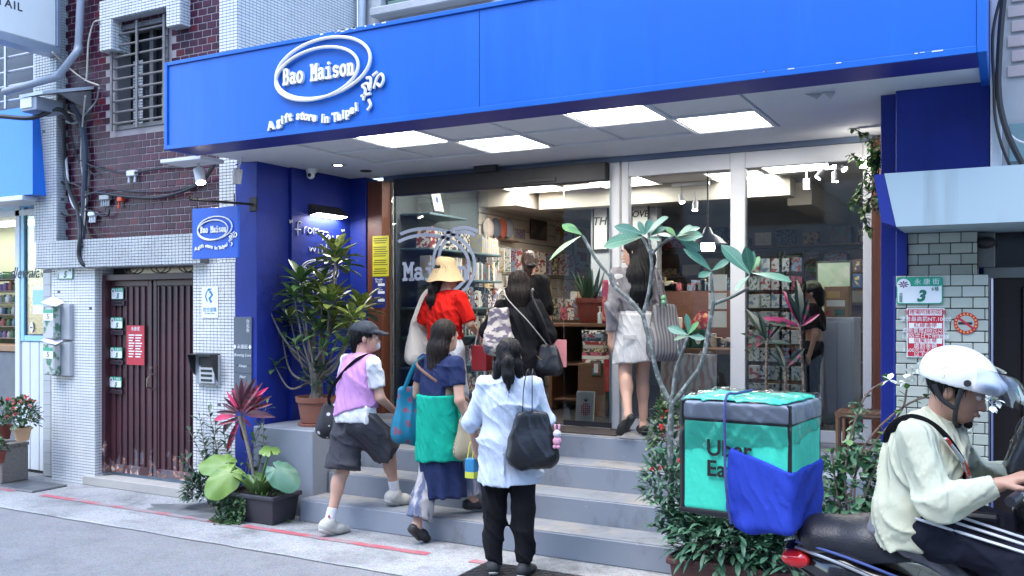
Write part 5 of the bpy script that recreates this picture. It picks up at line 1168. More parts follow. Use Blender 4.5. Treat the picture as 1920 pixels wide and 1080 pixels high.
# pendant, track spots
c = P(1327, 452, 8.3); t = thing('pendant_lamp', 'dark dome pendant lamp on a black cord over the counter', 'pendant lamp', c)
MB().lathe([(.02, .13), (.035, .11), (.05, .07), (.12, .03), (.185, -.03), (.18, -.03), (.115, .02), (.03, .06)], c, 28).build('shade', mat('shade_navy', (.015, .018, .03), .35), t, True)
MB().tube([(c.x, c.y, c.z + .12), (c.x, c.y, IC)], .008, 6).build('cord', black, t)
MB().lathe([(.06, -.09), (.065, -.06), (.06, -.02), (.03, .0)], c, 18).build('bulb', emat('bulb_glow', (1, .9, .72), 10), t, True)
for k, (px, py, Y, d, lab) in enumerate(((1277, 365, 9.0, (.2, -.3, -.8), 'grey track spot above the counter, first of the pair'), (1304, 378, 9.0, (0, -.2, -.9), 'grey track spot above the counter, second of the pair'),
        (1555, 296, 8.0, (.3, -.2, -.7), 'grey track spot by the right corner aimed at the racks, upper one'), (1572, 305, 8.1, (.5, -.3, -.6), 'grey track spot by the right corner aimed at the post'), (1545, 318, 8.4, (-.4, -.2, -.6), 'grey track spot by the right corner, turned left'), (1566, 322, 8.6, (0, 0, -1), 'grey track spot by the right corner hanging straight down'), (1512, 335, 8.6, (0, 0, -1), 'slim white hanging spot lamp over the racks'))):
    c = P(px, py, Y); spot(c, d, .09, .03, lab, True, 'track_spot', (c.x, c.y, c.z + .1), mat('spot_grey', (.35, .35, .37), .5))
for (x0, x1, Y, py) in ((1260, 1330, 9.0, 350),): a, b = P(x0, py, Y), P(x1, py + 6, Y); MB().box((a.x, Y - .015, a.z), (b.x, Y + .015, a.z + .03)).build('lamp_track', lampf, room)
# postcard racks by the right pane
wire = mat('rack_wire_black', (.015, .015, .017), .5, .4); cardm = CARD + [GC[11], GC[9]]
for q, (pxs, lab, gname) in enumerate((((1416, 1436, 1456), 'black wire postcard rack behind the middle mullion', 'left'), ((1473, 1492), 'black wire postcard rack beside the cabinet', 'right'))):
    Y = 7.75; t = thing('postcard_rack', lab, 'rack', (P(pxs[0], 700, Y).x, Y, FZ)); za, zb = FZ + .01, P(1450, 470, Y).z
    xs_ = [P(p_, 600, Y).x for p_ in pxs]
    for x in (xs_[0] - .05, xs_[-1] + .06): MB().tube([(x, Y + .05, za), (x, Y + .05, zb)], .01, 6).build('post', wire, t)
    MB().box((xs_[0] - .07, Y + .02, za), (xs_[-1] + .08, Y + .3, za + .02)).build('base', wire, t)
    for j in range(8):
        z = P(1450, 500 + j * 33.5, Y).z
        MB().tube([(xs_[0] - .06, Y - .03, z - .05), (xs_[-1] + .07, Y - .03, z - .05)], .005, 5).build('wire_shelf', wire, t)
        for x in xs_: MB().box((x - .052, Y - .012, z - .055), (x + .05, Y + .008, z + .068), .002).build('postcard', random.choice(cardm[:4] if q == 0 else cardm), None, label='postcard packet in the %s wire rack, row %s from the top' % (gname, ('one', 'two', 'three', 'four', 'five', 'six', 'seven', 'eight')[j]), cat='postcard', group='postcards in the %s rack' % gname)
cab = thing('pale_cabinet', 'pale grey cabinet behind the right glass pane', 'cabinet', P(1570, 740, 8.3)); a, b = P(1538, 595, 8.3), P(1602, 740, 8.3)
MB().box((a.x, 8.3, FZ + .005), (b.x, 8.7, a.z), .006).build('body', mat('cabinet_pale', (.42, .45, .52), .6), cab); MB().box((a.x + .02, 8.29, FZ + .05), ((a.x + b.x) / 2 - .005, 8.299, a.z - .04), .003).build('door', mat('cabinet_pale', (.42, .45, .52), .6), cab); MB().box(((a.x + b.x) / 2 + .005, 8.29, FZ + .05), (b.x - .02, 8.299, a.z - .04), .003).build('door', mat('cabinet_pale', (.42, .45, .52), .6), cab)
kr = thing('cardboard_display', 'brown cardboard display box with small stickers on the pale cabinet', 'display box', P(1568, 590, 8.35)); a2, b2 = P(1546, 537, 8.35), P(1592, 592, 8.35)
MB().box((a2.x, 8.33, a.z + .001), (b2.x, 8.5, a2.z), .003).build('box', mat('cardboard', '#8d6a45', .8, var=.1), kr)
for (fx, fz, w_, h_, m_) in ((.1, .62, .55, .22, arty), (.1, .35, .75, .2, paper), (.45, .05, .4, .22, artg), (.05, .05, .25, .15, artr)): ww, hh = b2.x - a2.x, a2.z - a.z; MB().box((a2.x + fx * ww, 8.327, a.z + fz * hh), (a2.x + (fx + w_) * ww, 8.3295, a.z + (fz + h_) * hh)).build('sticker', m_, kr)
a, b = P(1530, 490, 9.2), P(1598, 600, 9.2); frame_on('large_print', 'large dark framed pale print behind the cardboard display', 'picture', face_T(((a.x + b.x) / 2, 9.2, (a.z + b.z) / 2)), b.x - a.x, a.z - b.z, black, mix2('pale_map', (.4, .42, .36), (.28, .36, .26), 3), None, .02)
for k, (y0, y1, m_) in enumerate(((487, 510, wood), (514, 540, artb))): a, b = P(1599, y0, 9.0), P(1616, y1, 9.0); frame_on('picture_frame', ('small brown framed picture beside the large pale print', 'small blue framed picture beside the large pale print')[k], 'picture frame', face_T(((a.x + b.x) / 2, 9.0, (a.z + b.z) / 2)), b.x - a.x, a.z - b.z, m_, GC[2])
c = P(1606, 740, 7.6); MB().lathe([(.06, .0), (.085, .05), (.08, .15), (.05, .19), (.06, .22), (.03, .24)], (c.x, 7.6, FZ + .006), 16, (1, .7)).build('red_bag', mat('red_bag', '#b01f1a', .6), None, True, 'small red cloth bag on the floor behind the right pane', 'bag')
# hanging goods behind: dark shelving at the back wall
bs = thing('back_shelving', 'dark wooden shelving with goods along the back wall of the shop', 'shelving', (-3, 12.3, FZ))
MB().box((-4.6, 12.5, FZ + .01), (-.6, 12.58, 2.5)).build('back_board', cw, bs)
for k in range(5): MB().box((-4.6, 12.2, FZ + .3 + k * .38), (-.6, 12.499, FZ + .33 + k * .38)).build('shelf', cw, bs)
rnd = random.Random(5)
for k in range(5):
    x = -4.5
    while x < -.8:
        w = rnd.uniform(.12, .3); h = rnd.uniform(.1, .28); MB().box((x, 12.22, FZ + .331 + k * .38), (x + w, 12.42, FZ + .33 + k * .38 + h), .01).build('shelf_box', rnd.choice(GC), None, label='gift box on %s shelf of the dark shelving at the back wall' % ('the lowest', 'the second', 'the third', 'the fourth', 'the top')[k], cat='gift box', group='boxes on the back shelving'); x += w + rnd.uniform(.02, .15)

for k in range(26):
    y = 9.0 + (k % 13) * .27; z = (2.02, 2.36)[k // 13] + rnd.uniform(-.03, .03); w, h = rnd.uniform(.1, .2), rnd.uniform(.12, .24)
    MB(face_T((IX + .03, y, z), (0, 1, 0), (-.12, 0, 1))).box((-w / 2, -h / 2, 0), (w / 2, h / 2, .008), .002).build('art_card', rnd.choice(CARD + [paper, GC[7], GC[12], GC[3]]), None, label='small art card on the %s ledge of the cream slat wall' % ('lower', 'upper')[k // 13], cat='card', group='art cards on the slat wall')
for k in range(40):
    c = P(1184 + rnd.uniform(0, 180), 640, 8.35); w, h = rnd.uniform(.04, .09), rnd.uniform(.05, .14); row = k % 2; z = (cz + .001) if row == 0 else P(1290, 546, 8.6).z + .002
    MB().box((c.x - w / 2, 8.45 if row == 0 else 8.605, z), (c.x + w / 2, 8.5 if row == 0 else 8.648, z + h), .003).build('small_gift', rnd.choice(GC + CARD), None, label=('small gift standing on the counter against the red brown board', 'small gift standing on top of the red brown back board')[row], cat='gift', group='small gifts at the counter')
# ---------------------------------------------------------------- plants
bark = mat('pale_bark', (.20, .17, .14), .8, var=.25, scale=25, bump=.3, bscale=60); barkg = mix2('frangipani_bark', (.10, .115, .10), (.26, .27, .25), 30, .5, .6, .7, bump=.3)
varieg = mix2('variegated_leaf', (.30, .31, .07), (.06, .13, .04), 7, .42, .58, .4, stretch=(1, 1, 3)); terrac = mat('terracotta_pot', '#8a5a4a', .75, var=.2, scale=7, bump=.15)
def leaf_proto(m, L=1, w=.2, n=6, droop=.25, fold=.35, tip=.55): return MB().leaf((0, 0, 0), (1, 0, 0), L, w, droop, fold, n, tip=tip).mesh('leaf', m, True, norm=False)
def put_leaf(me, parent, base, d, L, up=(0, 0, 1), name='leaf', roll=0):
    """copy of a unit leaf: x axis along d"""
    d = Vector(d).normalized(); up = Vector(up); s = d.cross(up)
    if s.length < 1e-3: s = d.orthogonal()
    s.normalize(); n = s.cross(d)
    if roll: q = Matrix.Rotation(roll, 3, d); s = q @ s; n = q @ n
    o = bpy.data.objects.new(name, me); COL.objects.link(o); o.parent = parent
    M_ = Matrix(((d.x, -s.x, n.x, 0), (d.y, -s.y, n.y, 0), (d.z, -s.z, n.z, 0), (0, 0, 0, 1))).to_4x4() @ Matrix.Diagonal((L, L, L, 1))
    M_.translation = Vector(base) - W[parent.name]; o.matrix_basis = M_; return o
def leafvein(name, c, rib, vein=.35, freq=34, rough=.42):
    """leaf with pale midrib and side veins, in the leaf's own axes"""
    if name in _M: return _M[name]
    m = mat(name, c, rough, var=.2, scale=5); N, L, b = nodes(m); src = b.inputs['Base Color'].links[0].from_socket; tc = N.new('ShaderNodeTexCoord'); sp = N.new('ShaderNodeSeparateXYZ'); L.new(tc.outputs['Object'], sp.inputs[0])
    def M(op, a, v=None, w=None):
        n = N.new('ShaderNodeMath'); n.operation = op; L.new(a, n.inputs[0]) if hasattr(a, 'links') else None
        if v is not None: (L.new(v, n.inputs[1]) if hasattr(v, 'links') else setattr(n.inputs[1], 'default_value', v))
        return n.outputs[0]
    ay = M('ABSOLUTE', sp.outputs['Y']); mid = M('LESS_THAN', ay, .008); ph = M('SINE', M('SUBTRACT', M('MULTIPLY', sp.outputs['X'], freq * 3.0), M('MULTIPLY', ay, freq * 2.2))); sv = M('MULTIPLY', M('GREATER_THAN', ph, .9), vein); f = M('MAXIMUM', mid, sv)
    mx = N.new('ShaderNodeMix'); mx.data_type = 'RGBA'; mx.inputs['B'].default_value = (*rib, 1); L.new(src, mx.inputs['A']); L.new(f, mx.inputs['Factor']); L.new(mx.outputs['Result'], b.inputs['Base Color'])
    grime(m, (.16, .12, .04), 9, .66, .74, .7); return m
rnd = random.Random(21)
# tall variegated dracaena in the terracotta pot on the plinth
pc = Vector((-5.27, 6.14, FZ)); t = thing('dracaena_tree', 'many stemmed dracaena with green and yellow leaf rosettes in a terracotta pot', 'potted tree', pc)
MB().lathe([(.13, .001), (.15, .001), (.155, .02), (.115, .022), (.125, .03), (.155, .2), (.17, .205), (.175, .25), (.16, .25), (.15, .22)], pc, 32).build('pot', terrac, t, True)
MB().lathe([(.148, 0), (.148, .01)], pc + Vector((0, 0, .215)), 20).build('soil', soil, t)
lp = [leaf_proto(leafvein('dracaena_green', (.10, .19, .055), (.24, .32, .11), 0), w=.34), leaf_proto(varieg, w=.34), leaf_proto(leafvein('dracaena_dark', (.06, .13, .05), (.1, .17, .07), 0), w=.34)]
top = pc + Vector((0, 0, .22)); fork = P(596, 690, 6.12)
RO = [(335, 545, .7, 0, 9), (390, 615, .8, 0, 13), (405, 675, .9, 0, 13), (487, 497, 1.1, 0, 17), (500, 552, 1, 0, 14), (490, 637, .7, 0, 5), (545, 545, .9, 0, 13), (600, 572, 1.1, 1, 19), (622, 390, 1.15, 1, 15), (632, 420, 1.2, 1, 21), (612, 640, 1, 1, 16), (722, 600, 1.05, 1, 18), (680, 690, 1, 1, 16), (650, 622, .8, 1, 11), (465, 745, .7, 0, 9), (383, 828, .7, 0, 10), (522, 722, .8, 0, 11), (655, 748, .8, 0, 11), (570, 760, .7, 2, 9), (540, 600, .9, 0, 13), (580, 640, .9, 1, 13), (460, 560, .85, 0, 12), (560, 690, .85, 2, 12), (640, 560, .9, 1, 13), (520, 650, .8, 0, 12), (600, 700, .85, 1, 12), (440, 640, .8, 2, 12), (570, 500, .9, 1, 13), (690, 640, .85, 1, 12)]
nst = 0
for k, (zx, zy, s, kind, n) in enumerate(RO):
    Y = 6.12 + rnd.uniform(-.14, .14); tip = P(330 + zx / 2.0775, 280 + zy / 2.0775 + 6, Y)
    low = zy > 640 and zx < 480
    stt = (top + Vector((rnd.uniform(-.05, .05), rnd.uniform(-.05, .05), 0))); md = fork.lerp(top, rnd.uniform(0, .5)); md += Vector((rnd.uniform(-.03, .03), rnd.uniform(-.05, .05), 0))
    q1 = md.lerp(tip, .5); q1.z -= .10 * abs(tip.x - md.x) + (.10 if low else 0); q1.x += .12 * (tip.x - md.x)
    MB().tube(cr([stt, md, q1, tip], 6), [.015 - .009 * i / 18 for i in range(19)], 6).build('branch', bark, t, True)
    for j in range(n):
        a = j * 2.399 + k; el = .95 - 1.35 * (j / n) if n > 6 else .2; d = (math.cos(a) * math.cos(el), math.sin(a) * math.cos(el), math.sin(el) + .1)
        put_leaf(lp[kind if rnd.random() < .8 else rnd.choice((0, 1, 2))], t, tip - Vector((0, 0, .05 * j / n * s)), d, s * rnd.uniform(.17, .25))
bush_mesh(pc + Vector((.03, 0, .42)), .15, .13, .16, 170, .07, .03, leafd, t, 'underplanting', seed=4)
# left planter box with red cordyline, taro and creeper
pb = thing('planter_box', 'dark grey plastic trough planter at the foot of the steps', 'planter', (-5.38, 5.59, 0))
pgm = mat('planter_charcoal', (.035, .033, .042), .5, var=.1)
def trough(x0, x1, y0, y1, h, m, parent, tp=.025, lip=.018):
    mb = MB(); z = h
    b = [(x0 + tp, y0 + tp), (x1 - tp, y0 + tp), (x1 - tp, y1 - tp), (x0 + tp, y1 - tp)]; u = [(x0, y0), (x1, y0), (x1, y1), (x0, y1)]; o = [(x0 - lip, y0 - lip), (x1 + lip, y0 - lip), (x1 + lip, y1 + lip), (x0 - lip, y1 + lip)]; i_ = [(x0 + .012, y0 + .012), (x1 - .012, y0 + .012), (x1 - .012, y1 - .012), (x0 + .012, y1 - .012)]
    rings = [(b, .002), (u, h - .035), (o, h - .034), (o, h), (i_, h), (i_, h - .05)]
    vs = [(p[0], p[1], zz) for r_, zz in rings for p in r_]; fs = [(3, 2, 1, 0)] + [(4 * k + i, 4 * k + (i + 1) % 4, 4 * k + 4 + (i + 1) % 4, 4 * k + 4 + i) for k in range(5) for i in range(4)] + [(20, 21, 22, 23)]
    o_ = mb.add(vs, fs).build('trough', m, parent); bv = o_.modifiers.new('bevel', 'BEVEL'); bv.width = .008; bv.segments = 2; bv.limit_method = 'ANGLE'; return o_
trough(-5.67, -5.10, 5.43, 5.74, .235, pgm, pb)
MB().box((-5.655, 5.445, .19), (-5.115, 5.725, .2)).build('soil', soil, pb)
tr = thing('taro_plant', 'taro plant with broad heart shaped green leaves in the dark trough', 'plant', (-5.4, 5.55, .2))
tarom = mix2('taro_leaf_bright', (.10, .20, .035), (.20, .31, .07), 5, .3, .7, .4, bump=.3); tarog = mix2('taro_leaf_blue_green', (.06, .16, .09), (.12, .24, .17), 5, .3, .7, .4, bump=.3)
def heart(c, nrm, tipd, size, m, parent, ruffle=.05):
    """heart leaf: midrib dents, lobed base, ruffled rim"""
    nrm = Vector(nrm).normalized(); tipd = Vector(tipd); tipd = (tipd - nrm * tipd.dot(nrm)).normalized(); sd = nrm.cross(tipd); vs = [Vector(c)]; n = 48; rings = 5
    for r_ in range(1, rings + 1):
        f = r_ / rings
        for k in range(n):
            a = 2 * math.pi * k / n; ca = math.cos(a)
            R_ = .52 + .22 * math.cos(a) + (.26 * max(0, ca) ** 6) - .5 * math.exp(-((a - math.pi) / .22) ** 2) + .06 * math.cos(2 * a)
            z = -.16 * f * f + .018 * abs(math.sin(a * 4.5)) * f + ruffle * f ** 3 * math.sin(a * 9 + 1)
            vs.append(Vector(c) + (tipd * math.cos(a) * R_ + sd * math.sin(a) * R_ * .95) * f * size + nrm * z * size)
    fs = [(0, 1 + k, 1 + (k + 1) % n) for k in range(n)]
    for r_ in range(rings - 1):
        b = 1 + r_ * n; fs += [(b + k, b + n + k, b + n + (k + 1) % n, b + (k + 1) % n) for k in range(n)]
    return MB().add(vs, fs).build('leaf', m, parent, 'all', norm=False)
base = Vector((-5.37, 5.56, .2)); toC = Vector((.62, -.78, 0))
TL = [((432, 885), 5.40, (.45, -.75, .55), (-.55, -.1, -.9), .25, tarom), ((424, 868), 5.5, (.2, -.6, .7), (-.8, 0, -.3), .24, tarom), ((518, 878), 5.5, (.55, -.6, .6), (.75, .1, -.55), .23, tarog), ((508, 845), 5.62, (.1, -.2, .95), (-.5, .3, .4), .17, tarom), ((472, 892), 5.6, (.3, -.6, .7), (.3, .1, -.6), .17, leafy)]
for (px, Y, nr, td, s, m) in TL:
    c = P(px[0], px[1], Y); heart(c, nr, td, s, m, tr); MB().tube(cr([base + Vector((rnd.uniform(-.05, .05), rnd.uniform(-.04, .04), 0)), base.lerp(c, .5) + Vector((0, 0, .06)), c], 5), [.013 - .0006 * i for i in range(11)], 7).build('leaf_stalk', leafy, tr, True)
for k in range(11):
    a = k * .6; put_leaf(lp[0], tr, base + Vector((.06 * math.cos(a), .05 * math.sin(a), 0)), (math.cos(a) * .6, math.sin(a) * .6, .9), rnd.uniform(.16, .26))
crd = [mix2('cordyline_red', '#a82548', '#3f1524', 4, .36, .6, .4, stretch=(3, 3, 1)), mat('cordyline_maroon', '#471a2a', .4, var=.25, scale=12), mat('cordyline_pink', '#e0456e', .4, var=.2, scale=12)]
cl = [leaf_proto(m, w=.15, droop=.35, fold=.45, n=7, tip=.5) for m in crd]
cd = thing('cordyline', 'red and maroon cordyline rising from the dark trough planter', 'plant', (-5.5, 5.6, .2))
stem_top = P(448, 780, 5.58)
MB().tube(cr([Vector((-5.42, 5.6, .18)), P(462, 830, 5.6), stem_top], 5), .012, 7).build('stem', bark, cd, True); MB().tube(cr([Vector((-5.45, 5.64, .18)), P(458, 800, 5.68), P(452, 760, 5.66)], 5), .011, 7).build('stem', bark, cd, True)
CT = [((452, 768), (462, 708), 1), ((455, 770), (450, 712), 1), ((458, 765), (492, 728), 2), ((460, 772), (505, 755), 0), ((448, 770), (425, 735), 2), ((446, 775), (412, 752), 1), ((444, 780), (388, 783), 2), ((445, 782), (402, 815), 1), ((450, 785), (420, 850), 0), ((452, 772), (432, 722), 0), ((456, 776), (480, 742), 0), ((447, 788), (405, 795), 0), ((450, 775), (438, 742), 1), ((452, 790), (455, 830), 1), ((455, 782), (470, 800), 0), ((449, 770), (416, 765), 0), ((455, 766), (470, 715), 1), ((453, 768), (440, 716), 1), ((457, 770), (498, 742), 1), ((450, 772), (420, 745), 1), ((452, 780), (432, 790), 0), ((458, 776), (500, 775), 1), ((447, 776), (400, 770), 1), ((454, 770), (476, 724), 0)]
for k, (a, b, m) in enumerate(CT): p, q = P(*a, 5.60), P(*b, 5.60 + rnd.uniform(-.16, .1)); put_leaf(cl[m], cd, p, q - p, (q - p).length * 1.08, up=(.5, -.8, .35))
def creeper(parent, starts, m, seed=2):
    rnd = random.Random(seed); mb = MB()
    for s in starts:
        p = Vector(s); 
        for k in range(16):
            p = p + Vector((rnd.uniform(-.012, .012), rnd.uniform(-.012, .004), -.018)); p.z = max(p.z, .012)
            if p.z < .02: p += Vector((rnd.uniform(-.02, .02), -.01, 0))
            for j in range(2): mb.leaf(p, (rnd.gauss(0, 1), rnd.gauss(-.6, .6), rnd.gauss(-.1, .5)), rnd.uniform(.025, .045), .02, .3, .2, 3)
    return mb.build('creeper', m, parent, True, kind='stuff', norm=False)
cpl = thing('creeping_plant', 'small leaved creeper spilling over the dark trough planter', 'plant', (-5.6, 5.45, .2))
creeper(cpl, [(-5.68 + k * .014, 5.42 + rnd.uniform(-.01, .05), .24) for k in range(22)] + [(-5.3 + k * .03, 5.7, .25) for k in range(6)], leafg)
bush_mesh((-5.22, 5.63, .24), .1, .08, .06, 90, .04, .02, leafg, cpl, 'tuft', seed=6)
# leafy shrub between the planter and the door
shb = thing('leafy_shrub', 'dark green shrub with narrow leaves against the mosaic pier', 'shrub', (-6.15, 5.72, 0))
def stems(parent, base, tips, r0, m, leafm, leafL, leafw, n, seed, kind='stuff', spread=1.0, droop=.5):
    rnd = random.Random(seed); ml = MB()
    for tp in tips:
        b = Vector(base) + Vector((rnd.uniform(-.06, .06), rnd.uniform(-.05, .05), 0)); tp = Vector(tp); md = b.lerp(tp, .5) + Vector((rnd.uniform(-.05, .05), rnd.uniform(-.05, .05), .04)); c = cr([b, md, tp], 8)
        MB().tube(c, [r0 * (1 - .7 * i / (len(c) - 1)) for i in range(len(c))], 5).build('stem', m, parent, True)
        for k in range(n):
            f = .25 + .75 * (k / n) ** .8; p = c[min(len(c) - 1, int(f * (len(c) - 1)))]; a = k * 2.4 + rnd.uniform(-.4, .4)
            d = Vector((math.cos(a), math.sin(a), rnd.uniform(.1, .9))) * spread + (tp - md).normalized() * .5
            ml.leaf(p, d, leafL * rnd.uniform(.6, 1.15), leafw * rnd.uniform(.7, 1.2), droop * rnd.uniform(.3, 1.6), .3, 4)
    return ml.build('foliage', leafm, parent, True, kind=kind, norm=False)
tips = [P(x, y, 5.72 + rnd.uniform(-.12, .1)) for (x, y) in ((372, 770), (390, 762), (352, 800), (340, 850), (345, 880), (405, 790), (380, 820), (420, 800), (360, 900), (395, 860), (410, 830), (372, 930), (400, 900), (495, 755), (505, 745), (488, 790), (500, 820))]
stems(shb, (-6.05, 5.74, 0), tips[:13], .007, bark, leafd, .13, .035, 15, 3)
stems(shb, (-5.75, 5.78, .02), tips[13:], .006, bark, leafg, .12, .03, 10, 5)
bush_mesh((-6.08, 5.66, .16), .24, .16, .16, 320, .08, .03, leafd, shb, 'undergrowth', seed=9)
# ---------------------------------------------------------------- right side: brown trough, frangipani, flowers
pb2 = thing('planter_box', 'long reddish brown trough planter right of the grey steps', 'planter', (-1.1, 5.25, 0))
brownp = mat('planter_brown', '#5c3a35', .55, var=.12, scale=5)
trough(-1.70, -.42, 5.02, 5.40, .30, brownp, pb2, .03)
MB().box((-1.68, 5.04, .25), (-.44, 5.38, .262)).build('soil', soil, pb2)
fr = thing('frangipani_tree', 'young bare branched frangipani with large blue green leaves before the glass front', 'tree', (-1.62, 5.25, .26))
FY = 5.25
def br(pts, r0, r1, name='branch'): p = cr([P(a, b, FY + (c[0] if c else 0)) for (a, b, *c) in pts], 6); MB().tube(p, [.8 * (r0 + (r1 - r0) * i / (len(p) - 1)) for i in range(len(p))], 9).build(name, barkg, fr, True)
br([(1256, 1010), (1258, 900), (1257, 820), (1259, 756)], .026, .021, 'trunk')
br([(1259, 760), (1236, 712), (1222, 660), (1210, 610), (1205, 588)], .019, .016)
br([(1205, 590), (1180, 562), (1150, 535), (1143, 512)], .015, .014); br([(1146, 520), (1122, 492), (1108, 470), (1092, 442)], .013, .012)
br([(1207, 586), (1217, 545), (1222, 500), (1219, 472)], .014, .013); br([(1220, 478), (1212, 460), (1204, 445)], .011, .010); br([(1220, 478), (1240, 458), (1266, 442)], .012, .011)
br([(1221, 480), (1219, 460), (1216, 440)], .01, .01)
br([(1262, 756), (1290, 720), (1316, 680), (1330, 610), (1338, 568)], .019, .015); br([(1338, 570), (1370, 558), (1404, 540)], .013, .011); br([(1338, 570), (1335, 540), (1334, 512)], .012, .011)
br([(1259, 758), (1266, 700), (1276, 668), (1290, 630)], .014, .010); br([(1276, 668), (1272, 655), (1271, 640)], .009, .009)
fl = leafvein('frangipani_leaf', (.07, .20, .13), (.2, .36, .25), .3, 26); fl2 = leafvein('frangipani_leaf_bright', (.10, .27, .08), (.25, .42, .2), .3, 26)
fpm = [leaf_proto(m, w=.36, droop=.12, fold=.22, n=8, tip=.6) for m in (fl, fl2)]
FLV = [((1090, 440), (1052, 418), 1), ((1090, 442), (1024, 486), 1), ((1092, 440), (1070, 428), 1),
       ((1206, 444), (1126, 458), 0), ((1208, 440), (1150, 422), 0), ((1212, 438), (1250, 404), 0), ((1214, 440), (1232, 412), 0), ((1210, 442), (1196, 414), 0), ((1218, 442), (1250, 424), 0), ((1214, 446), (1232, 448), 0), ((1210, 440), (1220, 408), 0),
       ((1268, 444), (1312, 424), 0), ((1268, 446), (1316, 440), 0), ((1268, 444), (1254, 430), 1), ((1270, 448), (1318, 470), 0), ((1268, 444), (1296, 422), 0), ((1266, 446), (1232, 436), 0),
       ((1334, 508), (1282, 462), 0), ((1334, 508), (1370, 484), 0), ((1334, 510), (1310, 518), 0),
       ((1406, 515), (1352, 454), 0), ((1408, 512), (1398, 462), 0), ((1408, 512), (1424, 478), 1), ((1410, 512), (1487, 524), 0), ((1406, 516), (1376, 545), 0), ((1408, 510), (1412, 470), 0),
       ((1290, 628), (1250, 612), 0), ((1290, 626), (1288, 586), 0), ((1290, 628), (1306, 606), 1), ((1290, 630), (1270, 634), 0), ((1290, 630), (1322, 634), 0)]
for k, (a, b, m) in enumerate(FLV):
    p, q = P(*a, FY), P(*b, FY + rnd.uniform(-.12, .06)); put_leaf(fpm[m], fr, p, q - p, max(.11, (q - p).length), up=(rnd.uniform(-.1, .4), -.75, .6), roll=rnd.uniform(-.5, .5))
# flowering bush in the trough
fb = thing('flowering_bush', 'dense narrow leaved bush with small red flowers in the brown trough', 'bush', (-1.4, 5.2, .26))
lft = mat('leaf_blue_green', (.06, .15, .085), .42, var=.3, scale=9)
tipsR = [P(x, y, 5.2 + rnd.uniform(-.14, .14)) for (x, y) in ((1225, 940), (1235, 900), (1262, 872), (1222, 985), (1280, 930), (1255, 960), (1300, 985), (1330, 985), (1360, 980), (1395, 985), (1430, 985), (1465, 990), (1490, 985), (1270, 900), (1240, 960), (1290, 955), (1315, 1000), (1345, 1005), (1380, 1000), (1450, 1000), (1420, 960), (1310, 940), (1350, 950), (1390, 950), (1480, 960), (1250, 920))]
for grp, b in ((tipsR[:9], -1.5), (tipsR[9:17], -1.25), (tipsR[17:], -1.1)): stems(fb, (b, 5.2, .26), grp, .006, bark, lft, .12, .03, 34, int(-b * 100))
bush_mesh((-1.42, 5.15, .42), .32, .22, .26, 700, .11, .03, lft, fb, 'undergrowth', seed=12); bush_mesh((-.95, 5.15, .40), .45, .2, .22, 700, .11, .03, lft, fb, 'undergrowth', seed=13)
ix = thing('ixora_bush', 'upright ixora with bright red flower heads behind the frangipani trunk', 'bush', (-1.5, 5.5, 0)); tipsI = [P(x, y, 5.6 + rnd.uniform(-.1, .1)) for (x, y) in ((1236, 775), (1250, 790), (1275, 790), (1285, 775), (1242, 815), (1262, 830), (1285, 820), (1235, 850), (1300, 760), (1280, 850))]
stems(ix, (-1.62, 5.6, .0), tipsI, .006, bark, leafg, .075, .03, 22, 31)
ic = P(1258, 815, 5.58); bush_mesh(ic, .14, .12, .26, 420, .065, .028, leafg, ix, 'undergrowth', seed=41); ic = P(1252, 905, 5.3); bush_mesh(ic, .16, .14, .2, 380, .09, .026, lft, ix, 'undergrowth', seed=42); vc = P(1600, 930, 5.3); bush_mesh(vc, .22, .12, .26, 300, .075, .045, mat('vine_green', (.07, .17, .08), .45, var=.3, scale=8), ix, 'side_growth', seed=43)
rr_ = random.Random(8)
for k in range(26):
    p = P(rr_.uniform(1228, 1300), rr_.uniform(765, 880), 5.52 + rr_.uniform(-.05, .05)) if k < 18 else P(*rr_.choice(((1222, 880), (1216, 890), (1275, 865), (1228, 872), (1290, 905), (1240, 800))), 5.1); mb = MB()
    for q in range(8): d = Vector([rr_.gauss(0, 1) for _ in range(3)]) + Vector((.2, -.5, .5)); mb.leaf(p, d, .022, .018, .2, .1, 2)
    mb.build('flower', flr, ix, norm=False)
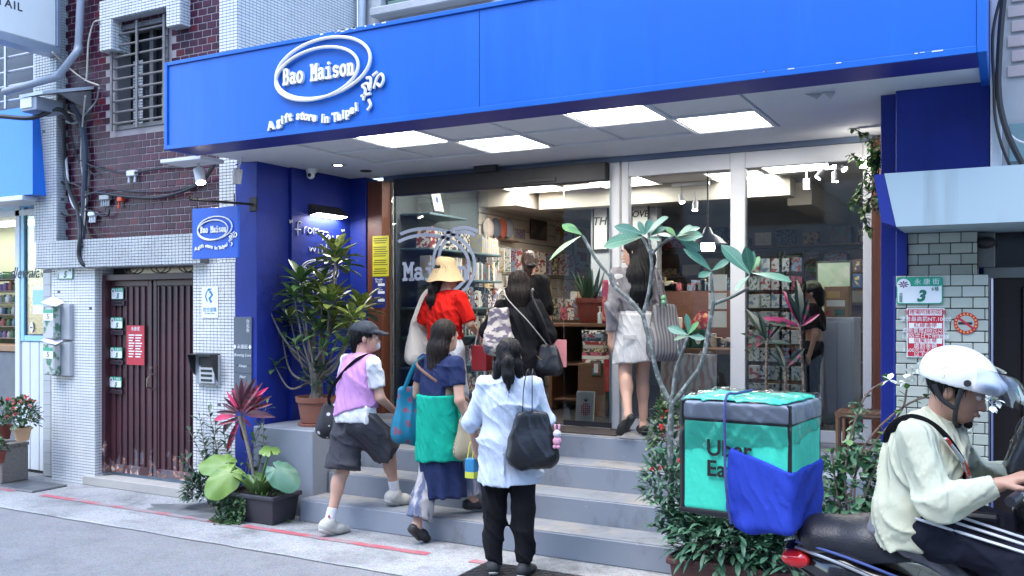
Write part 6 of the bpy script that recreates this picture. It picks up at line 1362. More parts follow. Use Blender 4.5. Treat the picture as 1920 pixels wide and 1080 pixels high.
# second cordyline pair on the landing
cd2 = thing('cordyline', 'tall bare stemmed cordyline with pink edged leaves before the right glass pane', 'plant', (-1.35, 6.75, FZ))
crd2 = [leaf_proto(m, w=.17, droop=.3, fold=.4, n=7, tip=.5) for m in (mix2('cordyline_green_pink', '#27402f', '#8c2f52', 5, .48, .62, .4), mat('cordyline_magenta', '#8a2352', .4, var=.15), mat('cordyline_dark_green', '#223529', .4, var=.25, scale=12))]
for (st_, tips_) in ((((1512, 800), (1506, 700), (1500, 612)), (((1500, 610), (1472, 540), 1), ((1500, 608), (1498, 520), 2), ((1500, 612), (1430, 590), 1), ((1502, 612), (1535, 588), 1), ((1498, 614), (1440, 600), 0), ((1502, 610), (1518, 560), 0), ((1500, 606), (1480, 548), 2))), (((1436, 790), (1437, 700), (1438, 640)), (((1438, 640), (1400, 572), 2), ((1438, 640), (1392, 622), 0), ((1436, 642), (1388, 654), 0), ((1440, 640), (1470, 604), 2), ((1440, 638), (1450, 590), 0), ((1440, 642), (1478, 640), 2), ((1437, 640), (1425, 585), 2))), (((1475, 800), (1474, 740), (1472, 690)), (((1472, 690), (1440, 650), 2), ((1472, 690), (1505, 655), 0), ((1472, 690), (1455, 640), 2)))):
    MB().tube(cr([P(a, b, 6.75) for (a, b) in st_], 5), .011, 7).build('stem', mix2('ringed_stem', (.25, .2, .15), (.09, .07, .05), 60, .45, .55, .7), cd2, True)
    for (a, b, m) in tips_: p, q = P(*a, 6.75), P(*b, 6.75 + rnd.uniform(-.12, .1)); put_leaf(crd2[m], cd2, p, q - p, (q - p).length * 1.08, up=(.4, -.8, .4))
c = P(1475, 790, 6.75); MB().lathe([(.1, 0), (.13, .2), (.145, .2), (.145, .24), (.12, .24)], (c.x, 6.75, FZ), 22).build('pot', terra, cd2, True)
MB().lathe([(.118, 0), (.118, .01)], (c.x, 6.75, FZ + .215), 16).build('soil', soil, cd2)
# white bougainvillea and green vine by the tiled pier
bg = thing('bougainvillea', 'thin twiggy bougainvillea with white bracts before the pale tiled pier', 'plant', (-.6, 5.2, .26)); twig = mat('twig_brown', (.16, .11, .09), .8, var=.2)
wbr = mat('bract_white', (.72, .74, .68), .6, var=.05); mbl = MB(); mbf = []
for pts, fl_ in (([(1590, 1000), (1600, 900), (1640, 830), (1690, 770), (1700, 730)], [(1706, 700), (1722, 690), (1700, 715)]), ([(1590, 1000), (1585, 880), (1600, 800), (1625, 740), (1660, 715)], [(1668, 712)]), ([(1600, 960), (1610, 860), (1660, 790), (1735, 745), (1790, 780)], [(1800, 780), (1815, 790), (1826, 800)]), ([(1610, 960), (1660, 840), (1740, 760), (1830, 740), (1868, 748)], [(1855, 738), (1868, 750), (1860, 760)]), ([(1590, 1000), (1570, 930), (1560, 850)], [])):
    MB().tube(cr([P(a, b, 5.28) for (a, b) in pts], 5), .006, 5).build('twig', twig, bg, True)
    cc = cr([P(a, b, 5.28) for (a, b) in pts], 6)
    for k, p in enumerate(cc[4:]):
        if k % 2 == 0: mbl.leaf(p, (rnd.gauss(0, 1), rnd.gauss(-.4, .6), rnd.gauss(.3, .5)), rnd.uniform(.04, .065), .04, .3, .2, 4)
    for (a, b) in fl_:
        p = P(a, b, 5.22); mb = MB()
        for q in range(5): mb.leaf(p, (rnd.gauss(0, 1), rnd.gauss(-.6, .5), rnd.gauss(0, 1)), .045, .04, .1, .2, 3)
        mb.build('flower', wbr, bg, norm=False)
mbl.build('foliage', leafy, bg, True, kind='stuff', norm=False)
vn = thing('leafy_vine', 'round leaved green vine beside the rattan stool', 'plant', (-.85, 5.35, .26)); mb = MB(); rr_ = random.Random(14)
for (pts) in ([(1570, 1000), (1580, 900), (1600, 820), (1612, 760)], [(1600, 1000), (1620, 930), (1640, 880), (1645, 830)], [(1560, 1000), (1565, 930), (1575, 870)], [(1640, 1000), (1630, 950), (1660, 900)], [(1590, 1010), (1610, 980), (1650, 960)]):
    c = cr([P(a, b, 5.38) for (a, b) in pts], 7); MB().tube(c, .005, 5).build('stem', twig, vn, True)
    for p in c[2:]:
        for j in range(3): mb.leaf(p, (rr_.gauss(0, 1), rr_.gauss(-.6, .5), rr_.gauss(.1, .5)), rr_.uniform(.05, .085), .05, .3, .2, 4)
mb.build('foliage', mat('vine_green', (.06, .15, .07), .45, var=.3, scale=8), vn, True, kind='stuff', norm=False)
# trailing plant at the top right of the glass
tp_ = thing('trailing_plant', 'variegated trailing vine hanging from the soffit beside the globe lamp', 'hanging plant', P(1635, 240, 6.8)); mb = MB(); rr_ = random.Random(17)
for pts in ([(1600, 240), (1630, 262), (1640, 300), (1632, 340)], [(1645, 262), (1622, 330), (1610, 365), (1594, 385)], [(1648, 270), (1640, 350), (1622, 400), (1628, 432)], [(1646, 280), (1634, 370), (1615, 395)], [(1648, 300), (1646, 360), (1640, 395)], [(1645, 290), (1625, 300), (1596, 290)]):
    c = cr([P(a, b, 6.85) for (a, b) in pts], 7); MB().tube(c, .004, 5).build('stem', leafd, tp_, True)
    for p in c:
        for j in range(3): mb.leaf(p, (rr_.gauss(0, 1), rr_.gauss(-.5, .5), rr_.gauss(-.2, .6)), rr_.uniform(.045, .075), .032, .4, .2, 4)
mb.build('foliage', mix2('ivy_variegated', (.08, .17, .05), (.4, .45, .24), 18, .52, .62, .45), tp_, True, kind='stuff', norm=False)
# rattan stool
rs = thing('rattan_stool', 'brown rattan stool with woven straw seat on the landing', 'stool', P(1610, 850, 6.45)); rat = mat('rattan_brown', (.16, .085, .045), .6, var=.25, scale=12)
xa, xb = P(1572, 770, 6.45).x, P(1668, 770, 6.45).x; ya, yb = 6.3, 6.62; sz = P(1610, 776, 6.45).z
for (x, y) in ((xa + .02, ya + .02), (xb - .02, ya + .02), (xb - .02, yb - .02), (xa + .02, yb - .02)): MB().tube([(x, y, .716), (x, y, sz)], .018, 8).build('leg', rat, rs, True)
for (p, q) in (((xa, ya + .02), (xb, ya + .02)), ((xa, yb - .02), (xb, yb - .02)), ((xa + .02, ya), (xa + .02, yb)), ((xb - .02, ya), (xb - .02, yb))): MB().tube([(*p, sz), (*q, sz)], .02, 8).build('rail', rat, rs, True); MB().tube([(*p, .80), (*q, .80)], .01, 6).build('stretcher', rat, rs, True)
straw = MB().tube([(0, ya, 0), (.004, (ya + yb) / 2, .01), (0, yb, 0)], .007, 5).mesh('straw', rat, True)
for k in range(26): link(straw, 'straw', rs, (xa + .01 + k * (xb - xa - .02) / 25, 0, sz + .012 + rnd.uniform(0, .006)), rot=(0, 0, 0))
# ---------------------------------------------------------------- soft bodies: blended round shapes turned into one surface
class SDF:
    def __init__(s, lo, hi, h=.009):
        s.h = h; s.lo = np.array(lo, np.float32); n = np.ceil((np.array(hi) - s.lo) / h).astype(int) + 1
        s.n = n; s.f = np.full(n, .25, np.float32); s.ax = [s.lo[i] + h * np.arange(n[i], dtype=np.float32) for i in range(3)]
    def _sub(s, lo, hi):
        a = np.clip(np.floor((np.array(lo) - s.lo) / s.h).astype(int), 0, s.n); b = np.clip(np.ceil((np.array(hi) - s.lo) / s.h).astype(int) + 1, 0, s.n)
        sl = tuple(slice(a[i], b[i]) for i in range(3)); x, y, z = (s.ax[i][sl[i]] for i in range(3))
        return sl, x[:, None, None], y[None, :, None], z[None, None, :]
    def _put(s, sl, d, k, sub=False):
        f = s.f[sl]
        if f.size == 0: return s
        if sub:
            d = -d
            if k > 0: t = np.clip(.5 - .5 * (f - d) / k, 0, 1); s.f[sl] = f * (1 - t) + d * t + k * t * (1 - t)
            else: s.f[sl] = np.maximum(f, d)
        elif k > 0: t = np.clip(.5 + .5 * (f - d) / k, 0, 1); s.f[sl] = f * (1 - t) + d * t - k * t * (1 - t)
        else: s.f[sl] = np.minimum(f, d)
        return s
    def cap(s, a, b, ra, rb=None, k=.03, sq=(1, 1, 1), sub=False):
        """limb between two joints with tapering radius; sq > 1 flattens an axis"""
        rb = ra if rb is None else rb; a = np.array(a, float); b = np.array(b, float); m = max(ra, rb) + k + .05
        sl, x, y, z = s._sub(np.minimum(a, b) - m, np.maximum(a, b) + m); q = np.array(sq, float); d = (b - a) * q; L = max(d @ d, 1e-9)
        px, py, pz = (x - a[0]) * q[0], (y - a[1]) * q[1], (z - a[2]) * q[2]
        t = np.clip((px * d[0] + py * d[1] + pz * d[2]) / L, 0, 1)
        dist = np.sqrt((px - d[0] * t) ** 2 + (py - d[1] * t) ** 2 + (pz - d[2] * t) ** 2) - (ra + (rb - ra) * t)
        return s._put(sl, (dist / max(1, (max(sq) + 1) / 2)).astype(np.float32), k, sub)
    def chain(s, pts, rs, k=.03, sq=(1, 1, 1)):
        for i in range(len(pts) - 1): s.cap(pts[i], pts[i + 1], rs[i], rs[i + 1], k, sq)
        return s
    def ell(s, c, r, k=.03, Rm=None, sub=False):
        c = np.array(c, float); r = np.array(r, float); m = max(r) + k + .03; sl, x, y, z = s._sub(c - m, c + m); x, y, z = x - c[0], y - c[1], z - c[2]
        if Rm is not None: R_ = np.array(Rm); x, y, z = (R_[0][i] * x + R_[1][i] * y + R_[2][i] * z for i in range(3))
        q = np.sqrt((x / r[0]) ** 2 + (y / r[1]) ** 2 + (z / r[2]) ** 2); g = np.sqrt((x / r[0] ** 2) ** 2 + (y / r[1] ** 2) ** 2 + (z / r[2] ** 2) ** 2) + 1e-6
        return s._put(sl, (q * (q - 1) / g).astype(np.float32), k, sub)
    def rbox(s, c, hw, r=.02, k=0, Rm=None, sub=False):
        c = np.array(c, float); m = np.linalg.norm(hw) + k + .05; sl, x, y, z = s._sub(c - m, c + m); x, y, z = x - c[0], y - c[1], z - c[2]
        if Rm is not None: R_ = np.array(Rm); x, y, z = (R_[0][i] * x + R_[1][i] * y + R_[2][i] * z for i in range(3))
        x, y, z = np.broadcast_arrays(np.abs(x) - hw[0] + r, np.abs(y) - hw[1] + r, np.abs(z) - hw[2] + r)
        d = np.sqrt(np.maximum(x, 0) ** 2 + np.maximum(y, 0) ** 2 + np.maximum(z, 0) ** 2) + np.minimum(np.maximum(np.maximum(x, y), z), 0) - r
        return s._put(sl, d.astype(np.float32), k, sub)
    def cut(s, p, n, k=0):
        """remove everything on the side the normal points to"""
        p = np.array(p, float); n = np.array(n, float); n /= np.linalg.norm(n); x, y, z = s.ax[0][:, None, None], s.ax[1][None, :, None], s.ax[2][None, None, :]
        d = ((x - p[0]) * n[0] + (y - p[1]) * n[1] + (z - p[2]) * n[2]).astype(np.float32); s.f = np.maximum(s.f, d); return s
    def folds(s, fn):
        s.f = s.f + fn(s.ax[0][:, None, None], s.ax[1][None, :, None], s.ax[2][None, None, :]).astype(np.float32); return s
    def wr(s, amp=.004, fx=(7, 7, 14), seed=0):
        """loose cloth wrinkles: crossing warped waves"""
        r = np.random.RandomState(seed); ph = r.uniform(0, 6.28, 8)
        def fn(x, y, z):
            w = np.sin(x * 9 + ph[0] + 2 * np.sin(z * 5 + ph[1])) + np.sin(y * 8 + ph[2] + np.sin(x * 6 + ph[3]))
            a = 1 - np.abs(np.sin(x * fx[0] * 1.3 + y * fx[1] * 1.1 + z * fx[2] * .55 + w * .8 + ph[4])); b = 1 - np.abs(np.sin(-x * fx[0] * 1.6 + y * fx[1] * 1.3 + z * fx[2] * .8 + w * 1.1 + ph[5])); c = 1 - np.abs(np.sin(z * fx[2] * 1.5 + x * fx[0] * 2.1 + w * 1.5 + ph[6]))
            m1 = .5 + .5 * np.sin(x * 7 + z * 6 + ph[7]); return amp * (.9 - 2.6 * a ** 3 * m1 - 2.2 * b ** 3 * (1 - m1) - 1.2 * c ** 4)
        return s.folds(fn)
    def mesh(s, name, m, T=None):
        f = s.f; f[0], f[-1], f[:, 0], f[:, -1], f[:, :, 0], f[:, :, -1] = .05, .05, .05, .05, .05, .05
        ins = f < 0; n = s.n; c = np.array(n) - 1; sm = np.zeros((*c, 3), np.float32); ct = np.zeros(c, np.float32)
        for ax in range(3):
            lo = [slice(None)] * 3; hi = [slice(None)] * 3; lo[ax] = slice(0, -1); hi[ax] = slice(1, None)
            a, b = f[tuple(lo)], f[tuple(hi)]; cross = (a < 0) != (b < 0); t = np.where(cross, a / np.where(a == b, 1, a - b), 0)
            o = [i for i in range(3) if i != ax]
            for d0 in (0, 1):
                for d1 in (0, 1):
                    q = [slice(None)] * 3; q[o[0]] = slice(d0, n[o[0]] - 1 + d0); q[o[1]] = slice(d1, n[o[1]] - 1 + d1); q = tuple(q); cc = cross[q]
                    ct += cc; sm[..., ax] += np.where(cc, t[q], 0); sm[..., o[0]] += cc * d0; sm[..., o[1]] += cc * d1
        act = ct > 0; idx = np.full(c, -1, np.int64); idx[act] = np.arange(act.sum()); ijk = np.argwhere(act)
        v = (ijk + sm[act] / ct[act][:, None]) * s.h + s.lo; faces = []
        for ax in range(3):
            lo = [slice(1, -1)] * 3; hi = [slice(1, -1)] * 3; lo[ax] = slice(0, -1); hi[ax] = slice(1, None); a, b = ins[tuple(lo)], ins[tuple(hi)]
            o = [(ax + 1) % 3, (ax + 2) % 3]
            for flip, mask in ((False, a & ~b), (True, ~a & b)):
                e = np.argwhere(mask)
                if not len(e): continue
                for i in range(3):
                    if i != ax: e[:, i] += 1
                def cell(d0, d1): q = e.copy(); q[:, o[0]] -= d0; q[:, o[1]] -= d1; return idx[q[:, 0], q[:, 1], q[:, 2]]
                Q = np.stack([cell(1, 1), cell(0, 1), cell(0, 0), cell(1, 0)], 1); faces.append(Q[:, ::-1] if flip else Q)
        F = np.concatenate(faces) if faces else np.zeros((0, 4), int); F = F[(F >= 0).all(1)]
        # two light smoothing passes to take the grid out of the surface
        for _ in range(s.sm if hasattr(s, 'sm') else 2):
            acc = np.zeros_like(v); cn = np.zeros(len(v))
            for i in range(4):
                for j in (1, 3): np.add.at(acc, F[:, i], v[F[:, (i + j) % 4]]); np.add.at(cn, F[:, i], 1)
            v = v * .5 + .5 * acc / np.maximum(cn, 1)[:, None]
        me = bpy.data.meshes.new(name); me.vertices.add(len(v)); me.vertices.foreach_set('co', v.astype(np.float32).ravel())
        me.loops.add(len(F) * 4); me.loops.foreach_set('vertex_index', F.ravel().astype(np.int32)); me.polygons.add(len(F)); me.polygons.foreach_set('loop_start', np.arange(0, len(F) * 4, 4, dtype=np.int32))
        me.update(); me.validate(); me.polygons.foreach_set('use_smooth', np.ones(len(me.polygons), bool)); me.materials.append(m)
        return me
skin_m = mat('skin', (.52, .31, .225), .5, var=.06, scale=12, spec=.35); skin_m2 = mat('skin_tan', (.43, .24, .165), .48, var=.08, scale=14, spec=.35)
eye_w = mat('eye_white', (.7, .68, .66), .3, var=0); eye_b = mat('eye_dark', (.012, .01, .01), .2, var=0); lipm = mat('lip', (.36, .13, .11), .5, var=0); hair_b = mat('hair_black', (.0035, .0032, .004), .5, var=.4, scale=40, stretch=(6, 6, .6), bump=.25, bscale=90, spec=.22); hair_n = mat('hair_brown', (.011, .006, .0045), .5, var=.5, scale=40, stretch=(6, 6, .6), bump=.25, bscale=90, spec=.22)
def Rz(a): return Matrix.Rotation(a, 3, 'Z')
class Person:
    """standing frame: x right, y forward, z up, feet at z 0; then joints are moved to the pose"""
    def __init__(s, name_label, loc, yaw, H=1.6, wide=1.0, head_yaw=0, head_pitch=0, skin=None, **J):
        s.k = k = H / 1.6; s.w = wide; s.skin = skin or skin_m
        s.J = dict(pel=(0, 0, .88), che=(0, 0, 1.16), nck=(0, -.005, 1.33), hed=(0, .022, 1.475), hipL=(-.085, 0, .83), hipR=(.085, 0, .83), kneL=(-.085, .015, .455), kneR=(.085, .015, .455), ankL=(-.085, -.02, .085), ankR=(.085, -.02, .085), toeL=(-.095, .13, .03), toeR=(.095, .13, .03),
                   shoL=(-.16, -.01, 1.285), shoR=(.16, -.01, 1.285), elbL=(-.205, -.03, 1.03), elbR=(.205, -.03, 1.03), wriL=(-.215, .03, .815), wriR=(.215, .03, .815), hnL=(.9, .2, 0), hnR=(-.9, .2, 0), curl=.35)
        s.J.update(J); s.root = thing('person', name_label, 'person', loc); s.root.rotation_euler = (0, 0, R(yaw))
        for n in s.J:
            if n not in ('hnL', 'hnR', 'curl'): s.J[n] = np.array(s.J[n], float) * k
        s.hy, s.hp = head_yaw, head_pitch; s.HR = np.array(Matrix.Rotation(R(head_yaw), 3, 'Z') @ Matrix.Rotation(R(head_pitch), 3, 'X'))
    def hd(s, p): return s.J['hed'] + s.HR @ (np.array(p, float) * s.k)
    def put(s, sdf, name, m, parent=None): 
        o = bpy.data.objects.new(name, sdf.mesh(name, m)); COL.objects.link(o); o.parent = parent or s.root; W[o.name] = Vector((0, 0, 0)); return o
    def raw(s, mb, name, m, parent=None, smooth=True): o = bpy.data.objects.new(name, mb.mesh(name, m, smooth)); COL.objects.link(o); o.parent = parent or s.root; return o
    def body(s, h=.009, feet=True):
        J, k, w = s.J, s.k, s.w; pts = np.array([v for n, v in J.items() if n not in ('hnL', 'hnR', 'curl')]); S = SDF(pts.min(0) - .22, pts.max(0) + np.array((.22, .22, .18)), h)
        S.ell(J['pel'], (.15 * k * w, .105 * k * w, .12 * k), .03).ell(J['pel'] * .45 + J['che'] * .55, (.118 * k * w, .09 * k * w, .13 * k), .05).ell(J['che'], (.14 * k * w, .10 * k * w, .16 * k), .05)
        S.cap(J['shoL'], J['shoR'], .05 * k, .05 * k, .06); S.cap(J['nck'] - (0, 0, .04 * k), J['hed'] + s.HR @ np.array((0, -.03, -.06)) * k, .05 * k, .046 * k, .03)
        for q in 'LR':
            S.cap(J['hip' + q], J['kne' + q], .083 * k * w, .053 * k * w, .04); S.cap(J['kne' + q], J['ank' + q], .05 * k, .032 * k, .02)
            d = J['ank' + q] - J['kne' + q]; fwd = J['toe' + q] - J['ank' + q]; fwd = fwd / np.linalg.norm(fwd); S.ell(J['kne' + q] + d * .28 - fwd * .018 * k, (.046 * k, .046 * k, .09 * k), .03)
            S.cap(J['ank' + q] - (0, 0, .02 * k), J['toe' + q], .036 * k, .024 * k, .02); S.cap(J['ank' + q], J['ank' + q] - fwd * .035 * k - (0, 0, .045 * k), .03 * k, .028 * k, .02)
            S.cap(J['sho' + q], J['elb' + q], .045 * k * w, .036 * k * w, .03); S.cap(J['elb' + q], J['wri' + q], .036 * k * w, .025 * k, .02); s.hand(S, q)
        c = s.hd; hr = s.HR
        S.ell(c((0, -.015, .03)), np.array((.074, .092, .085)) * k, .02, hr).ell(c((0, .03, -.03)), np.array((.06, .062, .083)) * k, .03, hr).ell(c((0, .052, -.085)), np.array((.038, .034, .026)) * k, .02, hr)
        S.cap(c((0, .09, .0)), c((0, .106, -.034)), .008 * k, .0125 * k, .012).ell(c((0, .083, .022)), np.array((.05, .012, .01)) * k, .015, hr).ell(c((0, .09, -.062)), np.array((.022, .011, .009)) * k, .008, hr)
        for sx in (-1, 1): S.ell(c((sx * .074, -.008, -.012)), np.array((.011, .02, .03)) * k, .008, hr).ell(c((sx * .03, .088, .004)), np.array((.014, .01, .009)) * k, .006, hr, sub=True).ell(c((sx * .014, .098, -.036)), np.array((.009, .008, .007)) * k, .006, hr)
        o = s.put(S, 'body', s.skin)
        for sx in (-1, 1):
            mb = MB(); mb.ball(tuple(c((sx * .03, .081, .004))), .0115 * k); s.raw(mb, 'eye', eye_w, o); mb = MB(); mb.ball(tuple(c((sx * .03, .0885, .004))), .0055 * k, 8, 6); s.raw(mb, 'iris', eye_b, o)
            mb = MB(); mb.tube([tuple(c((sx * .016, .094, .026))), tuple(c((sx * .034, .093, .031))), tuple(c((sx * .05, .08, .024)))], .0035 * k, 5); s.raw(mb, 'eyebrow', hair_b, o)
        mb = MB(); mb.ball(tuple(c((0, .0995, -.063))), (.018 * k, .006 * k, .006 * k)); s.raw(mb, 'lips', lipm, o); s.b = o; return o
    def hand(s, S, q):
        J, k = s.J, s.k; wv = J['wri' + q]; d = wv - J['elb' + q]; d = d / np.linalg.norm(d); n = np.array(J['hn' + q], float); n -= d * (n @ d); n /= np.linalg.norm(n); a = np.cross(d, n)
        sgn = 1 if q == 'R' else -1; up = a if a[1] > 0 else -a     # thumb side points forward when arms hang
        for f in (-.024, -.008, .008, .024): S.cap(wv, wv + d * .085 * k + up * f * k, .017 * k, .0115 * k, .012)
        for f, L in ((.026, .062), (.009, .07), (-.009, .066), (-.026, .052)):
            p0 = wv + d * .085 * k + up * f * k; cu = J['curl']; p1 = p0 + (d * math.cos(cu) + n * math.sin(cu)) * L * .55 * k; p2 = p1 + (d * math.cos(cu * 2.4) + n * math.sin(cu * 2.4)) * L * .5 * k; S.chain([p0, p1, p2], [.0095 * k, .0085 * k, .007 * k], .004)
        p0 = wv + d * .022 * k + up * .02 * k; p1 = p0 + (d * .6 + up * .75 + n * .2) * .042 * k; p2 = p1 + (d * .9 + up * .25 + n * .35) * .034 * k; S.chain([p0, p1, p2], [.014 * k, .0105 * k, .0085 * k], .008)
    def shoe(s, q, m, sole_m, h=.006, fat=1.0, high=.0, mule=False):
        J, k = s.J, s.k; A, T = J['ank' + q], J['toe' + q]; f = T - A; f2 = f / np.linalg.norm(f); heel = A - f2 * .045 * k - np.array((0, 0, .05 * k)); side = np.cross(f2, (0, 0, 1)); side /= np.linalg.norm(side)
        ball_ = heel + (T - heel) * .68; S = SDF(np.minimum(heel, T) - .13, np.maximum(np.maximum(heel, T), A) + .13, h)
        S.cap(heel, ball_, .036 * k * fat, .042 * k * fat, .02, (1, 1, 1.15)).cap(ball_, T + f2 * .012, .042 * k * fat, .033 * k * fat, .02, (1, 1, 1.3))
        if not mule: S.cap(heel + (0, 0, .02), A + np.array((0, 0, high)), .036 * k * fat, .041 * k * fat, .025)
        up_n = np.cross(side, f2); up_n = up_n if up_n[2] > 0 else -up_n; base = heel - up_n * .026 * k; S.cut(base, -up_n); o = s.put(S, 'shoe', m)
        S = SDF(np.minimum(heel, T) - .12, np.maximum(heel, T) + .12, h); S.cap(heel, ball_, .042 * k * fat, .047 * k * fat, .01).cap(ball_, T + f2 * .016, .047 * k * fat, .037 * k * fat, .01); S.cut(base + up_n * .004, up_n).cut(base - up_n * (.018 * fat), -up_n); s.put(S, 'sole', sole_m, o); return o
    def sock(s, q, m, h0=.03, h1=.17):
        J, k = s.J, s.k; A, K = J['ank' + q], J['kne' + q]; d = (K - A) / np.linalg.norm(K - A); S = SDF(np.minimum(A, A + d * .2) - .09, np.maximum(A, A + d * .2) + .09, .006); S.cap(A - d * .03, A + d * h1, .04 * k, .041 * k, .01); S.cut(A + d * (h1 - .02), d); return s.put(S, 'sock', m)
    def world(s, p): M_ = Matrix.Rotation(s.root.rotation_euler[2], 4, 'Z'); return Vector(s.root.location) + (M_ @ Vector(tuple(float(x) for x in p)))
def creases(m, scale=3.0, strength=.5, stretch=(1, 1, .6)):
    """sharp wrinkles in the cloth: warped bands on top of the weave"""
    N, L, b = nodes(m); tc = N.new('ShaderNodeTexCoord'); mp = N.new('ShaderNodeMapping'); mp.inputs['Scale'].default_value = stretch; mp.inputs['Rotation'].default_value = (.4, .5, .3); L.new(tc.outputs['Object'], mp.inputs[0])
    h = None
    for sc_, di in ((scale, 9), (scale * 2.3, 6)):
        w = N.new('ShaderNodeTexWave'); w.inputs['Scale'].default_value = sc_; w.inputs['Distortion'].default_value = di; w.inputs['Detail'].default_value = 3; w.inputs['Detail Scale'].default_value = 1.3; L.new(mp.outputs[0], w.inputs['Vector'])
        p = N.new('ShaderNodeMath'); p.operation = 'POWER'; p.inputs[1].default_value = 2.5; L.new(w.outputs['Fac'], p.inputs[0])
        if h is None: h = p.outputs[0]
        else: a = N.new('ShaderNodeMath'); a.operation = 'ADD'; L.new(h, a.inputs[0]); L.new(p.outputs[0], a.inputs[1]); h = a.outputs[0]
    bp = N.new('ShaderNodeBump'); bp.inputs['Strength'].default_value = strength; bp.inputs['Distance'].default_value = .012; L.new(h, bp.inputs['Height'])
    if b.inputs['Normal'].links: L.new(b.inputs['Normal'].links[0].from_socket, bp.inputs['Normal'])
    L.new(bp.outputs[0], b.inputs['Normal']); return m
def cloth(name, col, **kw):
    if name in _M: return _M[name]
    kw.setdefault('var', .1); cs = kw.pop('crease', 3.0); st = kw.pop('cst', .45); return creases(mat(name, col, .85, spec=.2, bump=kw.pop('bump', .12), bscale=kw.pop('bscale', 220), **kw), cs, st)
def strap(pts, w, m, name, label=None, parent=None, cat='strap', thick=.25):
    return MB().tube(cr([Vector(p) for p in pts], 5), w, 8, flat=thick).build(name, m, parent, True, label=label, cat=cat if label else None)
# ---------------------------------------------------------------- the visitors
def tote(name, label, c, hw, yaw, m, seed=1, h=.009, r=.03, taper=.3, amp=.006):
    """soft bag: swollen bottom, pinched top; c is the middle, world coordinates"""
    t = thing(name, label, 'bag', (c[0], c[1], c[2] - hw[2])); S = SDF(-np.array(hw) * 1.5 - .06, np.array(hw) * 1.5 + .06, h)
    S.cap((-hw[0] * .55, 0, -hw[2] * .45), (hw[0] * .55, 0, -hw[2] * .45), hw[1], hw[1], .04, (1, 1, .62)); S.rbox((0, 0, 0), (hw[0] * .93, hw[1] * .55, hw[2] * .95), r, .05); S.cap((-hw[0] * .6, 0, -hw[2] * .75), (hw[0] * .6, 0, -hw[2] * .75), hw[1] * .8, hw[1] * .8, .05)
    S.wr(amp, (8, 6, 9), seed); S.cut((0, 0, hw[2]), (0, 0, 1))
    me = S.mesh('bag_body', m)
    for v in me.vertices:
        f = (v.co.z / hw[2] + 1) / 2; v.co.x *= 1 - taper * f * f; v.co.y *= 1 - .5 * f * f
    o = bpy.data.objects.new('bag_body', me); COL.objects.link(o); o.parent = t; o.location = (0, 0, hw[2]); t.rotation_euler = (0, 0, R(yaw)); W[o.name] = Vector(c); return t
def bag_strap(t, pts, w, m, name='strap'):
    """strap given in world points, made a part of the bag"""
    Mi = (Matrix.Translation(t.location) @ Matrix.Rotation(t.rotation_euler[2], 4, 'Z')).inverted(); mb = MB().tube([Mi @ p for p in cr([Vector(p) for p in pts], 6)], w, 7, flat=.35)
    o = bpy.data.objects.new(name, mb.mesh(name, m, True)); COL.objects.link(o); o.parent = t; return o
black_c = cloth('cloth_black', (.007, .007, .009)); white_c = cloth('cloth_white', (.62, .63, .66)); navy_c = cloth('cloth_navy', (.018, .028, .085)); rubber = mat('sole_white', (.5, .5, .48), .6, var=.1); blackr = mat('sole_black', (.02, .02, .02), .6)
def top(p, m, hem, sleeve=.5, loose=.018, hemw=None, amp=.004, seed=1, long=False, h=.009, neck=None, open_cuff=True, name='shirt', flare=0.0, drop=0):
    J, k, w = p.J, p.k, p.w; pts = np.array([J[n] for n in ('pel', 'che', 'shoL', 'shoR', 'elbL', 'elbR', 'wriL', 'wriR', 'nck')]); S = SDF(np.minimum(pts.min(0), (0, 0, hem)) - .2, pts.max(0) + .2, h); L = loose
    S.ell(J['che'], (.145 * k * w + L, .105 * k * w + L, .165 * k + L), .05).cap(J['che'], J['pel'], .11 * k * w + L, .125 * k * w + L + flare * .5, .06, (.85, 1.15, 1)); S.cap(J['shoL'], J['shoR'], .052 * k + L * .35, .052 * k + L * .35, .04).cap(J['nck'] - (0, 0, .06), J['nck'] - (0, 0, .025), .055 * k + L * .4, .05 * k + L * .3, .04)
    if hem < J['pel'][2]: S.cap(J['pel'], (J['pel'][0], J['pel'][1], hem - .1), .135 * k * w + L, .145 * k * w + L + flare, .05, (.88, 1.2, 1))
    S.cut((0, 0, hem), (0, 0, -1)); base = S
    for q in 'LR':
        sl = sleeve if not isinstance(sleeve, dict) else sleeve[q]; a, b, c = J['sho' + q], J['elb' + q], J['wri' + q]
        if sl <= 1: e = a + (b - a) * sl; S.cap(a, e + (e - a) * .12, .05 * k * w + L * .4, .046 * k * w + L * .8, .02); d = b - a
        else: e = b + (c - b) * (sl - 1); S.cap(a, b, .05 * k * w + L * .45, .042 * k * w + L * .6, .025).cap(b, e + (c - b) * .06, .042 * k * w + L * .6, .032 * k + L * .6, .02); d = c - b
        n = d / np.linalg.norm(d); x, y, z = S._sub(e - .13, e + .13)[1:]; sl_, x, y, z = S._sub(np.minimum(e, e + n * .1) - .09, np.maximum(e, e + n * .1) + .09); dd = (x - e[0]) * n[0] + (y - e[1]) * n[1] + (z - e[2]) * n[2]; r2 = np.sqrt((x - e[0]) ** 2 + (y - e[1]) ** 2 + (z - e[2]) ** 2)
        S.f[sl_] = np.where((dd > -.02) & (r2 < .15), np.maximum(S.f[sl_], dd), S.f[sl_])
    if amp: S.wr(amp, (6, 6, 11), seed)
    return p.put(S, name, m)
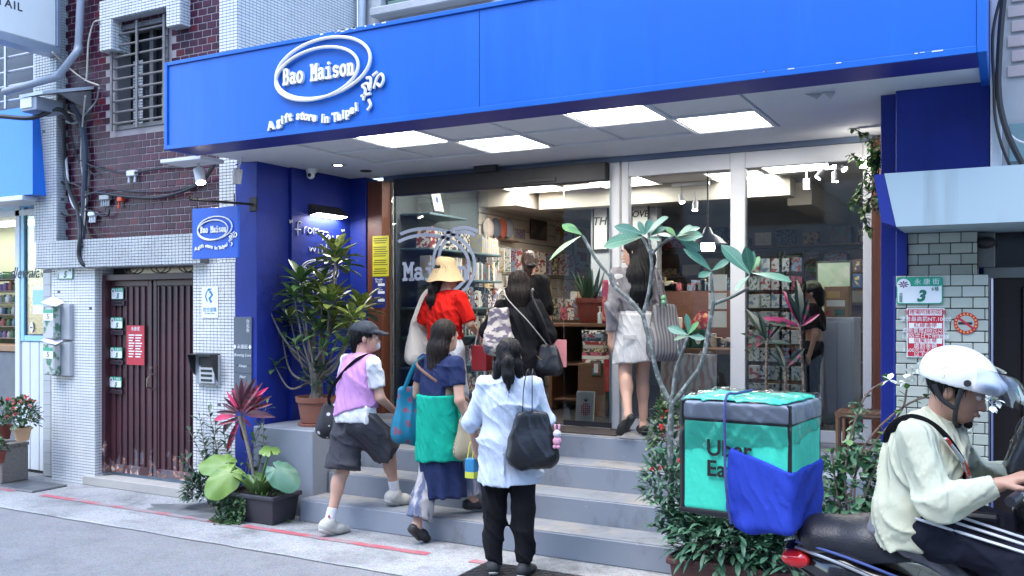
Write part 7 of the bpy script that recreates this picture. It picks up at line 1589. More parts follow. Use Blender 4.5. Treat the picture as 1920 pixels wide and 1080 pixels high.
def trousers(p, m, hemz={'L': .06, 'R': .06}, wide=(.1, .075, .06), amp=.004, seed=2, name='trousers', h=.009, waist=None):
    J, k, w = p.J, p.k, p.w; pts = np.array([J[n] for n in ('pel', 'kneL', 'kneR', 'ankL', 'ankR', 'hipL', 'hipR')]); S = SDF(pts.min(0) - .2, pts.max(0) + .2, h); S.ell(J['pel'], (.158 * k * w, .118 * k * w, .13 * k), .04)
    for q in 'LR': S.cap(J['hip' + q], J['kne' + q], wide[0] * k * w, wide[1] * k * w, .04).cap(J['kne' + q], J['ank' + q], wide[1] * k * w, wide[2] * k * w, .03)
    for q in 'LR':
        f = hemz[q]; A, K, Hh = J['ank' + q], J['kne' + q], J['hip' + q]
        e, n = (A + (K - A) * f, A - K) if f <= 1 else (K + (Hh - K) * (f - 1), K - Hh); n = n / np.linalg.norm(n); sl_, x, y, z = S._sub(e - .24 - (0, 0, .3), e + .24); o = J['hip' + ('R' if q == 'L' else 'L')]
        dd = (x - e[0]) * n[0] + (y - e[1]) * n[1] + (z - e[2]) * n[2]; ax = J['ank' + q]; bx_ = J['ank' + ('R' if q == 'L' else 'L')]
        # only the half nearer this leg
        def seg(a, b): d = b - a; t = np.clip(((x - a[0]) * d[0] + (y - a[1]) * d[1] + (z - a[2]) * d[2]) / (d @ d), 0, 1); return (x - a[0] - d[0] * t) ** 2 + (y - a[1] - d[1] * t) ** 2 + (z - a[2] - d[2] * t) ** 2
        Q = 'R' if q == 'L' else 'L'; mine = np.minimum(seg(K, A), seg(Hh, K)); oth = np.minimum(seg(J['kne' + Q], J['ank' + Q]), seg(J['hip' + Q], J['kne' + Q])); S.f[sl_] = np.where(mine < oth, np.maximum(S.f[sl_], dd), S.f[sl_])
    if amp: S.wr(amp, (5, 5, 9), seed)
    return p.put(S, name, m)
def hair(p, m, build, h=.007, amp=.0035, name='hair', face=True):
    c = p.J['hed']; S = SDF(c - np.array((.2, .24, .62)), c + np.array((.2, .2, .17)), h); k = p.k; S.ell(p.hd((0, -.022, .035)), np.array((.085, .098, .092)) * k, .01, p.HR)
    if face: S.ell(p.hd((0, .085, -.035)), np.array((.062, .06, .09)) * k, .01, p.HR, sub=True)
    build(S); S.folds(lambda x, y, z: amp * np.sin((np.arctan2(y - c[1], x - c[0])) * 34 + 3 * np.sin(z * 14)) + amp * .6 * np.sin((x + y * .7) * 160 + z * 9)); o = p.put(S, name, m)
    V = o.data.vertices; rn = random.Random(len(V)); mb = MB(); cc = Vector(tuple(c))
    for _ in range(420):
        v = V[rn.randrange(len(V))]; n = v.normal; g = Vector((rn.gauss(0, .12), rn.gauss(0, .12), -1)); g = g - n * g.dot(n)
        if g.length < .2: g = Vector((0, -.5, -.6))
        g.normalize(); q = v.co + n * .0015; sd = g.cross(n).normalized() * rn.uniform(.001, .0022); L = rn.uniform(.03, .1); lift = rn.uniform(.0, .006); vs_ = []
        for i in range(4): t = i / 3; w_ = 1 - .8 * t; r_ = q + g * L * t + n * lift * t; vs_ += [r_ - sd * w_, r_ + sd * w_]
        mb.add(vs_, [(0, 1, 3, 2), (2, 3, 5, 4), (4, 5, 7, 6)])
    so = p.raw(mb, 'loose_strands', m, o); so['kind'] = 'stuff'; return o

# P1 lilac wrap, grey shorts, dark cap: stepping up onto the first step
p = Person('person in lilac wrap, grey shorts and dark cap stepping onto the first step', (-4.40, 5.58, 0), -16, 1.63, 1.0, head_yaw=-40, head_pitch=-4,
    kneR=(.10, .24, .60), hipR=(.09, .02, .84), ankR=(.10, .30, .27), toeR=(.11, .44, .205), ankL=(-.075, -.18, .10), kneL=(-.085, -.06, .46), toeL=(-.085, -.04, .03), pel=(0, .0, .88), che=(0, .05, 1.16), nck=(0, .07, 1.33), hed=(0, .10, 1.475), shoL=(-.16, .05, 1.285), shoR=(.16, .05, 1.285), elbL=(-.22, .02, 1.04), wriL=(-.22, .14, .86), elbR=(.2, .08, 1.03), wriR=(.16, .24, .92))
p.body(); top(p, white_c, .86, .72, .022, amp=.006, seed=3)
sh = cloth('cloth_lilac', '#bf8cc0', var=.06); J = p.J; S = SDF((-.34, -.24, .82), (.34, .34, 1.42), .009)
S.ell(J['che'] + (0, -.01, 0), (.187, .15, .20), .04).cap(J['che'], (.0, -.01, .90), .158, .165, .05, (.85, 1.12, 1)).cap(J['shoL'], J['shoR'], .074, .074, .04); S.cut((0, 0, .92), (.34, -.05, -1)).cut((.165, 0, 1.2), (1, .1, .1)).cut((-.155, 0, 1.2), (-1, .1, .1)).cut((0, .17, 1.1), (0, 1, .2)).cut((0, 0, 1.385), (0, -.3, 1)).wr(.006, (7, 7, 10), 5); p.put(S, 'lilac_wrap', sh)
trousers(p, cloth('cloth_charcoal', (.055, .055, .065)), {'L': 1.05, 'R': 1.05}, (.12, .135, .1), .011, 4, 'shorts')
for q in 'LR': p.sock(q, white_c, h1=.13); p.shoe(q, mat('sneaker_cream', (.5, .49, .45), .7, var=.15, scale=30, bump=.3), rubber, fat=1.22)
J = p.J; f = p.J['kneL'] - p.J['ankL']; hp = p.J['ankL'] + f * .14 + np.array((.025, -.036, 0)); mb = MB(); mb.ball(tuple(hp), (.012, .006, .012)); p.raw(mb, 'sock_heart', mat('heart_red', '#b02030', .6))
hair(p, hair_b, lambda S: S.cap(p.hd((0, -.08, -.03)), p.hd((0, -.07, -.10)), .05, .03, .03))
S = SDF(p.J['hed'] - .2, p.J['hed'] + .22, .006); S.ell(p.hd((0, -.015, .045)), np.array((.094, .112, .085)) * p.k, .01, p.HR); S.cut(p.hd((0, 0, .035)), p.HR @ np.array((0, -.12, -1.))); S.cap(p.hd((-.04, .085, .045)), p.hd((.04, .085, .045)), .045, .045, .012, (1, 1, 3)); S.cap(p.hd((-.03, .13, .035)), p.hd((.03, .13, .035)), .045, .045, .012, (1, 1, 3.5)); p.put(S, 'cap', cloth('cloth_cap', (.045, .052, .065)))
mb = MB(); mb.ball(tuple(p.hd((0, .085, -.06))), (.042, .018, .034)); p.raw(mb, 'face_mask', white_c)
tb_ = tote('shoulder_bag', 'black slouchy shoulder bag with white marks hanging from the lilac wrapped shoulder', p.world((-.24, .0, .875)), (.16, .075, .12), -16 + 50, mix2('black_bag_spots', (.6, .6, .6), (.02, .02, .026), 15, .20, .24, .7, tex='voronoi'), 6)
bag_strap(tb_, [p.world(q) for q in ((-.26, .06, .97), (-.17, .16, 1.10), (.0, .18, 1.25), (.13, .10, 1.37), (.09, -.05, 1.34), (-.06, -.125, 1.18), (-.2, -.10, 1.05), (-.27, -.05, .97))], .014, black_c)
# P2 navy top, turquoise wrap, navy skirt, long brown hair
p2 = p = Person('person with long dark hair in navy dress with turquoise wrap, climbing the steps', (-3.70, 5.66, 0), -12, 1.65, .98, kneR=(.08, .20, .60), ankR=(.08, .27, .28), toeR=(.09, .40, .22), ankL=(-.06, -.15, .14), kneL=(-.075, .0, .49), toeL=(-.06, -.06, .035), che=(0, .04, 1.16), nck=(0, .05, 1.33), hed=(0, .085, 1.475), shoL=(-.16, .03, 1.285), shoR=(.16, .03, 1.285), elbR=(.22, .0, 1.03), wriR=(.24, .10, .84), elbL=(-.23, .0, 1.04), wriL=(-.22, .12, .88))
p.body(); top(p, navy_c, 1.0, .62, .018, seed=8, amp=.006)
def skirt(p, m, z1, z0, r1, r0, name, amp=.008, nf=11, seed=0, off=(0, 0), sq=(1, 1.25, 1), h=.009):
    J = p.J; S = SDF((-.36, -.4, z0 - .06), (.36, .5, z1 + .08), h); S.cap((J['pel'][0], J['pel'][1], z1), (off[0], off[1], z0 - .05), r1, r0, .03, sq); S.cut((0, 0, z0), (.1, -.05, -1)).cut((0, 0, z1), (0, 0, 1)); ph = seed
    S.folds(lambda x, y, z: amp * np.clip((z1 - z) / (z1 - z0 + .01), 0, 1.2) * np.sin(np.arctan2(y - off[1], x - off[0]) * nf + 1.5 * np.sin(z * 9 + ph) + ph) + .002 * np.sin(z * 30 + x * 22)); return p.put(S, name, m)
skirt(p, navy_c, .95, .33, .16, .185, 'skirt', .012, 9, 1, (.02, .05)); skirt(p, cloth('cloth_turquoise', '#109f86', var=.05), 1.09, .60, .172, .205, 'turquoise_wrap', .005, 7, 2, (.01, .02))
trousers(p, mix2('patterned_hem', (.10, .12, .20), (.4, .38, .38), 16, .45, .55, .85, stretch=(1, 1, .3)), {'L': .12, 'R': .12}, (.08, .085, .095), .006, 6, 'hem_trousers')
for q in 'LR': p.shoe(q, mat('sandal_black', (.02, .02, .022), .6), mat('sandal_sole', (.03, .028, .026), .6), fat=1.05, mule=True)
hair(p, hair_n, lambda S: S.chain([p.hd((0, -.05, .0)), p.hd((0, -.085, -.1)), p.hd((.0, -.095, -.24)), p.hd((.01, -.10, -.36))], [.088, .088, .08, .035], .03, (1, 1.4, 1)))
b_ = tote('floral_tote', 'teal floral tote bag hanging from the shoulder of the navy dressed person', p.world((-.25, -.02, .94)), (.15, .08, .21), -12 + 60, mix2('teal_floral', '#7a4a60', '#0f6f8c', 15, .26, .36, .8, tex='voronoi'), 9)
bag_strap(b_, [p.world(q) for q in ((-.25, .07, 1.12), (-.17, .09, 1.28), (-.13, .04, 1.36), (-.16, -.06, 1.32), (-.24, -.11, 1.12))], .014, mat('strap_teal', '#1a7f96', .8))
bag_strap(b_, [p.world(q) for q in ((-.27, .05, 1.12), (-.2, .08, 1.27), (-.165, .03, 1.35), (-.19, -.06, 1.3), (-.27, -.09, 1.12))], .012, mat('strap_teal', '#1a7f96', .8))
b_ = tote('wicker_bag', 'small cream wicker bag hanging at the right hip of the navy dressed person', p.world((.25, .06, .80)), (.1, .05, .15), -12 + 70, mix2('wicker_cream', (.42, .38, .27), (.2, .16, .1), 60, .45, .55, .8, tex='wave', detail=1), 4, amp=.002)
bag_strap(b_, [p.world(q) for q in ((.26, .06, .94), (.22, .10, 1.05), (.06, -.08, 1.2), (-.12, -.10, 1.32), (-.11, .06, 1.36))], .011, mat('strap_brown', (.16, .08, .05), .6))
# P3 pale blue shirt, black trousers, ponytail, standing at the foot of the steps
p3 = p = Person('person with ponytail in crumpled pale blue shirt and black trousers standing at the kerb', (-2.83, 5.17, 0), 20, 1.535, 1.08, kneL=(-.10, .02, .45), kneR=(.10, -.005, .455), ankL=(-.105, .0, .085), ankR=(.11, -.04, .085), toeL=(-.13, .14, .03), toeR=(.14, .11, .03), elbL=(-.25, .0, 1.04), wriL=(-.25, .10, .85), elbR=(.25, .02, 1.05), wriR=(.2, .17, .98), head_pitch=-8)
p.body(); ps_ = mat('cloth_pale_blue', (.52, .585, .69), .85, var=.05, scale=7, bump=.12, bscale=60, spec=.2, stretch=(1, 1, .35)); creases(ps_, 3.4, .38); top(p, ps_, .60, {'L': 1.25, 'R': 1.3}, .026, amp=.009, seed=11, flare=.025, name='shirt', h=.007)
S = SDF(p.J['nck'] - .13, p.J['nck'] + .13, .006); S.cap(p.J['nck'] - (0, 0, .035), p.J['nck'] + (0, 0, .012), .082, .068, .01); S.cut(p.J['nck'] + (0, 0, .012), (0, .2, 1)); p.put(S, 'collar', ps_)
trousers(p, black_c, {'L': .03, 'R': .03}, (.105, .08, .058), .010, 12)
for q in 'LR': p.shoe(q, mat('sneaker_black', (.025, .025, .028), .7), rubber, fat=1.05)
hair(p, hair_b, lambda S: (S.cap(p.hd((-.05, -.04, -.06)), p.hd((-.08, -.03, -.17)), .045, .03, .03), S.cap(p.hd((.05, -.04, -.06)), p.hd((.07, -.03, -.14)), .045, .03, .03), S.chain([p.hd((.0, -.10, -.01)), p.hd((.015, -.15, -.05)), p.hd((.02, -.15, -.14)), p.hd((.02, -.13, -.22))], [.03, .036, .04, .016], .02)))
mb = MB(); mb.tube([tuple(p.hd((.005 + .028 * math.cos(t), -.118 + .01 * math.cos(t), -.02 + .028 * math.sin(t)))) for t in [i * .6 for i in range(11)]], .006, 6); p.raw(mb, 'hair_tie', mat('hair_tie', (.12, .06, .05), .7))
nyl = mat('nylon_black', (.007, .0075, .011), .42, var=.25, scale=9, bump=.25, bscale=16)
b_ = tote('black_tote', 'black nylon tote bag on the right shoulder of the pale blue shirt', p.world((.17, -.14, .92)), (.155, .075, .165), 20 + 18, nyl, 13)
for dx in (0, .06): bag_strap(b_, [p.world(q) for q in ((.11 + dx, -.15, 1.07), (.115 + dx * .9, -.135, 1.22), (.13 + dx * .5, -.05, 1.335), (.14 + dx * .5, .06, 1.26), (.14 + dx, .10, 1.1))], .009, nyl)
ch = thing('plush_charm', 'pink and white plush charm dangling from the black nylon tote', 'charm', p.world((.33, -.15, .88))); c = p.world((.33, -.17, .90)); pk = mat('plush_pink', '#d79ab0', .95, bump=.5)
MB().ball(c, (.028, .026, .032)).build('body', pk, ch, True); MB().ball(c + Vector((0, 0, .045)), .026).build('head', mat('plush_white', (.6, .58, .6), .95), ch, True)
for sx in (-1, 1): MB().ball(c + Vector((sx * .012, -.01, -.035)), .013).build('leg', pk, ch, True); MB().ball(c + Vector((sx * .014, 0, .085)), (.008, .008, .022)).build('ear', pk, ch, True)
c = p.world((-.27, .13, .70)); t = thing('paper_bag', 'small blue and yellow paper bag held by the person in the pale blue shirt', 'paper bag', c)
MB().box((c.x - .035, c.y - .03, c.z - .10), (c.x + .035, c.y + .03, c.z + .03), .004).build('bag_body', mat('paper_bag_blue', '#2f7fae', .6), t); MB().box((c.x - .0355, c.y - .0305, c.z - .10), (c.x + .0355, c.y + .0305, c.z - .055), .003).build('yellow_band', mat('paper_yellow', '#c9cf4a', .6), t)
MB().tube(cr([c + Vector((-.02, -.02, .03)), c + Vector((-.012, -.005, .12)), c + Vector((.0, .0, .14)), c + Vector((.012, 0, .12)), c + Vector((.02, -.02, .03))], 5), .004, 6).build('handle', mat('paper_yellow', '#c9cf4a', .6), t, True)
# P4 red blouse, straw bucket hat, on the third step
p4 = p = Person('person in red blouse, white trousers and cream bucket hat entering the shop', (-4.17, 6.50, .537), -4, 1.60, .98, head_yaw=-20, elbL=(-.23, -.02, 1.05), wriL=(-.2, .12, .92), elbR=(.24, .02, 1.06), wriR=(.22, .17, .98), ankL=(-.085, -.10, .09), toeL=(-.09, .04, .03), kneR=(.085, .10, .5), ankR=(.085, .14, .26), toeR=(.095, .29, .205))
p.body(); redm = cloth('cloth_red', '#c3170f', var=.06, scale=4); top(p, redm, .93, {'L': .95, 'R': .95}, .02, amp=.008, seed=15, name='blouse')
trousers(p, white_c, {'L': .05, 'R': .05}, (.095, .07, .062), .004, 16)
for q in 'LR': p.shoe(q, mat('sneaker_cream', (.5, .49, .45), .7), rubber)
hair(p, hair_b, lambda S: S.chain([p.hd((0, -.08, -.03)), p.hd((-.02, -.12, -.12)), p.hd((-.025, -.13, -.22)), p.hd((-.02, -.13, -.30))], [.05, .042, .045, .018], .03))
S = SDF(p.J['hed'] - .26, p.J['hed'] + .24, .007); S.cap(p.hd((0, -.01, .03)), p.hd((0, -.015, .085)), .108, .092, .02); S.cut(p.hd((0, 0, .145)), p.HR @ np.array((0, .1, 1.))); hb = p.HR
hat = p.put(S, 'hat', mat('straw_cream', (.50, .37, .205), .85, var=.1, scale=60, bump=.4, bscale=160, stretch=(1, 1, 4)))
mb = MB(); vs_ = []; n_ = 40
for r_, dz in ((.107, .05), (.112, .03), (.126, .0), (.143, -.035), (.158, -.058), (.155, -.06), (.12, -.01), (.1, .02)):
    for i in range(n_): a = 2 * math.pi * i / n_; vs_.append(tuple(p.hd((r_ * math.cos(a), -.01 + r_ * 1.06 * math.sin(a), dz + .006 * math.sin(a * 5) * (r_ - .1) / .06))))
mb.add(vs_, [(i + r_ * n_, (i + 1) % n_ + r_ * n_, (i + 1) % n_ + (r_ + 1) * n_, i + (r_ + 1) * n_) for r_ in range(7) for i in range(n_)]); p.raw(mb, 'hat_brim', _M['straw_cream'], hat)
b_ = tote('canvas_tote', 'cream canvas tote bag on the left shoulder of the red blouse', p.world((-.25, .0, .92)), (.15, .07, .2), 60, mat('canvas_cream', (.52, .48, .43), .85, var=.06, bump=.3, bscale=200), 17)
bag_strap(b_, [p.world(q) for q in ((-.26, .07, 1.08), (-.19, .09, 1.28), (-.15, .03, 1.36), (-.17, -.08, 1.30), (-.25, -.12, 1.08))], .018, _M['canvas_cream'])
c = p.world((.28, .14, .80)); t = thing('red_paper_bag', 'dark red paper carrier bag on the arm of the red blouse', 'paper bag', c); MB().box((c.x - .075, c.y - .05, c.z - .13), (c.x + .075, c.y + .05, c.z + .08), .006).build('bag_body', mat('paper_dark_red', '#8c1a22', .5, var=.06), t)
for dy in (-.05, .05): MB().tube(cr([(c.x - .04, c.y + dy, c.z + .08), (c.x - .025, c.y + dy * .4, c.z + .2), (c.x + .025, c.y + dy * .4, c.z + .2), (c.x + .04, c.y + dy, c.z + .08)], 5), .004, 6).build('handle', white_c, t, True)
# P5 black dress, brown shoulder-length hair, third step
p5 = p = Person('person in loose black dress with brown shoulder length hair at the top of the steps', (-3.47, 6.50, .537), 6, 1.50, 1.1, head_yaw=14, elbL=(-.30, -.02, 1.07), wriL=(-.25, .14, .93), elbR=(.29, .0, 1.05), wriR=(.27, .12, .86), ankL=(-.085, -.06, .09))
p.body(); top(p, black_c, .40, {'L': 1.35, 'R': 1.35}, .022, amp=.004, seed=19, flare=.05, name='dress')
trousers(p, black_c, {'L': .1, 'R': .1}, (.09, .07, .06), .004, 20)
for q in 'LR': p.shoe(q, mat('sandal_black', (.02, .02, .022), .6), blackr)
hair(p, hair_n, lambda S: S.chain([p.hd((0, -.03, .0)), p.hd((0, -.055, -.09)), p.hd((0, -.06, -.17))], [.092, .104, .10], .03, (1, 1.3, 1)).cut(p.hd((0, 0, -.20)), (0, 0, -1)))
b_ = tote('patterned_tote', 'cream and grey patterned tote bag on the back of the black dress', p.world((-.10, -.17, 1.02)), (.12, .06, .19), 10, mix2('tote_print', (.5, .44, .38), (.13, .11, .15), 15, .47, .53, .85, stretch=(1, 1, 1.6)), 21)
bag_strap(b_, [p.world(q) for q in ((-.15, -.19, 1.2), (-.13, -.13, 1.31), (-.11, -.03, 1.355), (-.12, .08, 1.28))], .016, _M['tote_print'])
b_ = tote('crossbody_bag', 'black crossbody bag with gold zip at the right hip of the black dress', p.world((.27, -.04, .80)), (.12, .055, .11), -8, nyl, 22, amp=.003)
bag_strap(b_, [p.world(q) for q in ((.27, -.06, .90), (.16, -.17, 1.08), (-.02, -.17, 1.26), (-.10, -.06, 1.345))], .010, mat('strap_cream', (.5, .47, .44), .6)); bag_strap(b_, [p.world(q) for q in ((.30, -.05, .9), (.25, -.10, 1.1), (.16, -.10, 1.28), (.13, .0, 1.345), (.15, .1, 1.25))], .012, nyl)
bag_strap(b_, [p.world(q) for q in ((.2, -.11, .82), (.25, -.115, .79), (.32, -.11, .85))], .005, mat('zip_gold', (.5, .38, .16), .3, .9), 'zip')
c = p.world((.33, .05, .83)); t = MB(face_T(c, (.8, .5, 0))).box((-.06, -.11, 0), (.06, .11, .012), .003).build('pink_folder', mat('folder_pink', '#d4888a', .7), None, label='pink paper folder held beside the black crossbody bag', cat='folder')
# P6 inside: black top, hair up with a claw clip
p6 = p = Person('person in black top with hair clipped up standing inside the shop entrance', (-4.28, 8.25, FZ), 10, 1.60, .98, head_yaw=10)
p.body(); top(p, black_c, .80, 1.4, .025, seed=23); trousers(p, black_c, {'L': .05, 'R': .05}, (.095, .08, .07), .004, 24)
for q in 'LR': p.shoe(q, mat('sneaker_black', (.025, .025, .028), .7), rubber)
hair(p, mat('hair_reddish', (.05, .02, .012), .4, var=.4, scale=40, stretch=(6, 6, .6)), lambda S: S.cap(p.hd((0, -.09, -.02)), p.hd((0, -.095, -.09)), .05, .04, .03)); S = SDF(p.hd((.03, -.13, -.03)) - .1, p.hd((.03, -.13, -.03)) + .1, .006); S.ell(p.hd((.03, -.135, -.03)), (.055, .03, .03), .01); p.put(S, 'hair_clip', mat('clip_black', (.012, .012, .014), .3))
# P7 grey cardigan, pale skirt, long black hair, on the landing
p7 = p = Person('person with long black hair in grey cardigan and pale mini skirt walking on the landing', (-2.60, 6.84, FZ), 38, 1.59, .93, head_yaw=58, head_pitch=-13, hipL=(-.08, 0, .83), kneR=(.075, .04, .46), ankR=(.08, .03, .085), toeR=(.10, .17, .03), kneL=(-.09, -.03, .47), ankL=(-.13, -.24, .19), toeL=(-.17, -.17, .06), elbL=(-.20, -.05, 1.04), wriL=(-.20, .0, .80), elbR=(.21, .0, 1.05), wriR=(.17, .16, .98))
p.body(.008); top(p, cloth('cloth_white_tee', (.6, .58, .58)), .87, .4, .012, seed=25, amp=.003, name='tee'); top(p, cloth('cloth_grey_knit', (.20, .19, .20)), .985, {'L': 1.85, 'R': 1.85}, .022, seed=26, amp=.007, name='cardigan')
skirt(p, cloth('cloth_pale_beige', (.56, .55, .53)), .97, .585, .148, .185, 'skirt', .003, 6, 3, sq=(.98, 1.15, 1)); mb = MB(); c = (-.10, -.155, .79); mb.box((c[0] - .05, c[1] - .008, c[2] - .02), (c[0] + .05, c[1] + .004, c[2] + .02), .004); p.raw(mb, 'pocket_flap', _M['cloth_pale_beige'], smooth=False)
for q in 'LR': p.shoe(q, mat('mule_black', (.015, .014, .014), .6), blackr, mule=True)
hair(p, hair_b, lambda S: S.chain([p.hd((0, -.04, .02)), p.hd((-.01, -.06, -.08)), p.J['hed'] + (.01, -.085, -.2), p.J['hed'] + (.015, -.105, -.33), p.J['hed'] + (.02, -.115, -.45)], [.09, .09, .095, .088, .035], .03, (.95, 1.25, 1)))
b_ = tote('striped_bag', 'large grey striped shoulder bag on the woman in the grey cardigan', p.world((.21, -.10, .84)), (.15, .085, .22), 38 + 15, mix2('grey_stripe', (.12, .115, .115), (.24, .235, .24), 11, .45, .55, .85, tex='wave', detail=.6), 27)
for dx in (0, .04): bag_strap(b_, [p.world(q) for q in ((.17 + dx, -.13, 1.03), (.14 + dx, -.12, 1.22), (.14 + dx * .4, -.02, 1.335), (.16 + dx, .07, 1.2), (.2, .06, 1.04))], .011, _M['grey_stripe'])
c = p.world((.17, -.19, 1.06)); t = thing('green_charm', 'small green figure charm on the grey striped shoulder bag', 'charm', c); gm = mat('charm_green', '#6fa37c', .7); MB().ball(c, (.018, .016, .024)).build('body', gm, t, True); MB().ball(c + Vector((0, 0, .035)), .02).build('head', gm, t, True)

# guessed figure, scaled down and added behind the right pane
pd_ = P(1524, 760, 8.0); p8 = p = Person('small guessed figure in black tee and olive cap added behind the right glass pane', (pd_.x, 8.0, FZ), 100, 1.24, 1.0, head_pitch=-10, elbR=(.2, .05, 1.05), wriR=(.12, .22, 1.08))
p.body(.01); top(p, black_c, .82, .75, .02, seed=41); trousers(p, cloth('cloth_dark_jeans', (.012, .018, .03)), {'L': .05, 'R': .05}, (.095, .075, .06), .005, 42)
for q in 'LR': p.shoe(q, mat('sneaker_black', (.025, .025, .028), .7), rubber)
hair(p, hair_b, lambda S: S.cap(p.hd((0, -.07, -.03)), p.hd((0, -.07, -.12)), .06, .04, .03))
S = SDF(p.J['hed'] - .2, p.J['hed'] + .2, .007); S.ell(p.hd((0, -.015, .045)), np.array((.096, .114, .09)) * p.k, .01, p.HR); S.cut(p.hd((0, 0, .03)), p.HR @ np.array((0, -.1, -1.))); S.cap(p.hd((-.04, .1, .04)), p.hd((.04, .1, .04)), .04, .04, .012, (1, 1, 3)); p.put(S, 'cap', cloth('cloth_olive', (.12, .14, .09)))
# ---------------------------------------------------------------- delivery scooter, bag and rider
SC = Vector((-.55, 4.10, 0)); SA = -5.5
gloss = mat('scooter_black', (.012, .012, .016), .18, var=.1, coat=.5); vin = mat('seat_vinyl', (.016, .016, .022), .42, var=.1, bump=.15, bscale=120); tyre = mat('tyre', (.02, .02, .02), .9, bump=.4); chrome = mat('scooter_steel', (.5, .52, .55), .25, .9)
def sroot(name, label, cat, loc=(0, 0, 0)):
    M_ = Matrix.Translation(SC) @ Matrix.Rotation(R(SA), 4, 'Z'); t = thing(name, label, cat, M_ @ Vector(loc)); t.rotation_euler = (0, 0, R(SA)); t['base'] = 0.0; del t['base']; return t
def part(t, me, name, loc0=(0, 0, 0), parent=None):
    o = bpy.data.objects.new(name, me); COL.objects.link(o); o.parent = parent or t; o.location = -Vector(loc0) if parent is None else (0, 0, 0); return o
sc = sroot('scooter', 'black motor scooter with red tail lamp parked before the planters', 'scooter')
S = SDF((-.34, -.24, .55), (.5, .24, .95), .008); S.chain([(-.16, 0, .735), (.05, 0, .745), (.2, 0, .69), (.40, 0, .665)], [.10, .105, .105, .08], .05, (1, .75, 1)); S.cut((0, 0, .66), (.25, 0, -1)); part(sc, S.mesh('seat', vin), 'seat')
S = SDF((-.45, -.26, .25), (.6, .26, .80), .01); S.chain([(-.27, 0, .655), (-.05, 0, .60), (.25, 0, .52), (.5, 0, .40)], [.055, .11, .14, .12], .06, (1, .85, 1)); S.cut((0, 0, .685), (.18, 0, 1)); part(sc, S.mesh('tail_fairing', gloss), 'tail_fairing')
for sy in (-1, 1):
    mb = MB(); mb.tube(cr([(-.24, sy * .10, .70), (-.05, sy * .14, .67), (.2, sy * .155, .60), (.42, sy * .15, .54)], 5), .008, 7); part(sc, mb.mesh('trim_line', chrome, True), 'trim_line')
    mb = MB(); mb.tube(cr([(-.24, sy * .10, .725), (-.02, sy * .15, .70), (.3, sy * .15, .62)], 5), .006, 6); part(sc, mb.mesh('rope', mat('rope_blue', (.06, .09, .28), .8), True), 'rope')
S = SDF((-.42, -.2, .55), (-.1, .2, .75), .006); S.chain([(-.285, 0, .648), (-.22, 0, .65)], [.032, .042], .02, (1, .35, 1)); S.ell((-.24, -.10, .648), (.06, .035, .034), .02).ell((-.24, .10, .648), (.06, .035, .034), .02); lampm = mat('tail_lamp_red', '#e02024', .12, var=.1, coat=.6); part(sc, S.mesh('tail_lamp', lampm), 'tail_lamp')
for y in (-.10, .10, 0):
    mb = MB(); mb.tube(cr([(-.12, y, .735), (-.22, y, .73), (-.30, y, .775), (-.70, y, .795)], 5), .010, 8); part(sc, mb.mesh('rack_tube', gloss, True), 'rack_tube')
for x in (-.34, -.5, -.66): mb = MB(); mb.tube([(x, -.13, .797), (x, .13, .797)], .008, 8); part(sc, mb.mesh('rack_bar', gloss, True), 'rack_bar')
mb = MB(); mb.tube(cr([(-.33, -.06, .79), (-.26, -.06, .76), (-.23, -.05, .72)], 5), .022, 8); part(sc, mb.mesh('rack_mount', gloss, True), 'rack_mount')
for x in (-.36, .98):
    mb = MB(); pts = [(x + .205 * math.cos(t), 0, .255 + .205 * math.sin(t)) for t in [k * math.pi / 18 for k in range(36)]]; mb.tube(pts, .05, 12, closed=True); w_ = part(sc, mb.mesh('wheel', tyre, True), 'wheel')
    mb = MB(); mb.tube([(x, -.03, .255), (x, .03, .255)], .15, 24); part(sc, mb.mesh('rim', chrome, True), 'rim', parent=w_)
mb = MB(); mb.box((.3, -.2, .27), (.72, .2, .33), .02); part(sc, mb.mesh('floorboard', gloss), 'floorboard')
S = SDF((.55, -.3, .25), (1.05, .3, 1.1), .012); S.cap((.74, 0, .35), (.66, 0, .95), .10, .09, .03, (1, .5, 1)).cap((.74, 0, .6), (.98, 0, .5), .07, .05, .05); part(sc, S.mesh('front_shield', gloss), 'front_shield')
mb = MB(); mb.tube([(.66, 0, .9), (.64, 0, 1.04)], .03, 10); mb.tube(cr([(.60, -.33, 1.04), (.64, -.2, 1.06), (.67, 0, 1.05), (.64, .2, 1.06), (.60, .33, 1.04)], 5), .016, 8); part(sc, mb.mesh('handlebar', gloss, True), 'handlebar')
for sy in (-1, 1): mb = MB(); mb.tube([(.595, sy * .35, 1.035), (.63, sy * .22, 1.055)], .020, 10); part(sc, mb.mesh('grip', vin, True), 'grip')
mb = MB(); mb.tube([(.95, -.07, .3), (.72, -.06, .7)], .022, 8); mb.tube([(.95, .07, .3), (.72, .06, .7)], .022, 8); part(sc, mb.mesh('front_fork', chrome, True), 'front_fork')
cu = sroot('seat_cushion', 'grey plastic wrapped cushion under the rider on the scooter seat', 'cushion', (.2, 0, .75)); S = SDF((-.2, -.22, .5), (.5, .22, .95), .008); S.chain([(.10, 0, .815), (.24, 0, .765), (.40, 0, .665)], [.075, .08, .07], .04, (1, .52, 1.25)); S.wr(.003, (10, 10, 14), 3); S.cut((.14, 0, .765), (-.45, 0, -1)); part(cu, S.mesh('cover', mat('cushion_plastic', (.15, .15, .165), .22, var=.5, scale=22, bump=.3, bscale=40)), 'cover', (.2, 0, .75))
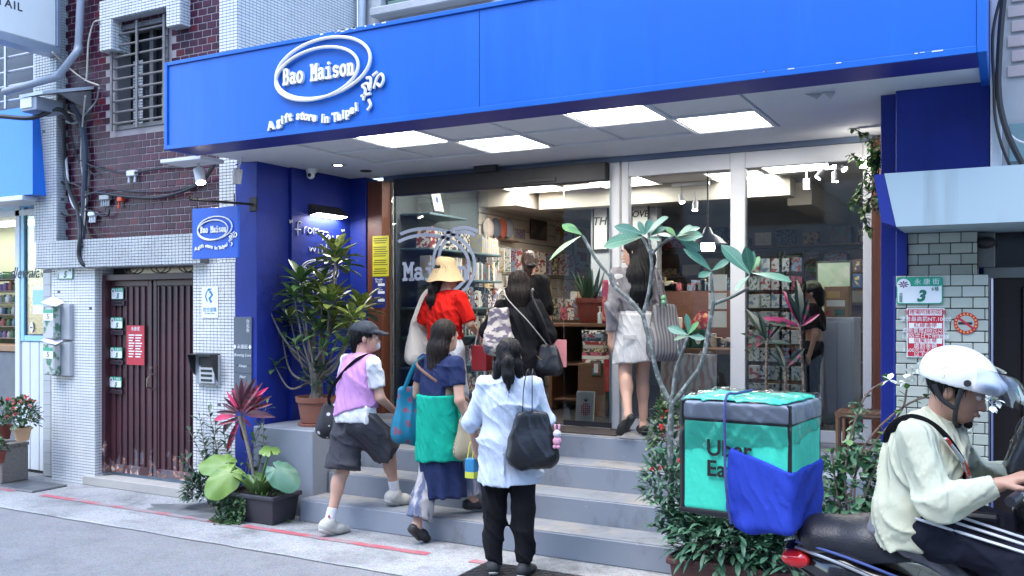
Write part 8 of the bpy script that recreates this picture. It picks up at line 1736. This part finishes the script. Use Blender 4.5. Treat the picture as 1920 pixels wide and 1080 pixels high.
# delivery bag
dg_ = mat('bag_green', '#3fcfae', .5, var=.06, scale=5, bump=.1, bscale=60); dgy = mat('bag_grey_band', (.27, .30, .36), .45, var=.1); pipb = mat('bag_black_piping', (.012, .012, .014), .5)
B = (-.72, -.225, .825); E = (-.22, .225, 1.325); bl = (-.48, 0, .825)
db = sroot('delivery_bag', 'green insulated delivery bag wrapped in clear plastic on the scooter rack', 'delivery bag', bl)
S = SDF(np.array(B) - .06, np.array(E) + .06, .008); S.rbox((np.array(B) + E) / 2, (np.array(E) - B) / 2, .025); S.cut((0, 0, 1.232), (0, 0, 1)); S.wr(.0016, (6, 6, 7), 4); part(db, S.mesh('bag_body', dg_), 'bag_body', bl)
S = SDF(np.array(B) - .06, np.array(E) + .06, .008); S.rbox((np.array(B) + E) / 2 , (np.array(E) - B) / 2 + np.array((.003, .003, -.004)), .025); S.cut((0, 0, 1.234), (0, 0, -1)).cut((0, 0, 1.315), (0, 0, 1)); S.wr(.0016, (6, 6, 7), 4); part(db, S.mesh('grey_band', dgy), 'grey_band', bl)
S = SDF(np.array(B) - .06, np.array(E) + .08, .008); S.rbox((np.array(B) + E) / 2 + (0, 0, .006), (np.array(E) - B) / 2, .03); S.cut((0, 0, 1.317), (0, 0, -1)); S.wr(.004, (9, 9, 7), 6); part(db, S.mesh('lid', dg_), 'lid', bl)
for (x, y) in ((B[0], B[1]), (E[0], B[1]), (B[0], E[1]), (E[0], E[1])): mb = MB(); mb.tube([(x + (.012 if x < -.4 else -.012), y + (.012 if y < 0 else -.012), .83), (x + (.012 if x < -.4 else -.012), y + (.012 if y < 0 else -.012), 1.315)], .016 if x < -.4 else .011, 8); part(db, mb.mesh('piping', pipb, True), 'piping', bl)
for z, r_ in ((.828, .013), (1.233, .006)):
    mb = MB(); a_, b_ = np.array(B) + .01, np.array(E) - .01; q = .006; mb.tube([(a_[0] - q, a_[1] - q, z), (b_[0] + q, a_[1] - q, z), (b_[0] + q, b_[1] + q, z), (a_[0] - q, b_[1] + q, z)], r_, 8, closed=True); part(db, mb.mesh('piping', pipb, True), 'piping', bl)
mb = MB(); mb.box((B[0] - .012, B[1] + .03, .84), (B[0] + .004, E[1] - .03, 1.31), .005); part(db, mb.mesh('end_panel', pipb), 'end_panel', bl)
T_ = face_T((-.455, B[1] - .006, 0))
for (tx, z) in (('Uber', 1.112), ('Eats', 1.022)):
    vs_, fs_ = text_verts(tx, .098, .001, 'LEFT', .002); mb = MB(); mb.add([(-.59 + v.x, B[1] - .0115 - v.z, z + v.y) for v in vs_], fs_); part(db, mb.mesh('lettering', pipb, norm=False), 'lettering', bl)
creases(dg_, 4, .13); film = glassmat('clear_film', (.985, .99, 1.0), .7, .1); S = SDF(np.array(B) - .08, np.array(E) + .08, .007); S.rbox((np.array(B) + E) / 2 + (0, 0, .01), (np.array(E) - B) / 2 + np.array((.01, .01, .008)), .03); S.cut((0, 0, 1.19), (.1, .1, -1)); S.wr(.005, (14, 14, 18), 9); part(db, S.mesh('plastic_film', film), 'plastic_film', bl)
rc = thing; cb = sroot('blue_cloth', 'blue cloth tied over the lower front corner of the green delivery bag', 'cloth', (-.36, 0, .8)); bcl = cloth('cloth_royal_blue', '#2f45b0', var=.08, scale=5, crease=3, cst=.35)
S = SDF((-.62, -.36, .68), (-.12, .36, 1.25), .008); S.rbox((-.345, 0, .955), (.135, .242, .185), .03, 0).cap((-.475, -.236, 1.10), (-.47, -.225, .86), .014, .03, .03).cap((-.40, -.20, .80), (-.26, .0, .79), .035, .035, .05)
S.cut((-.48, 0, 1.125), (.34, 0, 1)); S.folds(lambda x, y, z: .004 * np.sin((x * 1.2 + z * 1.0 - y * .6) * 38 + 2.0 * np.sin(x * 14 + z * 9)) * np.clip((1.15 - z) * 4, .2, 1)); part(cb, S.mesh('cloth', bcl), 'cloth', (-.36, 0, .8))
rp_ = sroot('elastic_cord', 'dark blue elastic cord tied down the side of the green delivery bag', 'cord', (-.5, -.24, .8)); mb = MB(); mb.tube(cr([(-.5, .1, 1.345), (-.5, -.1, 1.345), (-.5, -.24, 1.33), (-.495, -.262, 1.1), (-.48, -.285, .95), (-.47, -.26, .80)], 6), .006, 7); part(rp_, mb.mesh('cord', mat('cord_blue_black', (.05, .06, .2), .7, var=.5, scale=120), True), 'cord', (-.5, -.24, .8))
# rider
k_ = 1.75 / 1.6
def J_(x, y, z): return (x / k_, y / k_, z / k_)
rd = p = Person('person in cream sweatshirt and white helmet riding the black scooter', SC, -90 + SA, 1.75, 1.08, head_yaw=-4, head_pitch=-20, skin=skin_m2, pel=J_(0, .215, .885), che=J_(0, .262, 1.11), nck=J_(0, .30, 1.27), hed=J_(0, .375, 1.40), hipL=J_(-.10, .2, .86), hipR=J_(.10, .2, .86), kneL=J_(-.16, .63, .79), kneR=J_(.16, .63, .79), ankL=J_(-.15, .55, .42), ankR=J_(.15, .55, .42), toeL=J_(-.15, .70, .36), toeR=J_(.15, .70, .36), shoL=J_(-.185, .26, 1.215), shoR=J_(.185, .26, 1.215), elbL=J_(-.27, .42, 1.02), elbR=J_(.27, .35, .985), wriL=J_(-.22, .575, 1.06), wriR=J_(.22, .545, 1.07), hnL=(.3, .2, -1), hnR=(-.3, .2, -1), curl=.75)
p.body(.0065); crm = cloth('cloth_cream', (.50, .51, .38), var=.05, bump=.1); top(p, crm, .765, {'L': 1.92, 'R': 1.92}, .026, amp=.010, seed=31, name='sweatshirt', h=.007)
S = SDF(p.J['nck'] - .16, p.J['nck'] + .16, .006); S.cap(p.J['nck'] - (0, .03, .065), p.J['nck'] - (0, .012, .02), .10, .083, .02); S.cut(p.J['nck'] - (0, 0, .018), (0, -.45, 1)); p.put(S, 'neckband', crm)
tr_ = trousers(p, cloth('cloth_track_navy', (.012, .013, .024)), {'L': .04, 'R': .04}, (.098, .08, .065), .009, 33, h=.008)
for q in range(3):
    an = R(62 - q * 17); mb = MB(); pts = []
    for f in np.linspace(.12, 1.02, 8): c = p.J['hipR'] + (p.J['kneR'] - p.J['hipR']) * f; rr_ = (.098 + (.08 - .098) * f) * k_ * 1.08 + .006; pts.append((c[0] + rr_ * math.cos(an), c[1] + rr_ * math.sin(an) * .12, c[2] + rr_ * math.sin(an)))
    mb.tube(pts, .009, 6, flat=.6); p.raw(mb, 'stripe', white_c, tr_)
for q in 'LR': p.shoe(q, mat('sneaker_black', (.025, .025, .028), .7), rubber)
hair(p, hair_b, lambda S: None, .006, .001)
c = p.hd; HR = p.HR; S = SDF(p.J['hed'] - .26, p.J['hed'] + .28, .006); S.ell(c((0, -.012, .045)), np.array((.112, .138, .112)) * k_, .01, HR); S.cap(c((-.05, .10, .045)), c((.05, .10, .045)), .055, .055, .04, (1, 1, 1.6)); S.cut(c((0, -.05, .012)), HR @ np.array((0, .12, -1.))); S.ell(c((0, -.012, .02)), np.array((.098, .122, .10)) * k_, .005, HR, sub=True)
hm = p.put(S, 'helmet', mat('helmet_white', (.78, .78, .77), .15, var=.02, coat=.6)); mb = MB(); mb.tube([tuple(c((.112, .045, .05))), tuple(c((.126, .045, .05)))], .013, 12); p.raw(mb, 'visor_screw', black, hm)
mb = MB(); vs_ = []; nu, nv = 16, 8
for i in range(nu + 1):
    a = R(-75 + 150 * i / nu)
    for j in range(nv + 1):
        t = j / nv; r_ = .115 + .125 * t; vs_.append(tuple(c((math.sin(a) * (.12 + .012 * t), .015 + math.cos(a) * r_, .115 - .095 * t + .03 * math.sin(t * 3.14)))))
mb.add(vs_, [(i * (nv + 1) + j, (i + 1) * (nv + 1) + j, (i + 1) * (nv + 1) + j + 1, i * (nv + 1) + j + 1) for i in range(nu) for j in range(nv)]); p.raw(mb, 'visor', glassmat('visor_clear', (.80, .85, .93), 2.5, .03), hm, 'all')
for sx in (-1, 1):
    mb = MB(); mb.tube(cr([c((sx * .098, .03, .03)), c((sx * .084, .035, -.05)), c((sx * .062, .045, -.105)), c((0, .05, -.128))], 5), .010, 7, flat=.4); p.raw(mb, 'chin_strap', black, hm)
    mb = MB(); mb.tube(cr([c((sx * .098, -.06, .0)), c((sx * .09, -.02, -.04)), c((sx * .084, .03, -.055))], 5), .010, 7, flat=.4); p.raw(mb, 'chin_strap', black, hm)
mb = MB(); mb.ball(tuple(c((0, .078, -.105))), (.022 * k_, .016 * k_, .016 * k_)); p.raw(mb, 'goatee', hair_b, p.b)
ms = thing('shoulder_strap_bag', 'black shoulder strap and small hip bag worn over the cream sweatshirt', 'bag', p.world((0, .4, .9)))
def wstrap(pts, w, m, name, flat=.3): 
    o = MB().tube([p.world(q) for q in cr([Vector(q) for q in pts], 6)], w, 8, flat=flat).build(name, m, ms, True); return o
wstrap([(-.12, .13, .98), (-.02, .115, 1.10), (.08, .145, 1.225), (.125, .235, 1.285), (.125, .33, 1.24), (.085, .40, 1.12), (.0, .42, .98), (-.12, .40, .88)], .024, black_c, 'strap', .25)
wstrap([(.165, .36, 1.22), (.13, .42, 1.12), (.08, .44, 1.0), (.05, .44, .93)], .026, mix2('comic_print', '#c23a2a', '#b9c4d0', 34, .45, .5, .6), 'printed_band', .2)
c2 = p.world((.13, .47, .90)); MB().box((c2.x - .06, c2.y - .03, c2.z - .05), (c2.x + .07, c2.y + .04, c2.z + .04), .012).build('hip_pouch', nyl, ms)
fbg = sroot('handlebar_bag', 'black handlebar bag with clear plastic cover before the rider', 'bag', (.68, 0, 1.05)); S = SDF((.5, -.3, .9), (.95, .3, 1.45), .01); S.rbox((.69, 0, 1.215), (.09, .15, .165), .04, 0, np.array(Matrix.Rotation(R(20), 3, 'Y'))); S.wr(.004, (8, 8, 8), 4); part(fbg, S.mesh('bag_body', nyl), 'bag_body', (.68, 0, 1.05))
S = SDF((.45, -.32, .9), (.95, .32, 1.42), .01); S.rbox((.665, -.05, 1.20), (.09, .13, .115), .03, 0, np.array(Matrix.Rotation(R(20), 3, 'Y'))); S.wr(.006, (12, 12, 12), 7); part(fbg, S.mesh('plastic_cover', film), 'plastic_cover', (.68, 0, 1.05))
br_ = MB().tube([tuple(p.world(p.J['wriR'] + (p.J['elbR'] - p.J['wriR']) * .12 + np.array((.034 * math.cos(t), .012 * math.cos(t), .034 * math.sin(t))))) for t in [i * .5 for i in range(13)]], .004, 6, closed=True).build('bracelet', mat('bracelet_red', '#a03a22', .5), None, True, 'thin red bracelet on the wrist of the rider', 'bracelet')

for q, sx in (('L', -1), ('R', 1)):
    w0, e0 = rd.J['wri' + q], rd.J['elb' + q]; d = (e0 - w0) / np.linalg.norm(e0 - w0); S = SDF(w0 - .12, w0 + .14, .006); S.cap(w0 + d * .012, w0 + d * .06, .042, .046, .01); S.cut(w0 + d * .01, -d).cut(w0 + d * .062, d); rd.put(S, 'cuff', crm)
